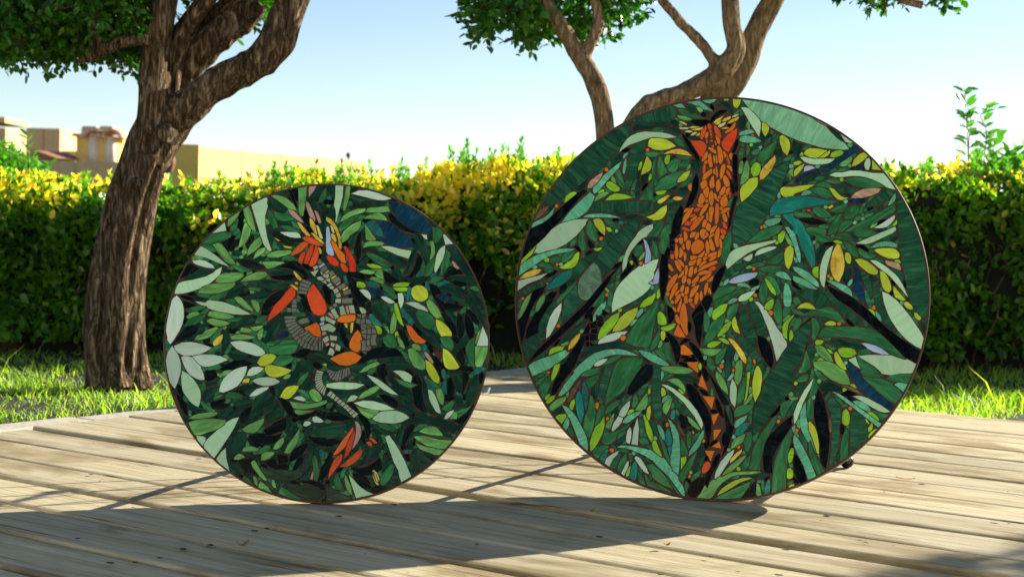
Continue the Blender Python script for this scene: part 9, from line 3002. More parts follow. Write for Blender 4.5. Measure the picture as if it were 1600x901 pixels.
def mosaic_table(key, R, contact, yaw, tilt, leg_u, leg_v, leg_len, label):
    ex = Vector((math.cos(yaw), math.sin(yaw), 0))
    nh = Vector((math.sin(yaw), -math.cos(yaw), 0))
    up = Vector((0, 0, 1)) * math.cos(tilt) - nh * math.sin(tilt)
    nn = ex.cross(up)
    c0 = Vector((contact[0], contact[1], 0)) + up * R
    root = link('mosaic_table', None)
    root.matrix_world = Matrix(((ex.x, up.x, nn.x, contact[0]), (ex.y, up.y, nn.y, contact[1]), (ex.z, up.z, nn.z, 0), (0, 0, 0, 1)))
    tag(root, label, 'table')
    T = Matrix.Translation((0, R, 0))
    # tabletop board, rim and grout
    th = .016
    mb = MB()
    N = 180
    def ringv(r, z): return [(r * math.cos(2 * math.pi * i / N), r * math.sin(2 * math.pi * i / N), z) for i in range(N)]
    v = ringv(R - .0012, 0) + ringv(R, -.0012) + ringv(R, -th) + ringv(R - .004, -th - .001)
    f, mi = [], []
    for i in range(N):
        j = (i + 1) % N
        f.append((i + N, j + N, j, i)); mi.append(1)
        f.append((i + 2 * N, j + 2 * N, j + N, i + N)); mi.append(1)
        f.append((i + 3 * N, j + 3 * N, j + 2 * N, i + 2 * N)); mi.append(1)
    f.append(tuple(range(N))); mi.append(0)
    f.append(tuple(3 * N + i for i in range(N))[::-1]); mi.append(2)
    mb.add(v, f, 0, T); mb.mi = mi
    top = link('tabletop', mb.mesh('tabletop', [M['grout'], M['rim'], M['board']]), root)
    pcs = decode(DATA[key])
    rr = random.Random(4)
    rest = MB()
    mats_all = [M['g_' + c] for c in KEYS]
    for idx, (c, P) in enumerate(pcs):
        A = np.array(P)
        rad = np.hypot(*A.T)
        over = rad > R - .0022
        A[over] *= ((R - .0022) / rad[over])[:, None]
        z1 = .0014 + rr.uniform(0, .0007)
        bev = .0005
        if idx < 300:
            ctr = A.mean(0)
            X = A - ctr
            w, V = np.linalg.eigh(X.T @ X)
            ax = V[:, 1]; th_ = math.atan2(ax[1], ax[0])
            ca, sa = math.cos(-th_), math.sin(-th_)
            Q = np.stack([X[:, 0] * ca - X[:, 1] * sa, X[:, 0] * sa + X[:, 1] * ca], 1)
            v, f = piece_geo(Q, -.0004, z1, bev)
            m2 = MB(); m2.add(v, f)
            o = link('glass_piece', m2.mesh('glass_piece', [M['g_' + c]]), root, (ctr[0], ctr[1] + R, 0))
            o.rotation_euler = (rr.uniform(-.012, .012), rr.uniform(-.012, .012), th_)
        else:
            v, f = piece_geo(A, -.0004, z1, bev * .8)
            rest.add(v, f, KEYS.index(c), T)
    o = link('small_glass_pieces', rest.mesh('small_glass_pieces', mats_all), root)
    o['kind'] = 'stuff'
    # folded-out iron base behind the top: four legs with ball feet, two hoops
    for su in (-1, 1):
        for sv in (-1, 1):
            lm = MB()
            x, y = su * leg_u, leg_v if sv < 0 else -leg_v
            z1_ = -(leg_len - .012)
            pts = spline([(x, y, -th), (x * 1.0, y, -th - .1), (x * .97, y * .97, z1_ * .6), (x, y, z1_)], 6)
            lm.tube(pts, [.0075] * (len(pts) - 3) + [.007, .0065, .006], 10, M=T)
            lo = link('leg', lm.mesh('leg', [M['iron']], True), root)
            fm = MB()
            fm.sphere((x, y + R, -leg_len), .0155 * (R / .4) ** .3, 20, 12)
            fm.tube([(x, y + R, z1_ + .002), (x, y + R, z1_ + .022)], [.0085, .0065], 12)
            link('ball_foot', fm.mesh('ball_foot', [M['iron']], True), lo)
    rl = math.hypot(leg_u, leg_v)
    for zz, rr_, tr_ in ((-.035, rl, .0035), (-leg_len * .55, rl * .985, .003), (-leg_len * .8, rl * .99, .003)):
        hm = MB()
        n = 72
        pts = [(rr_ * math.cos(2 * math.pi * i / n), rr_ * math.sin(2 * math.pi * i / n), zz) for i in range(n + 1)]
        hm.tube(pts, tr_, 8, M=T)
        link('hoop', hm.mesh('hoop', [M['iron']], True), root)
    return root

mosaic_table('L', .30, (-.3338, 2.7763), .0594, .257, .17, -.192, .365,
             'smaller round mosaic tabletop on edge, grey dragon with red wings among dark green leaves')
mosaic_table('R', .40, (.3788, 2.9006), -.201, .2463, .263, -.261, .493,
             'larger round mosaic tabletop on edge, long orange feathered dragon seen from above among green leaves')

# ---------------------------------------------------------------- foliage
def leaves_mesh(name, P, D, U, S, mats, mi=None, wide=.42):
    """P centres, D direction of each leaf, U rough up of each leaf, S length; two folded halves per leaf"""
    n = len(P)
    D = D / (np.linalg.norm(D, axis=1, keepdims=True) + 1e-9)
    Sx = np.cross(D, U); Sx /= (np.linalg.norm(Sx, axis=1, keepdims=True) + 1e-9)
    N = np.cross(Sx, D)
    S = S[:, None]
    w = S * wide * NR.uniform(.8, 1.15, (n, 1)) * .5
    dr = NR.uniform(-.16, .06, (n, 1)) * S
    base = P - D * S * .5
    tip = P + D * S * .5 + N * dr
    lf1 = P - D * S * .2 + Sx * w + N * S * .06
    lf2 = P + D * S * .2 + Sx * w * .86 + N * (S * .05 + dr * .3)
    rt1 = P - D * S * .2 - Sx * w + N * S * .06
    rt2 = P + D * S * .2 - Sx * w * .86 + N * (S * .05 + dr * .3)
    V = np.stack([base, lf1, lf2, tip, rt2, rt1], 1).reshape(-1, 3)
    o = np.arange(n)[:, None] * 6
    L = np.concatenate([o + np.array([[0, 3, 2, 1]]), o + np.array([[0, 5, 4, 3]])], 1).reshape(-1)
    st = np.arange(2 * n) * 4
    return fast_mesh(name, V, L, st, mats, None if mi is None else np.repeat(mi, 2), True)

def rnd_dirs(n, bias=(0, 0, 0)):
    d = NR.normal(size=(n, 3)) + np.array(bias)
    return d / np.linalg.norm(d, axis=1, keepdims=True)

# hedge --------------------------------------------------------------
HY0, HY1 = 6.1, 7.0
def hedge_top(x):
    xs = np.array([-4.5, -2.4, -1.3, -.9, -.4, -.05, .3, .8, 1.3, 1.9, 4.5])
    zs = np.array([.605, .61, .615, .64, .685, .73, .73, .73, .74, .76, .77])
    return np.interp(x, xs, zs)
def vnoise(x, y, z, s, seed):
    r = np.random.default_rng(seed)
    out = 0
    for i in range(7):
        k = r.normal(size=3) * s
        out = out + np.sin(x * k[0] + y * k[1] + z * k[2] + r.uniform(0, 6.3))
    return out / 7 ** .5

def hedge():
    root = link('hedge', None, None, (0, HY0, 0))
    tag(root, 'long clipped hedge with yellow young leaves on top, behind the deck', 'hedge')
    X0, X1 = -3.6, 3.8
    P, U, Dr, S, mi = [], [], [], [], []
    # front face
    n = 50000
    x = NR.uniform(X0, X1, n); zt = hedge_top(x)
    z = zt * (1 - NR.uniform(0, 1, n) ** 1.15 * .97)
    bump = .075 * vnoise(x, x * 0, z, 4.5, 3) + .045 * vnoise(x, x * 0, z, 14, 4)
    dep = NR.exponential(.055, n)
    gone = vnoise(x, x * 0, z * 1.3, 9, 8) + .9 * (z < .25) * (1 - z / .25)
    keep = ~((gone > 1.05) & (dep < .12))
    y = bump + dep + .06 + .34 * np.clip((z - zt + .2) / .2, 0, 1) ** 2.4
    P1 = np.stack([x, y, z], 1)[keep]
    d1 = rnd_dirs(len(P1), (0, -.9, .55))
    u1 = rnd_dirs(len(P1), (0, -.8, 1.5))
    fz = (zt[keep] - P1[:, 2])
    yel = (NR.uniform(0, 1, len(P1)) < np.clip(1.0 - fz / (.14 + .34 * np.exp(-((P1[:, 0] + .1) / .6) ** 2)) + .6 * vnoise(P1[:, 0], P1[:, 0] * 0, P1[:, 2], 6, 21), .015 + .16 * np.exp(-((P1[:, 0] + .1) / .6) ** 2), .85)) & (dep[keep] < .09)  # extra yellow lower down around the middle paints sunlit glow into the face
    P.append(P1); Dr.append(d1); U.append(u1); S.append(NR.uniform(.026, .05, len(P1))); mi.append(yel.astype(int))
    # top
    n = 27000
    x = NR.uniform(X0, X1, n); y = NR.uniform(.05, HY1 - HY0, n)
    zt = hedge_top(x) - .012 + .034 * vnoise(x, y, x * 0, 5, 5) + .03 * vnoise(x, y, x * 0, 17, 6) - .12 * np.clip((.24 - y) / .24, 0, 1) ** 2
    z = zt - NR.exponential(.022, n)
    P2 = np.stack([x, y, z], 1)
    d2 = rnd_dirs(n, (0, -.3, 1.6)); u2 = rnd_dirs(n, (0, -.8, .6))
    g = vnoise(x, y, x * 0, 4.2, 12)
    yel = NR.uniform(0, 1, n) < np.clip(.62 - .55 * g, .05, .92)
    P.append(P2); Dr.append(d2); U.append(u2); S.append(NR.uniform(.024, .042, n)); mi.append(yel.astype(int))
    # young shoots that stick out of the top: stems with leaf pairs
    tw = MB()
    shoots = []
    for _ in range(330):
        sx = NR.uniform(X0, X1); shoots.append((sx, NR.uniform(.05, .6), NR.uniform(.015, .055)))
    for px, h in ((432, .05), (452, .07), (470, .06), (500, .055), (530, .06), (577, .05), (622, .06), (655, .05), (708, .085), (722, .095), (735, .08), (750, .06), (772, .075), (798, .085), (805, .07), (852, .07), (845, .05), (1470, .07), (1476, .06), (1402, .04), (1100, .05), (900, .05)):
        for q in range(4):
            shoots.append(((px + NR.uniform(-14, 14) - 800) / F_PX * 6.5, NR.uniform(.1, .4), h * (1.3 if q == 0 else NR.uniform(.5, 1.1))))
    for sx, sy, h in shoots:
        z0 = float(hedge_top(sx)) - .02
        lean = NR.normal(size=2) * .15
        tipv = np.array([sx + lean[0] * h, sy + lean[1] * h, z0 + .02 + h])
        b = np.array([sx, sy, z0])
        tw.tube([b, (b + tipv) / 2 + NR.normal(size=3) * .002, tipv], [.0016, .0013, .0008], 4, cap=False)
        k = int(4 + h * 110)
        col = 1 if NR.uniform() < .35 and h < .056 else 2
        for i in range(k):
            t = (i + .6) / k
            a = i * 2.4 + NR.uniform(-.5, .5)
            p = b + (tipv - b) * t
            up_ = .7 + 1.1 * t
            dv = np.array([math.cos(a), math.sin(a), up_]); dv /= np.linalg.norm(dv)
            s_ = NR.uniform(.022, .038) * (1.05 - .3 * t)
            P.append((p + dv * s_ * .5)[None]); Dr.append(dv[None]); U.append(np.array([[0, 0, 1.0]]) - dv[None] * .2); S.append(np.array([s_])); mi.append(np.array([col]))
    P = np.concatenate(P); Dr = np.concatenate(Dr); U = np.concatenate(U); S = np.concatenate(S); mi = np.concatenate(mi)
    off = lambda x: -.38 * np.clip((-x - .4) / .8, 0, 1) - .2 * np.clip((x - 1.1) / .5, 0, 1)
    P[:, 1] += off(P[:, 0])
    tw.v = [(v[0], v[1] + float(off(v[0])), v[2]) for v in tw.v]
    fo = link('foliage', leaves_mesh('foliage', P, Dr, U, S, [M['hedge'], M['newleaf_and_glow'], M['shoot']], mi, .5), root)
    fo['kind'] = 'stuff'
    link('shoot_stems', tw.mesh('shoot_stems', [M['twig']]), root)['kind'] = 'stuff'
    # inner mass of dense branches
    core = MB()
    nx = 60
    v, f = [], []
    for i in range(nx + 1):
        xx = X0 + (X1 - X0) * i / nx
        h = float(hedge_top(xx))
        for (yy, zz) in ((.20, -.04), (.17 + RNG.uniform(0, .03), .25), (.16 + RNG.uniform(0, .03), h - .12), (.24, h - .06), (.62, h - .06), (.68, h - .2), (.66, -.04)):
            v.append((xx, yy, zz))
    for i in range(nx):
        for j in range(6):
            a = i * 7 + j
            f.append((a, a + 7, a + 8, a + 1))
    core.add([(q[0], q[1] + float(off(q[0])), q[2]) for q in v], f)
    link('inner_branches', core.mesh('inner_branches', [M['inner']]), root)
    st = MB()
    for i in range(80):
        xx = RNG.uniform(X0, X1); yy = RNG.uniform(.13, .22)
        p = [(xx, yy, -.04)]
        for q in range(5):
            l_ = p[-1]; p.append((l_[0] + RNG.uniform(-.05, .05), l_[1] + RNG.uniform(-.02, .012), l_[2] + RNG.uniform(.07, .13)))
        st.tube(p, [.007, .006, .005, .004, .003, .002], 5)
    st.v = [(v[0], v[1] + float(off(v[0])), v[2]) for v in st.v]
    link('stems', st.mesh('stems', [M['bark']], True), root)['kind'] = 'stuff'
hedge()

# ---------------------------------------------------------------- trees
def fused(name, tubes, mat, voxel=.008, groove=0.0, gfreq=9.0):
    """limbs as tapered tubes, fused into one skin"""
    mb = MB()
    for pts, rad, wob in tubes:
        mb.tube(pts, rad, 28, wob=wob)
    me = mb.mesh(name + '_raw', [mat])
    o = link(name, me)
    md = o.modifiers.new('fuse', 'REMESH'); md.mode = 'VOXEL'; md.voxel_size = voxel
    sm_ = o.modifiers.new('soft', 'SMOOTH'); sm_.iterations = 3; sm_.factor = .5
    dg = bpy.context.evaluated_depsgraph_get()
    me2 = bpy.data.meshes.new_from_object(o.evaluated_get(dg))
    o.modifiers.clear()
    o.data = me2
    n = len(me2.vertices)
    co = np.empty(n * 3, dtype=np.float32); me2.vertices.foreach_get('co', co); co = co.reshape(-1, 3)
    no = np.empty(n * 3, dtype=np.float32); me2.vertices.foreach_get('normal', no); no = no.reshape(-1, 3)
    rx = co[:, 0] - .17 * co[:, 2] + .012 * np.sin(co[:, 2] * 5)
    ry = co[:, 1] + .012 * np.cos(co[:, 2] * 4)
    rid = 1 - np.abs(vnoise(rx, ry, co[:, 2] * .035, gfreq * 3.4, 35)) * 1.6
    rid2 = 1 - np.abs(vnoise(rx, ry, co[:, 2] * .08, gfreq * 8, 36)) * 1.6
    h = groove * (rid * .9 + rid2 * .6) + .12 * groove * (vnoise(co[:, 0], co[:, 1], co[:, 2] * .22, gfreq * 4, 31) * .5 + vnoise(co[:, 0], co[:, 1], co[:, 2] * .35, gfreq * 9, 32) * .35 + vnoise(co[:, 0], co[:, 1], co[:, 2], gfreq * 1.4, 33) * .4)
    co = co + no * h[:, None]
    me2.vertices.foreach_set('co', co.astype(np.float32).ravel())
    me2.polygons.foreach_set('use_smooth', [True] * len(me2.polygons))
    me2.materials.clear(); me2.materials.append(mat)
    me2.update(); me2.name = name
    return o

def limb(pxs, Y, wpx, k=6, wob=None, yoff=None):
    """centre line given where the photograph shows it, at distance Y; width in photograph pixels"""
    pts = []
    for i, (x, y) in enumerate(pxs):
        yy = Y + (yoff[i] if yoff else 0)
        pts.append(at(x, y, yy))
    sp = spline(pts, k)
    rad = lerp_list([w * .5 * (Y + (yoff[i] if yoff else 0)) / F_PX for i, w in enumerate(wpx)], k)
    return (sp, rad, wob)

def crown(blobs, n, mat, name='crown', size=(.02, .034), parent=None, wide=.5, down=.3, shell=.55):
    """leaves on many small twigs spread through the volume of the blobs (centre, radii)"""
    vol = np.array([r[0] * r[1] * r[2] for c, r in blobs]) ** .8; vol = vol / vol.sum()
    P, D, U, S = [], [], [], []
    tw = MB()
    for (c, r), w in zip(blobs, vol):
        nt = max(4, int(n * w / 9))
        for _ in range(nt):
            d = NR.normal(size=3); d /= np.linalg.norm(d)
            rho = NR.uniform(shell, 1.0) ** .6
            q = np.array(c) + d * np.array(r) * rho
            dirn = d + NR.normal(size=3) * .5 + np.array([0, 0, -down]); dirn /= np.linalg.norm(dirn)
            ln = NR.uniform(.04, .09)
            if _ % 3 == 0: tw.tube([q - dirn * ln, q, q + dirn * ln * .5], [.0022, .0016, .0008], 4, cap=False)
            k = NR.integers(6, 12)
            t = NR.uniform(-1, .6, k)
            pp = q + dirn * ln * t[:, None]
            dd = dirn + NR.normal(size=(k, 3)) * .75
            dd /= np.linalg.norm(dd, axis=1, keepdims=True)
            s = NR.uniform(size[0], size[1], k)
            P.append(pp + dd * s[:, None] * .5); D.append(dd); U.append(rnd_dirs(k, (0, 0, 1.6))); S.append(s)
    P = np.concatenate(P); D = np.concatenate(D); U = np.concatenate(U); S = np.concatenate(S)
    me = leaves_mesh(name, P, D, U, S, [mat], None, wide)
    o = link(name, me, parent)
    link('twigs', tw.mesh('twigs', [M['twig']]), o)['kind'] = 'stuff'
    return o

def place(o, root):
    """keep a mesh built in world coordinates where it stands while parenting it"""
    o.parent = root
    o.matrix_parent_inverse = root.matrix_world.inverted()

def flute(a, b, ph):
    def w(t, th):
        return 1 + a * math.sin(3 * th + ph + t * 2.2) + b * math.sin(7 * th + ph * 2 + t * 3.5)
    return w

# left tree ---------------------------------------------------------
TY = 4.75
tubes = [
    limb([(180, 606), (180, 560), (181, 500), (188, 400), (204, 300), (228, 225), (243, 190)], TY, [84, 62, 62, 62, 62, 66, 60]),
    limb([(156, 608), (151, 545), (153, 460), (168, 380), (186, 300), (210, 240), (226, 200)], TY - .015, [50, 40, 38, 38, 40, 36, 30], wob=flute(.08, .04, 2)),
    limb([(184, 608), (176, 545), (181, 470), (190, 390), (208, 310), (231, 240)], TY - .05, [46, 34, 34, 34, 34, 34], wob=flute(.08, .04, 5)),
    limb([(212, 608), (205, 545), (207, 470), (216, 380), (230, 300), (250, 225)], TY + .0, [50, 38, 36, 38, 40, 42], wob=flute(.08, .04, 3)),
    limb([(236, 608), (214, 580), (208, 540)], TY + .03, [20, 28, 24]),
    limb([(240, 205), (240, 165), (238, 120), (243, 70), (252, 20), (262, -40), (268, -110)], TY - .02, [52, 50, 47, 46, 44, 40, 34], wob=flute(.05, .03, 1)),
    limb([(236, 250), (262, 200), (300, 160), (352, 122), (398, 100), (428, 72), (446, 30), (470, -20), (500, -90)], TY + .0, [60, 60, 54, 50, 48, 50, 48, 44, 36], wob=flute(.06, .03, 4)),
    limb([(262, 170), (285, 120), (320, 76), (358, 42), (394, 14), (402, 4)], TY + .12, [44, 42, 44, 46, 44, 36], wob=flute(.06, .03, 5)),
    limb([(392, 46), (372, 38), (350, 45)], TY + .12, [14, 36, 30]),
    limb([(262, 150), (272, 100), (290, 45), (318, 5), (350, -50)], TY + .05, [36, 30, 28, 28, 24], wob=flute(.05, .03, 7)),
    limb([(298, 60), (335, 20), (372, -12), (420, -60)], TY + .2, [26, 24, 22, 18]),
    limb([(232, 62), (190, 66), (150, 84), (118, 98)], TY - .1, [16, 15, 17, 11]),
    limb([(165, 75), (150, 60), (143, 25), (140, -20)], TY - .1, [20, 12, 10, 9]),
    limb([(252, 215), (262, 205), (271, 196)], TY - .05, [34, 30, 18]),
    limb([(214, 292), (217, 285), (221, 278)], TY - .115, [28, 24, 18]),
]
lt = link('gnarled_tree', None, None, at(178, 592, TY))
tag(lt, 'gnarled dark tree with thick twisted trunk left of the smaller mosaic', 'tree')
bpy.context.view_layer.update()
tk = fused('trunk', tubes, M['bark'], .0065, .0052, 9)
place(tk, lt)
b = []
for (x, y, yo, rx, rz) in [(30, 20, -.1, .2, .12), (90, 30, .1, .17, .12), (150, 20, -.05, .16, .1), (70, 70, .0, .15, .06), (135, 62, .15, .13, .05), (10, 60, .1, .13, .05), (190, 40, .25, .12, .09),
                           (195, 12, .1, .14, .1), (170, 80, .2, .07, .035), (60, -40, 0, .3, .16), (180, -60, .1, .3, .16), (300, -90, .1, .34, .13), (420, -75, .1, .32, .09), (395, -8, .35, .09, .05), (-60, 30, .1, .2, .16), (330, 30, .45, .07, .05), (205, 100, .15, .05, .03), (215, 75, .2, .05, .04), (400, 12, .3, .06, .04), (418, 2, .3, .05, .03), (284, 88, .35, .05, .06), (292, 60, .35, .05, .05)]:
    p = at(x, y, TY + yo); b.append(((p.x, p.y, p.z), (rx, .22, rz)))
cr = crown(b, 24000, M['tree'], 'crown', (.02, .034), None, .5)
place(cr, lt)

# right tree --------------------------------------------------------
RY = 4.95
tubes = [
    limb([(1000, 640), (996, 560), (985, 470), (965, 380), (952, 290), (946, 205), (940, 160), (926, 122), (905, 88), (882, 48), (856, 8), (838, -40)], RY, [70, 50, 40, 34, 32, 30, 31, 31, 28, 24, 20, 18], wob=flute(.04, .02, 1)),
    limb([(912, 98), (922, 68), (934, 36), (930, 2), (922, -50)], RY, [16, 19, 19, 17, 15], wob=flute(.04, .02, 3)),
    limb([(1004, 640), (995, 540), (988, 400), (975, 290), (984, 215), (1003, 175), (1022, 158), (1060, 148), (1106, 126), (1138, 98), (1151, 74), (1143, 40), (1140, 0), (1136, -60)], RY + .05, [60, 52, 50, 46, 40, 32, 28, 30, 34, 34, 29, 27, 27, 24], wob=flute(.05, .02, 2)),
    limb([(1118, 100), (1100, 72), (1070, 42), (1040, 6), (1010, -40)], RY + .05, [20, 17, 17, 16, 14], wob=flute(.04, .02, 4)),
    limb([(1010, 640), (1022, 520), (1030, 400), (1045, 290), (1075, 215), (1110, 165), (1143, 132), (1165, 96), (1180, 52), (1206, 4), (1232, -50)], RY + .2, [56, 50, 46, 44, 44, 42, 40, 37, 34, 34, 30], wob=flute(.05, .02, 5)),
    limb([(838, 2), (824, 22), (810, 32)], RY + .05, [16, 24, 10]),
]
rt = link('forked_tree', None, None, at(1004, 606, RY))
tag(rt, 'slender many-stemmed tree with pale brown limbs rising behind the larger mosaic', 'tree')
bpy.context.view_layer.update()
tk = fused('trunk', tubes, M['bark2'], .0065, .0016, 12)
place(tk, rt)
b = []
for (x, y, yo, rx, rz) in [(760, 10, .1, .1, .06), (800, 25, .0, .13, .07), (755, 42, .05, .05, .045), (818, 62, .05, .04, .03), (880, 12, .2, .13, .07), (905, 40, .25, .08, .045), (948, 30, .2, .05, .05), (975, 6, .15, .08, .04), (850, 40, .3, .08, .05),
                           (860, -40, .1, .3, .1), (990, -70, .1, .3, .08), (1130, -90, .1, .3, .09), (1250, -95, 0, .3, .1), (1385, -14, 0, .09, .04), (1360, -30, .1, .12, .05), (1485, -2, .1, .04, .02), (1430, -40, .1, .2, .06)]:
    p = at(x, y, RY + yo); b.append(((p.x, p.y, p.z), (rx, .2, rz)))
cr = crown(b, 10500, M['tree'], 'crown', (.021, .036), None, .55)
place(cr, rt)
bt = MB()
s_ = spline([at(1232, -50, RY + .2), at(1320, -42, RY + .1), at(1380, -14, RY), at(1412, 1, RY), at(1441, 8, RY)], 5)
bt.tube(s_, lerp_list([.02, .015, .011, .011, .013], 5), 10)
place(link('branch', bt.mesh('branch', [M['bark2']], True)), rt)

# tree standing off to the right, whose crown shades the near corner of the deck
ot = link('small_tree', None, None, (4.75, 4.75, -.03))
tag(ot, 'small leafy tree standing to the right beyond the deck corner', 'tree')
bpy.context.view_layer.update()
tm = MB()
tm.tube(spline([(4.75, 4.75, -.05), (4.72, 4.78, .5), (4.66, 4.72, 1.0), (4.62, 4.68, 1.5)], 5), lerp_list([.08, .06, .05, .03], 5), 14)
for q in range(7):
    a = q * .9
    tm.tube(spline([(4.66, 4.72, 1.0 + q * .06), (4.66 + .2 * math.cos(a), 4.72 + .2 * math.sin(a), 1.3 + q * .05), (4.6 + .42 * math.cos(a), 4.7 + .42 * math.sin(a), 1.45 + q * .06)], 4), lerp_list([.025, .018, .008], 4), 8)
place(link('trunk', tm.mesh('trunk', [M['bark2']], True)), ot)
cr = crown([((4.6, 4.4, 1.66), (.62, .58, .36)), ((4.9, 4.1, 1.5), (.4, .42, .26)), ((4.3, 4.45, 1.5), (.36, .34, .22)), ((4.5, 3.95, 1.6), (.45, .42, .3)), ((3.8, 3.85, 1.72), (.35, .3, .2))], 17000, M['tree'], 'crown', (.028, .044), None, .55, shell=.15)
place(cr, ot)

# ---------------------------------------------------------------- shrubs
def stem_shrub(name, label, cat, stems, Y, mat, lsize, seed, bush=None, nbush=0, pair=2.4, wide=.5):
    root = link(name, None, None, (0, Y, 0)); tag(root, label, cat)
    bpy.context.view_layer.update()
    st = MB(); P, D, U, S = [], [], [], []
    for pts, every in stems:
        sp = spline([at(x, y, Y + NR.uniform(-.05, .05)) for x, y in pts], 6)
        st.tube(sp, lerp_list([.003 - .002 * i / (len(pts) - 1) for i in range(len(pts))], 6), 5)
        L = 0; nxt = every; side = 1
        for i in range(1, len(sp)):
            L += (sp[i] - sp[i - 1]).length
            if L >= nxt:
                nxt += every; side = -side
                tg = (sp[i] - sp[i - 1]).normalized()
                for sgn in ((1, -1) if NR.uniform() < .5 else (side,)):
                    dv = Vector((sgn * NR.uniform(.6, 1.1), NR.uniform(-.6, .5), NR.uniform(-.15, .6))) + tg * .5
                    dv.normalize(); s = NR.uniform(*lsize)
                    P.append(np.array(sp[i] + dv * s * .55)); D.append(np.array(dv)); U.append(np.array([NR.normal() * .3, -.5, 1.0])); S.append(s)
    P, D, U, S = map(np.array, (P, D, U, S))
    if nbush:
        q = []
        for (x, y, yo, rx, rz) in bush:
            c = at(x, y, Y + yo); k = nbush // len(bush)
            d = NR.normal(size=(k, 3)); d /= np.linalg.norm(d, axis=1, keepdims=True)
            q.append(np.array(c)[None] + d * np.array([rx, .15, rz]) * NR.uniform(.2, 1, (k, 1)) ** .5)
        q = np.concatenate(q)
        P = np.concatenate([P, q]) if len(P) else q
        D = np.concatenate([D, rnd_dirs(len(q), (0, -.2, .5))]) if len(D) else rnd_dirs(len(q), (0, -.2, .5))
        U = np.concatenate([U, rnd_dirs(len(q), (0, -.6, 1.2))]) if len(U) else rnd_dirs(len(q), (0, -.6, 1.2))
        S = np.concatenate([S, NR.uniform(lsize[0] * .8, lsize[1] * .9, len(q))]) if len(S) else NR.uniform(lsize[0] * .8, lsize[1] * .9, len(q))
    fo = link('foliage', leaves_mesh('foliage', P, D, U, S, [mat], None, wide)); place(fo, root)
    so_ = link('stems', st.mesh('stems', [M['twig']], True)); place(so_, root)

stem_shrub('tall_shoot_shrub', 'thin leafy shoots rising above the hedge right of the larger mosaic', 'shrub',
           [([(1513, 300), (1513, 250), (1511, 200), (1509, 165), (1507, 138)], .03),
            ([(1512, 300), (1514, 220), (1517, 190), (1510, 160)], .04),
            ([(1536, 300), (1538, 250), (1541, 205), (1532, 180), (1546, 168), (1558, 170)], .032),
            ([(1545, 290), (1552, 235), (1556, 215)], .03), ([(1560, 290), (1572, 250), (1584, 235), (1590, 228)], .03), ([(1580, 300), (1592, 245), (1604, 232)], .028),
            ([(1550, 280), (1558, 252), (1572, 240)], .028)],
           6.5, M['shoot'], (.046, .07), 5, [(1560, 262, 0, .08, .03), (1590, 258, 0, .08, .035), (1545, 268, 0, .06, .025)], 330, wide=.56)
stem_shrub('broadleaf_shrub', 'bright broad-leaved shrub behind the hedge at the left edge', 'shrub',
           [([(20, 300), (15, 250), (4, 222)], .03), ([(45, 300), (44, 250), (42, 220), (44, 212)], .028), ([(60, 300), (70, 270), (76, 258)], .03), ([(30, 300), (28, 255), (22, 235)], .03), ([(52, 300), (55, 265), (48, 240)], .03), ([(5, 300), (-4, 250)], .03)],
           6.7, M['shoot'], (.032, .05), 6, [(20, 258, .1, .12, .07), (45, 268, .1, .1, .05), (5, 240, .1, .08, .06), (60, 280, .1, .08, .04), (-30, 250, .1, .1, .09)], 900, wide=.45)

# ---------------------------------------------------------------- grass
def grass():
    n = 120000
    x = NR.uniform(-3.2, 3.6, n); y = NR.uniform(2.2, 6.2, n)
    nn = x * BN.x + y * BN.y; ee = x * BE.x + y * BE.y
    ok = (nn > 4.31) | (ee < -3.165)
    ok &= (np.abs(x) < (y * .36 + .15))
    lim = 5.08 + .13 * x + .1 * vnoise(x, y, x * 0, 5, 44)
    ok &= (y < lim) | (NR.uniform(0, 1, n) < .55)
    x, y = x[ok], y[ok]
    n = len(x)
    edge = np.minimum(np.abs((x * BN.x + y * BN.y) - 4.31), 1) 
    h = NR.uniform(.014, .038, n) * (1 + .5 * vnoise(x, y, x * 0, 7, 41)) 
    big = NR.uniform(0, 1, n) < .02 * (y > 4.4)
    h = np.where(big, h * NR.uniform(1.6, 2.6, n), h)
    h = np.clip(h, .012, .13)
    a = NR.uniform(0, 2 * np.pi, n); lean = NR.uniform(.2, 1.3, n) * h
    w = NR.uniform(.0012, .0026, n) * np.where(big, 1.3, 1)
    wa = NR.uniform(0, np.pi, n)
    dx, dy = np.cos(a) * lean, np.sin(a) * lean
    sx, sy = np.cos(wa) * w, np.sin(wa) * w
    z0 = np.full(n, -.042)
    V = np.stack([np.stack([x - sx, y - sy, z0], 1), np.stack([x + sx, y + sy, z0], 1),
                  np.stack([x + sx * .8 + dx * .35, y + sy * .8 + dy * .35, z0 + h * .6], 1), np.stack([x - sx * .8 + dx * .35, y - sy * .8 + dy * .35, z0 + h * .6], 1),
                  np.stack([x + dx, y + dy, z0 + h], 1)], 1).reshape(-1, 3)
    o = np.arange(n)[:, None] * 5
    L = np.concatenate([o + np.array([[0, 1, 2, 3]]), o + np.array([[3, 2, 4]])], 1).reshape(-1)
    st = (np.arange(n)[:, None] * 7 + np.array([[0, 4]])).reshape(-1)
    g = link('grass', fast_mesh('grass', V, L, st, [M['grass']], None, True))
    tag(g, 'bright sunlit tufted grass between the deck and the hedge', 'grass', kind='stuff')
grass()

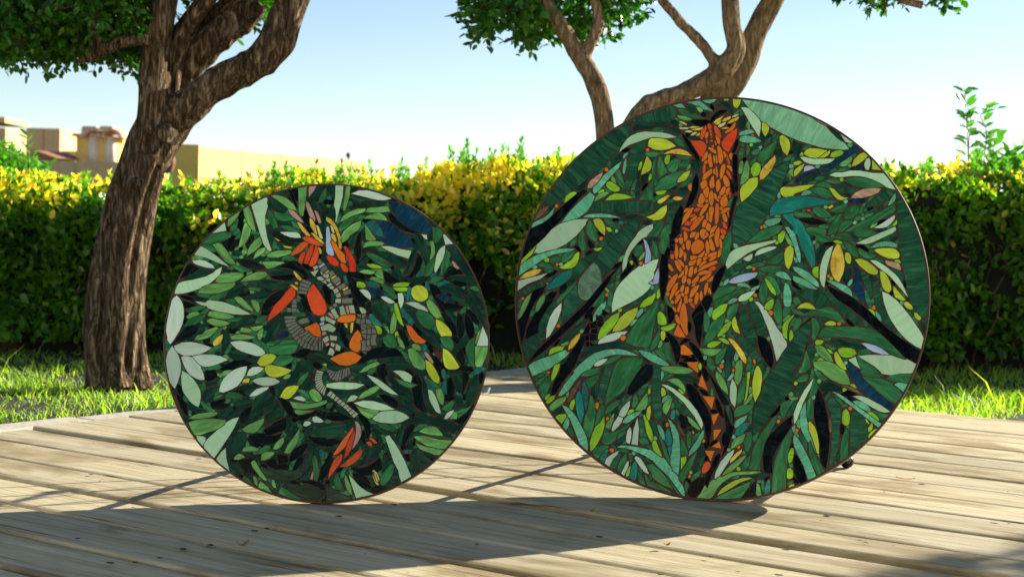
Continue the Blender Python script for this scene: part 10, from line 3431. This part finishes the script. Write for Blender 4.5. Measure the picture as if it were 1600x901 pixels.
# added unseen wall behind the camera, bounces sunlight onto the mosaic faces
gw = link('bounce_wall', None, None, (0, -1.9, 0)); tag(gw, 'added unseen cream wall behind the camera that bounces sun onto the mosaics', 'wall')
m_ = MB(); m_.box((-4.2, -.2, -.05), (5.2, 0, 1.62))
link('bounce_wall_face', m_.mesh('bounce_wall_face', [simple('bounce_wall_cream', (232, 220, 196), .9, 0, 8, .06, .2)]), gw)
m_ = MB(); m_.box((-4.25, -.25, 1.62), (5.25, .05, 1.68), ch=.01)
link('bounce_wall_cap', m_.mesh('bounce_wall_cap', [M['tile']]), gw)

# ---------------------------------------------------------------- far walls and roofs
def block_wall(name, label, A, B_, z_top, z_bot, th, bw, bh, first=None, gapm=.008):
    """coursed wall of separate blocks from A to B"""
    A, B_ = Vector(A), Vector(B_)
    d = (B_ - A); L = d.length; d.normalize()
    ang = math.atan2(d.y, d.x)
    root = link(name, None, None, (A.x, A.y, z_bot)); root.rotation_euler = (0, 0, ang)
    tag(root, label, 'wall')
    bk = MB(); bk.box((.004, .012, 0), (L - .004, th - .012, z_top - z_bot - .012))
    link('mortar', bk.mesh('mortar', [M['joint']]), root)
    z = z_top - z_bot; r = 0
    shared = {}
    while z > .02:
        h = min(bh, z); x = 0; off = 0 if r % 2 == 0 else bw * .5
        while x < L - .01:
            w = min((bw - off) if x == 0 and off else bw, L - x)
            key = (round(w, 3), round(h, 3))
            if key not in shared:
                m_ = MB(); m_.box((gapm / 2, 0, gapm / 2), (w - gapm / 2, th, h - gapm / 2), ch=.006)
                shared[key] = m_.mesh('block', [M['wall']])
            link('block', shared[key], root, (x, RNG.uniform(-.003, .003), z - h))
            x += w
        z -= h; r += 1
    return root

a = at(311, 229, 12.0); b2 = at(562, 253.5, 14.2)
block_wall('block_wall', 'sandy block wall receding behind the hedge right of the gnarled trunk', (a.x, a.y, 0), (b2.x + .05, b2.y + .1, 0), a.z, -.05, .19, .57, .245)
gx = MB(); gx.box((-.02, -.06, 0), (.2, .0, a.z + .012 + .05), ch=.004)
wp = link('gate_pier', gx.mesh('gate_pier', [M['plaster']]), None, (at(273, 229, 12.0).x, 12.0, -.05))
tag(wp, 'ochre plastered pier at the near end of the sandy block wall', 'pier')
# low long wall on the left
a = at(48, 249, 16.0); b2 = at(196, 251, 16.0)
block_wall('boundary_wall', 'shaded tan boundary wall in front of the roofs, left of the gnarled trunk', (a.x - 1.1, 16.0, 0), (b2.x + .4, 16.0, 0), a.z, -.05, .2, .78, .6)
# parapet blocks of the houses
def house(name, label, parts, Y):
    root = link(name, None, None, (0, Y, 0)); tag(root, label, 'house')
    for nm, mat, lo, hi, ch in parts:
        m_ = MB(); m_.box(lo, hi, ch=ch)
        link(nm, m_.mesh(nm, [mat]), root, (0, -Y, 0))
    return root
def bx(x0, y0, x1, y1, Y, dep):
    p, q = at(x0, y1, Y), at(x1, y0, Y)
    return (p.x, Y, p.z), (q.x, Y + dep, q.z)
l1, h1 = bx(40, 201, 94, 300, 22, 3.2)
l2, h2 = bx(94.2, 236, 122, 300, 22.01, 3.0)
l3, h3 = bx(67, 201.5, 67.8, 236, 21.985, .01)
house('flat_roofed_house', 'tan flat-roofed house with stepped parapet left of the chimneys', [('parapet', M['wall'], l1, h1, .01), ('lower_parapet', M['wall'], l2, h2, .01), ('joint', M['joint'], l3, h3, 0)], 22)
l1, h1 = bx(-60, 200, 9, 300, 23, 2.5)
l2, h2 = bx(-60, 183, 8, 190, 30, 1.5)
hh = house('corner_house', 'tan house parapet at the far left edge above the broad-leaved shrub', [('parapet', M['wall'], l1, h1, .01)], 23)
hs = house('distant_house', 'pale roof slab of a distant house at the far left edge', [('roof_slab', M['wall'], l2, h2, .01)], 30)
p = [at(9, 201, 23), at(38, 225, 29), at(38, 300, 29), at(9, 300, 23)]
m_ = MB(); m_.add([tuple(q) for q in p] + [(q.x - .2, q.y + .1, q.z) for q in p], [(0, 3, 2, 1), (4, 5, 6, 7), (0, 1, 5, 4), (1, 2, 6, 5), (2, 3, 7, 6), (3, 0, 4, 7)])
link('side_parapet', m_.mesh('side_parapet', [M['wall']]), hh, (0, -23, 0))
# red-brown roof slope
m_ = MB()
q = [at(48, 236, 19), at(56, 235, 19), at(90, 247.5, 19), at(48, 250, 19)]
m_.add([tuple(v) for v in q] + [(v.x, v.y + 1.5, v.z + .03) for v in q], [(0, 3, 2, 1), (4, 5, 6, 7), (0, 1, 5, 4), (1, 2, 6, 5), (2, 3, 7, 6), (3, 0, 4, 7)])
rf = link('tiled_roof', m_.mesh('tiled_roof', [M['roof']])); tag(rf, 'low red-brown tiled roof slope behind the boundary wall', 'roof')

def chimney(px0, px1, label):
    Y = 20.0
    root = link('chimney', None, None, at((px0 + px1) / 2, 250, Y)); tag(root, label, 'chimney', 'chimneys above the boundary wall')
    bpy.context.view_layer.update()
    sc = Y / F_PX
    w = (px1 - px0) * sc
    x0 = at(px0, 250, Y).x
    zt, zb = at(px0, 213, Y).z, at(px0, 262, Y).z
    m_ = MB(); m_.box((x0, Y, zb), (x0 + w * .62, Y + .5, zt), ch=.01)
    place(link('stack', m_.mesh('stack', [M['plaster']])), root)
    m_ = MB(); cx = x0 + w * .62 + .075; m_.tube([(cx, Y + .02, zb), (cx, Y + .02, (zt + zb) / 2), (cx, Y + .02, zt)], .075, 16)
    place(link('clay_pipe', m_.mesh('clay_pipe', [M['cream']], True)), root)
    m_ = MB(); m_.box((x0 + w * .62 + .15, Y + .02, zb), (x0 + w + .02, Y + .5, zt), ch=.01)
    place(link('stack_side', m_.mesh('stack_side', [M['plaster']])), root)
    # slab of roof tiles with one barrel tile
    m_ = MB(); m_.box((x0 - .05, Y - .05, zt), (x0 + w * .6, Y + .5, zt + .04), ch=.015)
    m_.box((x0 + w * .15, Y + .1, zt + .04), (x0 + w * 1.02, Y + .5, zt + .14), ch=.02)
    place(link('cap', m_.mesh('cap', [M['tile']])), root)
    m_ = MB(); v, f = [], []
    for i in range(11):
        t = math.pi * i / 10
        for r_, yy in ((.16, -.1), (.12, -.1), (.16, .4), (.12, .4)):
            v.append((cx + .02 - r_ * math.cos(t), Y + yy, zt - .03 + r_ * .85 * math.sin(t)))
    for i in range(10):
        a_ = i * 4
        for (p_, q_) in ((0, 1), (1, 3), (3, 2), (2, 0)):
            f.append((a_ + p_, a_ + q_, a_ + 4 + q_, a_ + 4 + p_))
    f += [(0, 2, 3, 1), (40, 41, 43, 42)]
    m_.add(v, f)
    place(link('barrel_tile', m_.mesh('barrel_tile', [M['tile']], True)), root)
chimney(119, 147, 'left one of two ochre chimneys with a cream pipe and arched tile cap')
chimney(147, 172, 'right one of two ochre chimneys, half behind the gnarled trunk')

am = MB(); p = at(545, 262, 15.5); q = at(544, 238, 15.5)
am.tube([p, q], .009, 8); am.box((q.x - .018, 15.48, q.z - .05), (q.x + .018, 15.52, q.z - .012))
ao = link('antenna', am.mesh('antenna', [M['iron']])); tag(ao, 'small dark antenna mast above the end of the sandy wall', 'antenna')
tm_ = MB(); c = at(266, 252, 11.6)
tm_.tube(spline([(c.x - .03, 11.6, c.z - .05), (c.x, 11.55, c.z), (c.x + .015, 11.5, c.z + .05)], 4), lerp_list([.055, .05, .03], 4), 12)
tag(link('clay_spout', tm_.mesh('clay_spout', [M['roof']], True)), 'round orange clay spout beside the ochre pier', 'spout')

# stone at the foot of the hedge
m_ = MB(); m_.sphere((0, 0, 0), .07, 14, 9, sq=(1.1, .8, .75))
me = m_.mesh('stone', [simple('dark_brown_stone', (74, 54, 38), .9, 0, 24, .4, .6)], True)
for v in me.vertices: v.co *= 1 + .12 * math.sin(v.co.x * 70 + v.co.z * 50) + .06 * math.sin(v.co.y * 90)
pt = at(2, 560, 5.9)
tag(link('stone', me, None, (pt.x, 5.9, 0.0)), 'dark brown stone at the foot of the hedge, left edge', 'stone')

# ---------------------------------------------------------------- small things on the deck
def curled(name, label, cat, px, py, L, w, mat, rot, curl):
    c = on_ground(px, py)
    m_ = MB(); n = 8; v, f = [], []
    for i in range(n + 1):
        t = i / n
        x = (t - .5) * L; z = .0015 + curl * (2 * t - 1) ** 2
        ww = w * math.sin(math.pi * (.08 + .84 * t)) * .5
        v += [(x, -ww, z + .001), (x, 0, z), (x, ww, z + .0015), (x, ww, z + .0021), (x, 0, z + .0006), (x, -ww, z + .0016)]
    for i in range(n):
        a_ = i * 6
        for j in range(6):
            f.append((a_ + j, a_ + (j + 1) % 6, a_ + 6 + (j + 1) % 6, a_ + 6 + j))
    f += [tuple(range(6))[::-1], tuple(n * 6 + j for j in range(6))]
    m_.add(v, f)
    o = link(name, m_.mesh(name, [mat], True), None, (c.x, c.y, .001)); o.rotation_euler = (0, 0, rot)
    tag(o, label, cat)
curled('dry_leaf', 'curled tan dry leaf in the shade in front of the smaller mosaic', 'leaf', 379, 855, .022, .014, M['dry'], .6, .008)
curled('fallen_petal', 'small orange petal lying in sun in front of the larger mosaic', 'petal', 1042, 854, .012, .009, M['petal'], .2, .004)
curled('dry_leaf', 'thin brown dry leaf on the sunlit planks right of the larger mosaic', 'leaf', 1415, 750, .04, .009, M['dry'], -.35, .003)
curled('dry_leaf', 'small pale leaf scrap between planks under the larger mosaic shadow', 'leaf', 925, 801, .014, .006, M['dry'], .9, .004)
wb = MB(); p = on_ground(752, 616)
wb.tube(spline([(p.x - .014, p.y, .004), (p.x + .004, p.y - .01, .004), (p.x + .018, p.y, .006), (p.x + .024, p.y, .02)], 5), .0028, 8)
tag(link('white_hook', wb.mesh('white_hook', [M['whiteplastic']], True)), 'small white plastic hook lying beside the smaller mosaic on the planks', 'hook')
sb = MB()
for _ in range(35):
    px, py = RNG.uniform(0, 1600), RNG.uniform(690, 895)
    c = on_ground(px, py); a_ = RNG.uniform(0, 3.14); L = RNG.uniform(.004, .014)
    sb.tube([(c.x, c.y, .0018), (c.x + L * .5 * math.cos(a_), c.y + L * .5 * math.sin(a_), .0028), (c.x + L * math.cos(a_ + .3), c.y + L * math.sin(a_ + .3), .0016)], .0005, 4)
tag(link('straw_bits', sb.mesh('straw_bits', [M['dry']])), 'scattered dry straw bits on the deck planks', 'straw', kind='stuff')
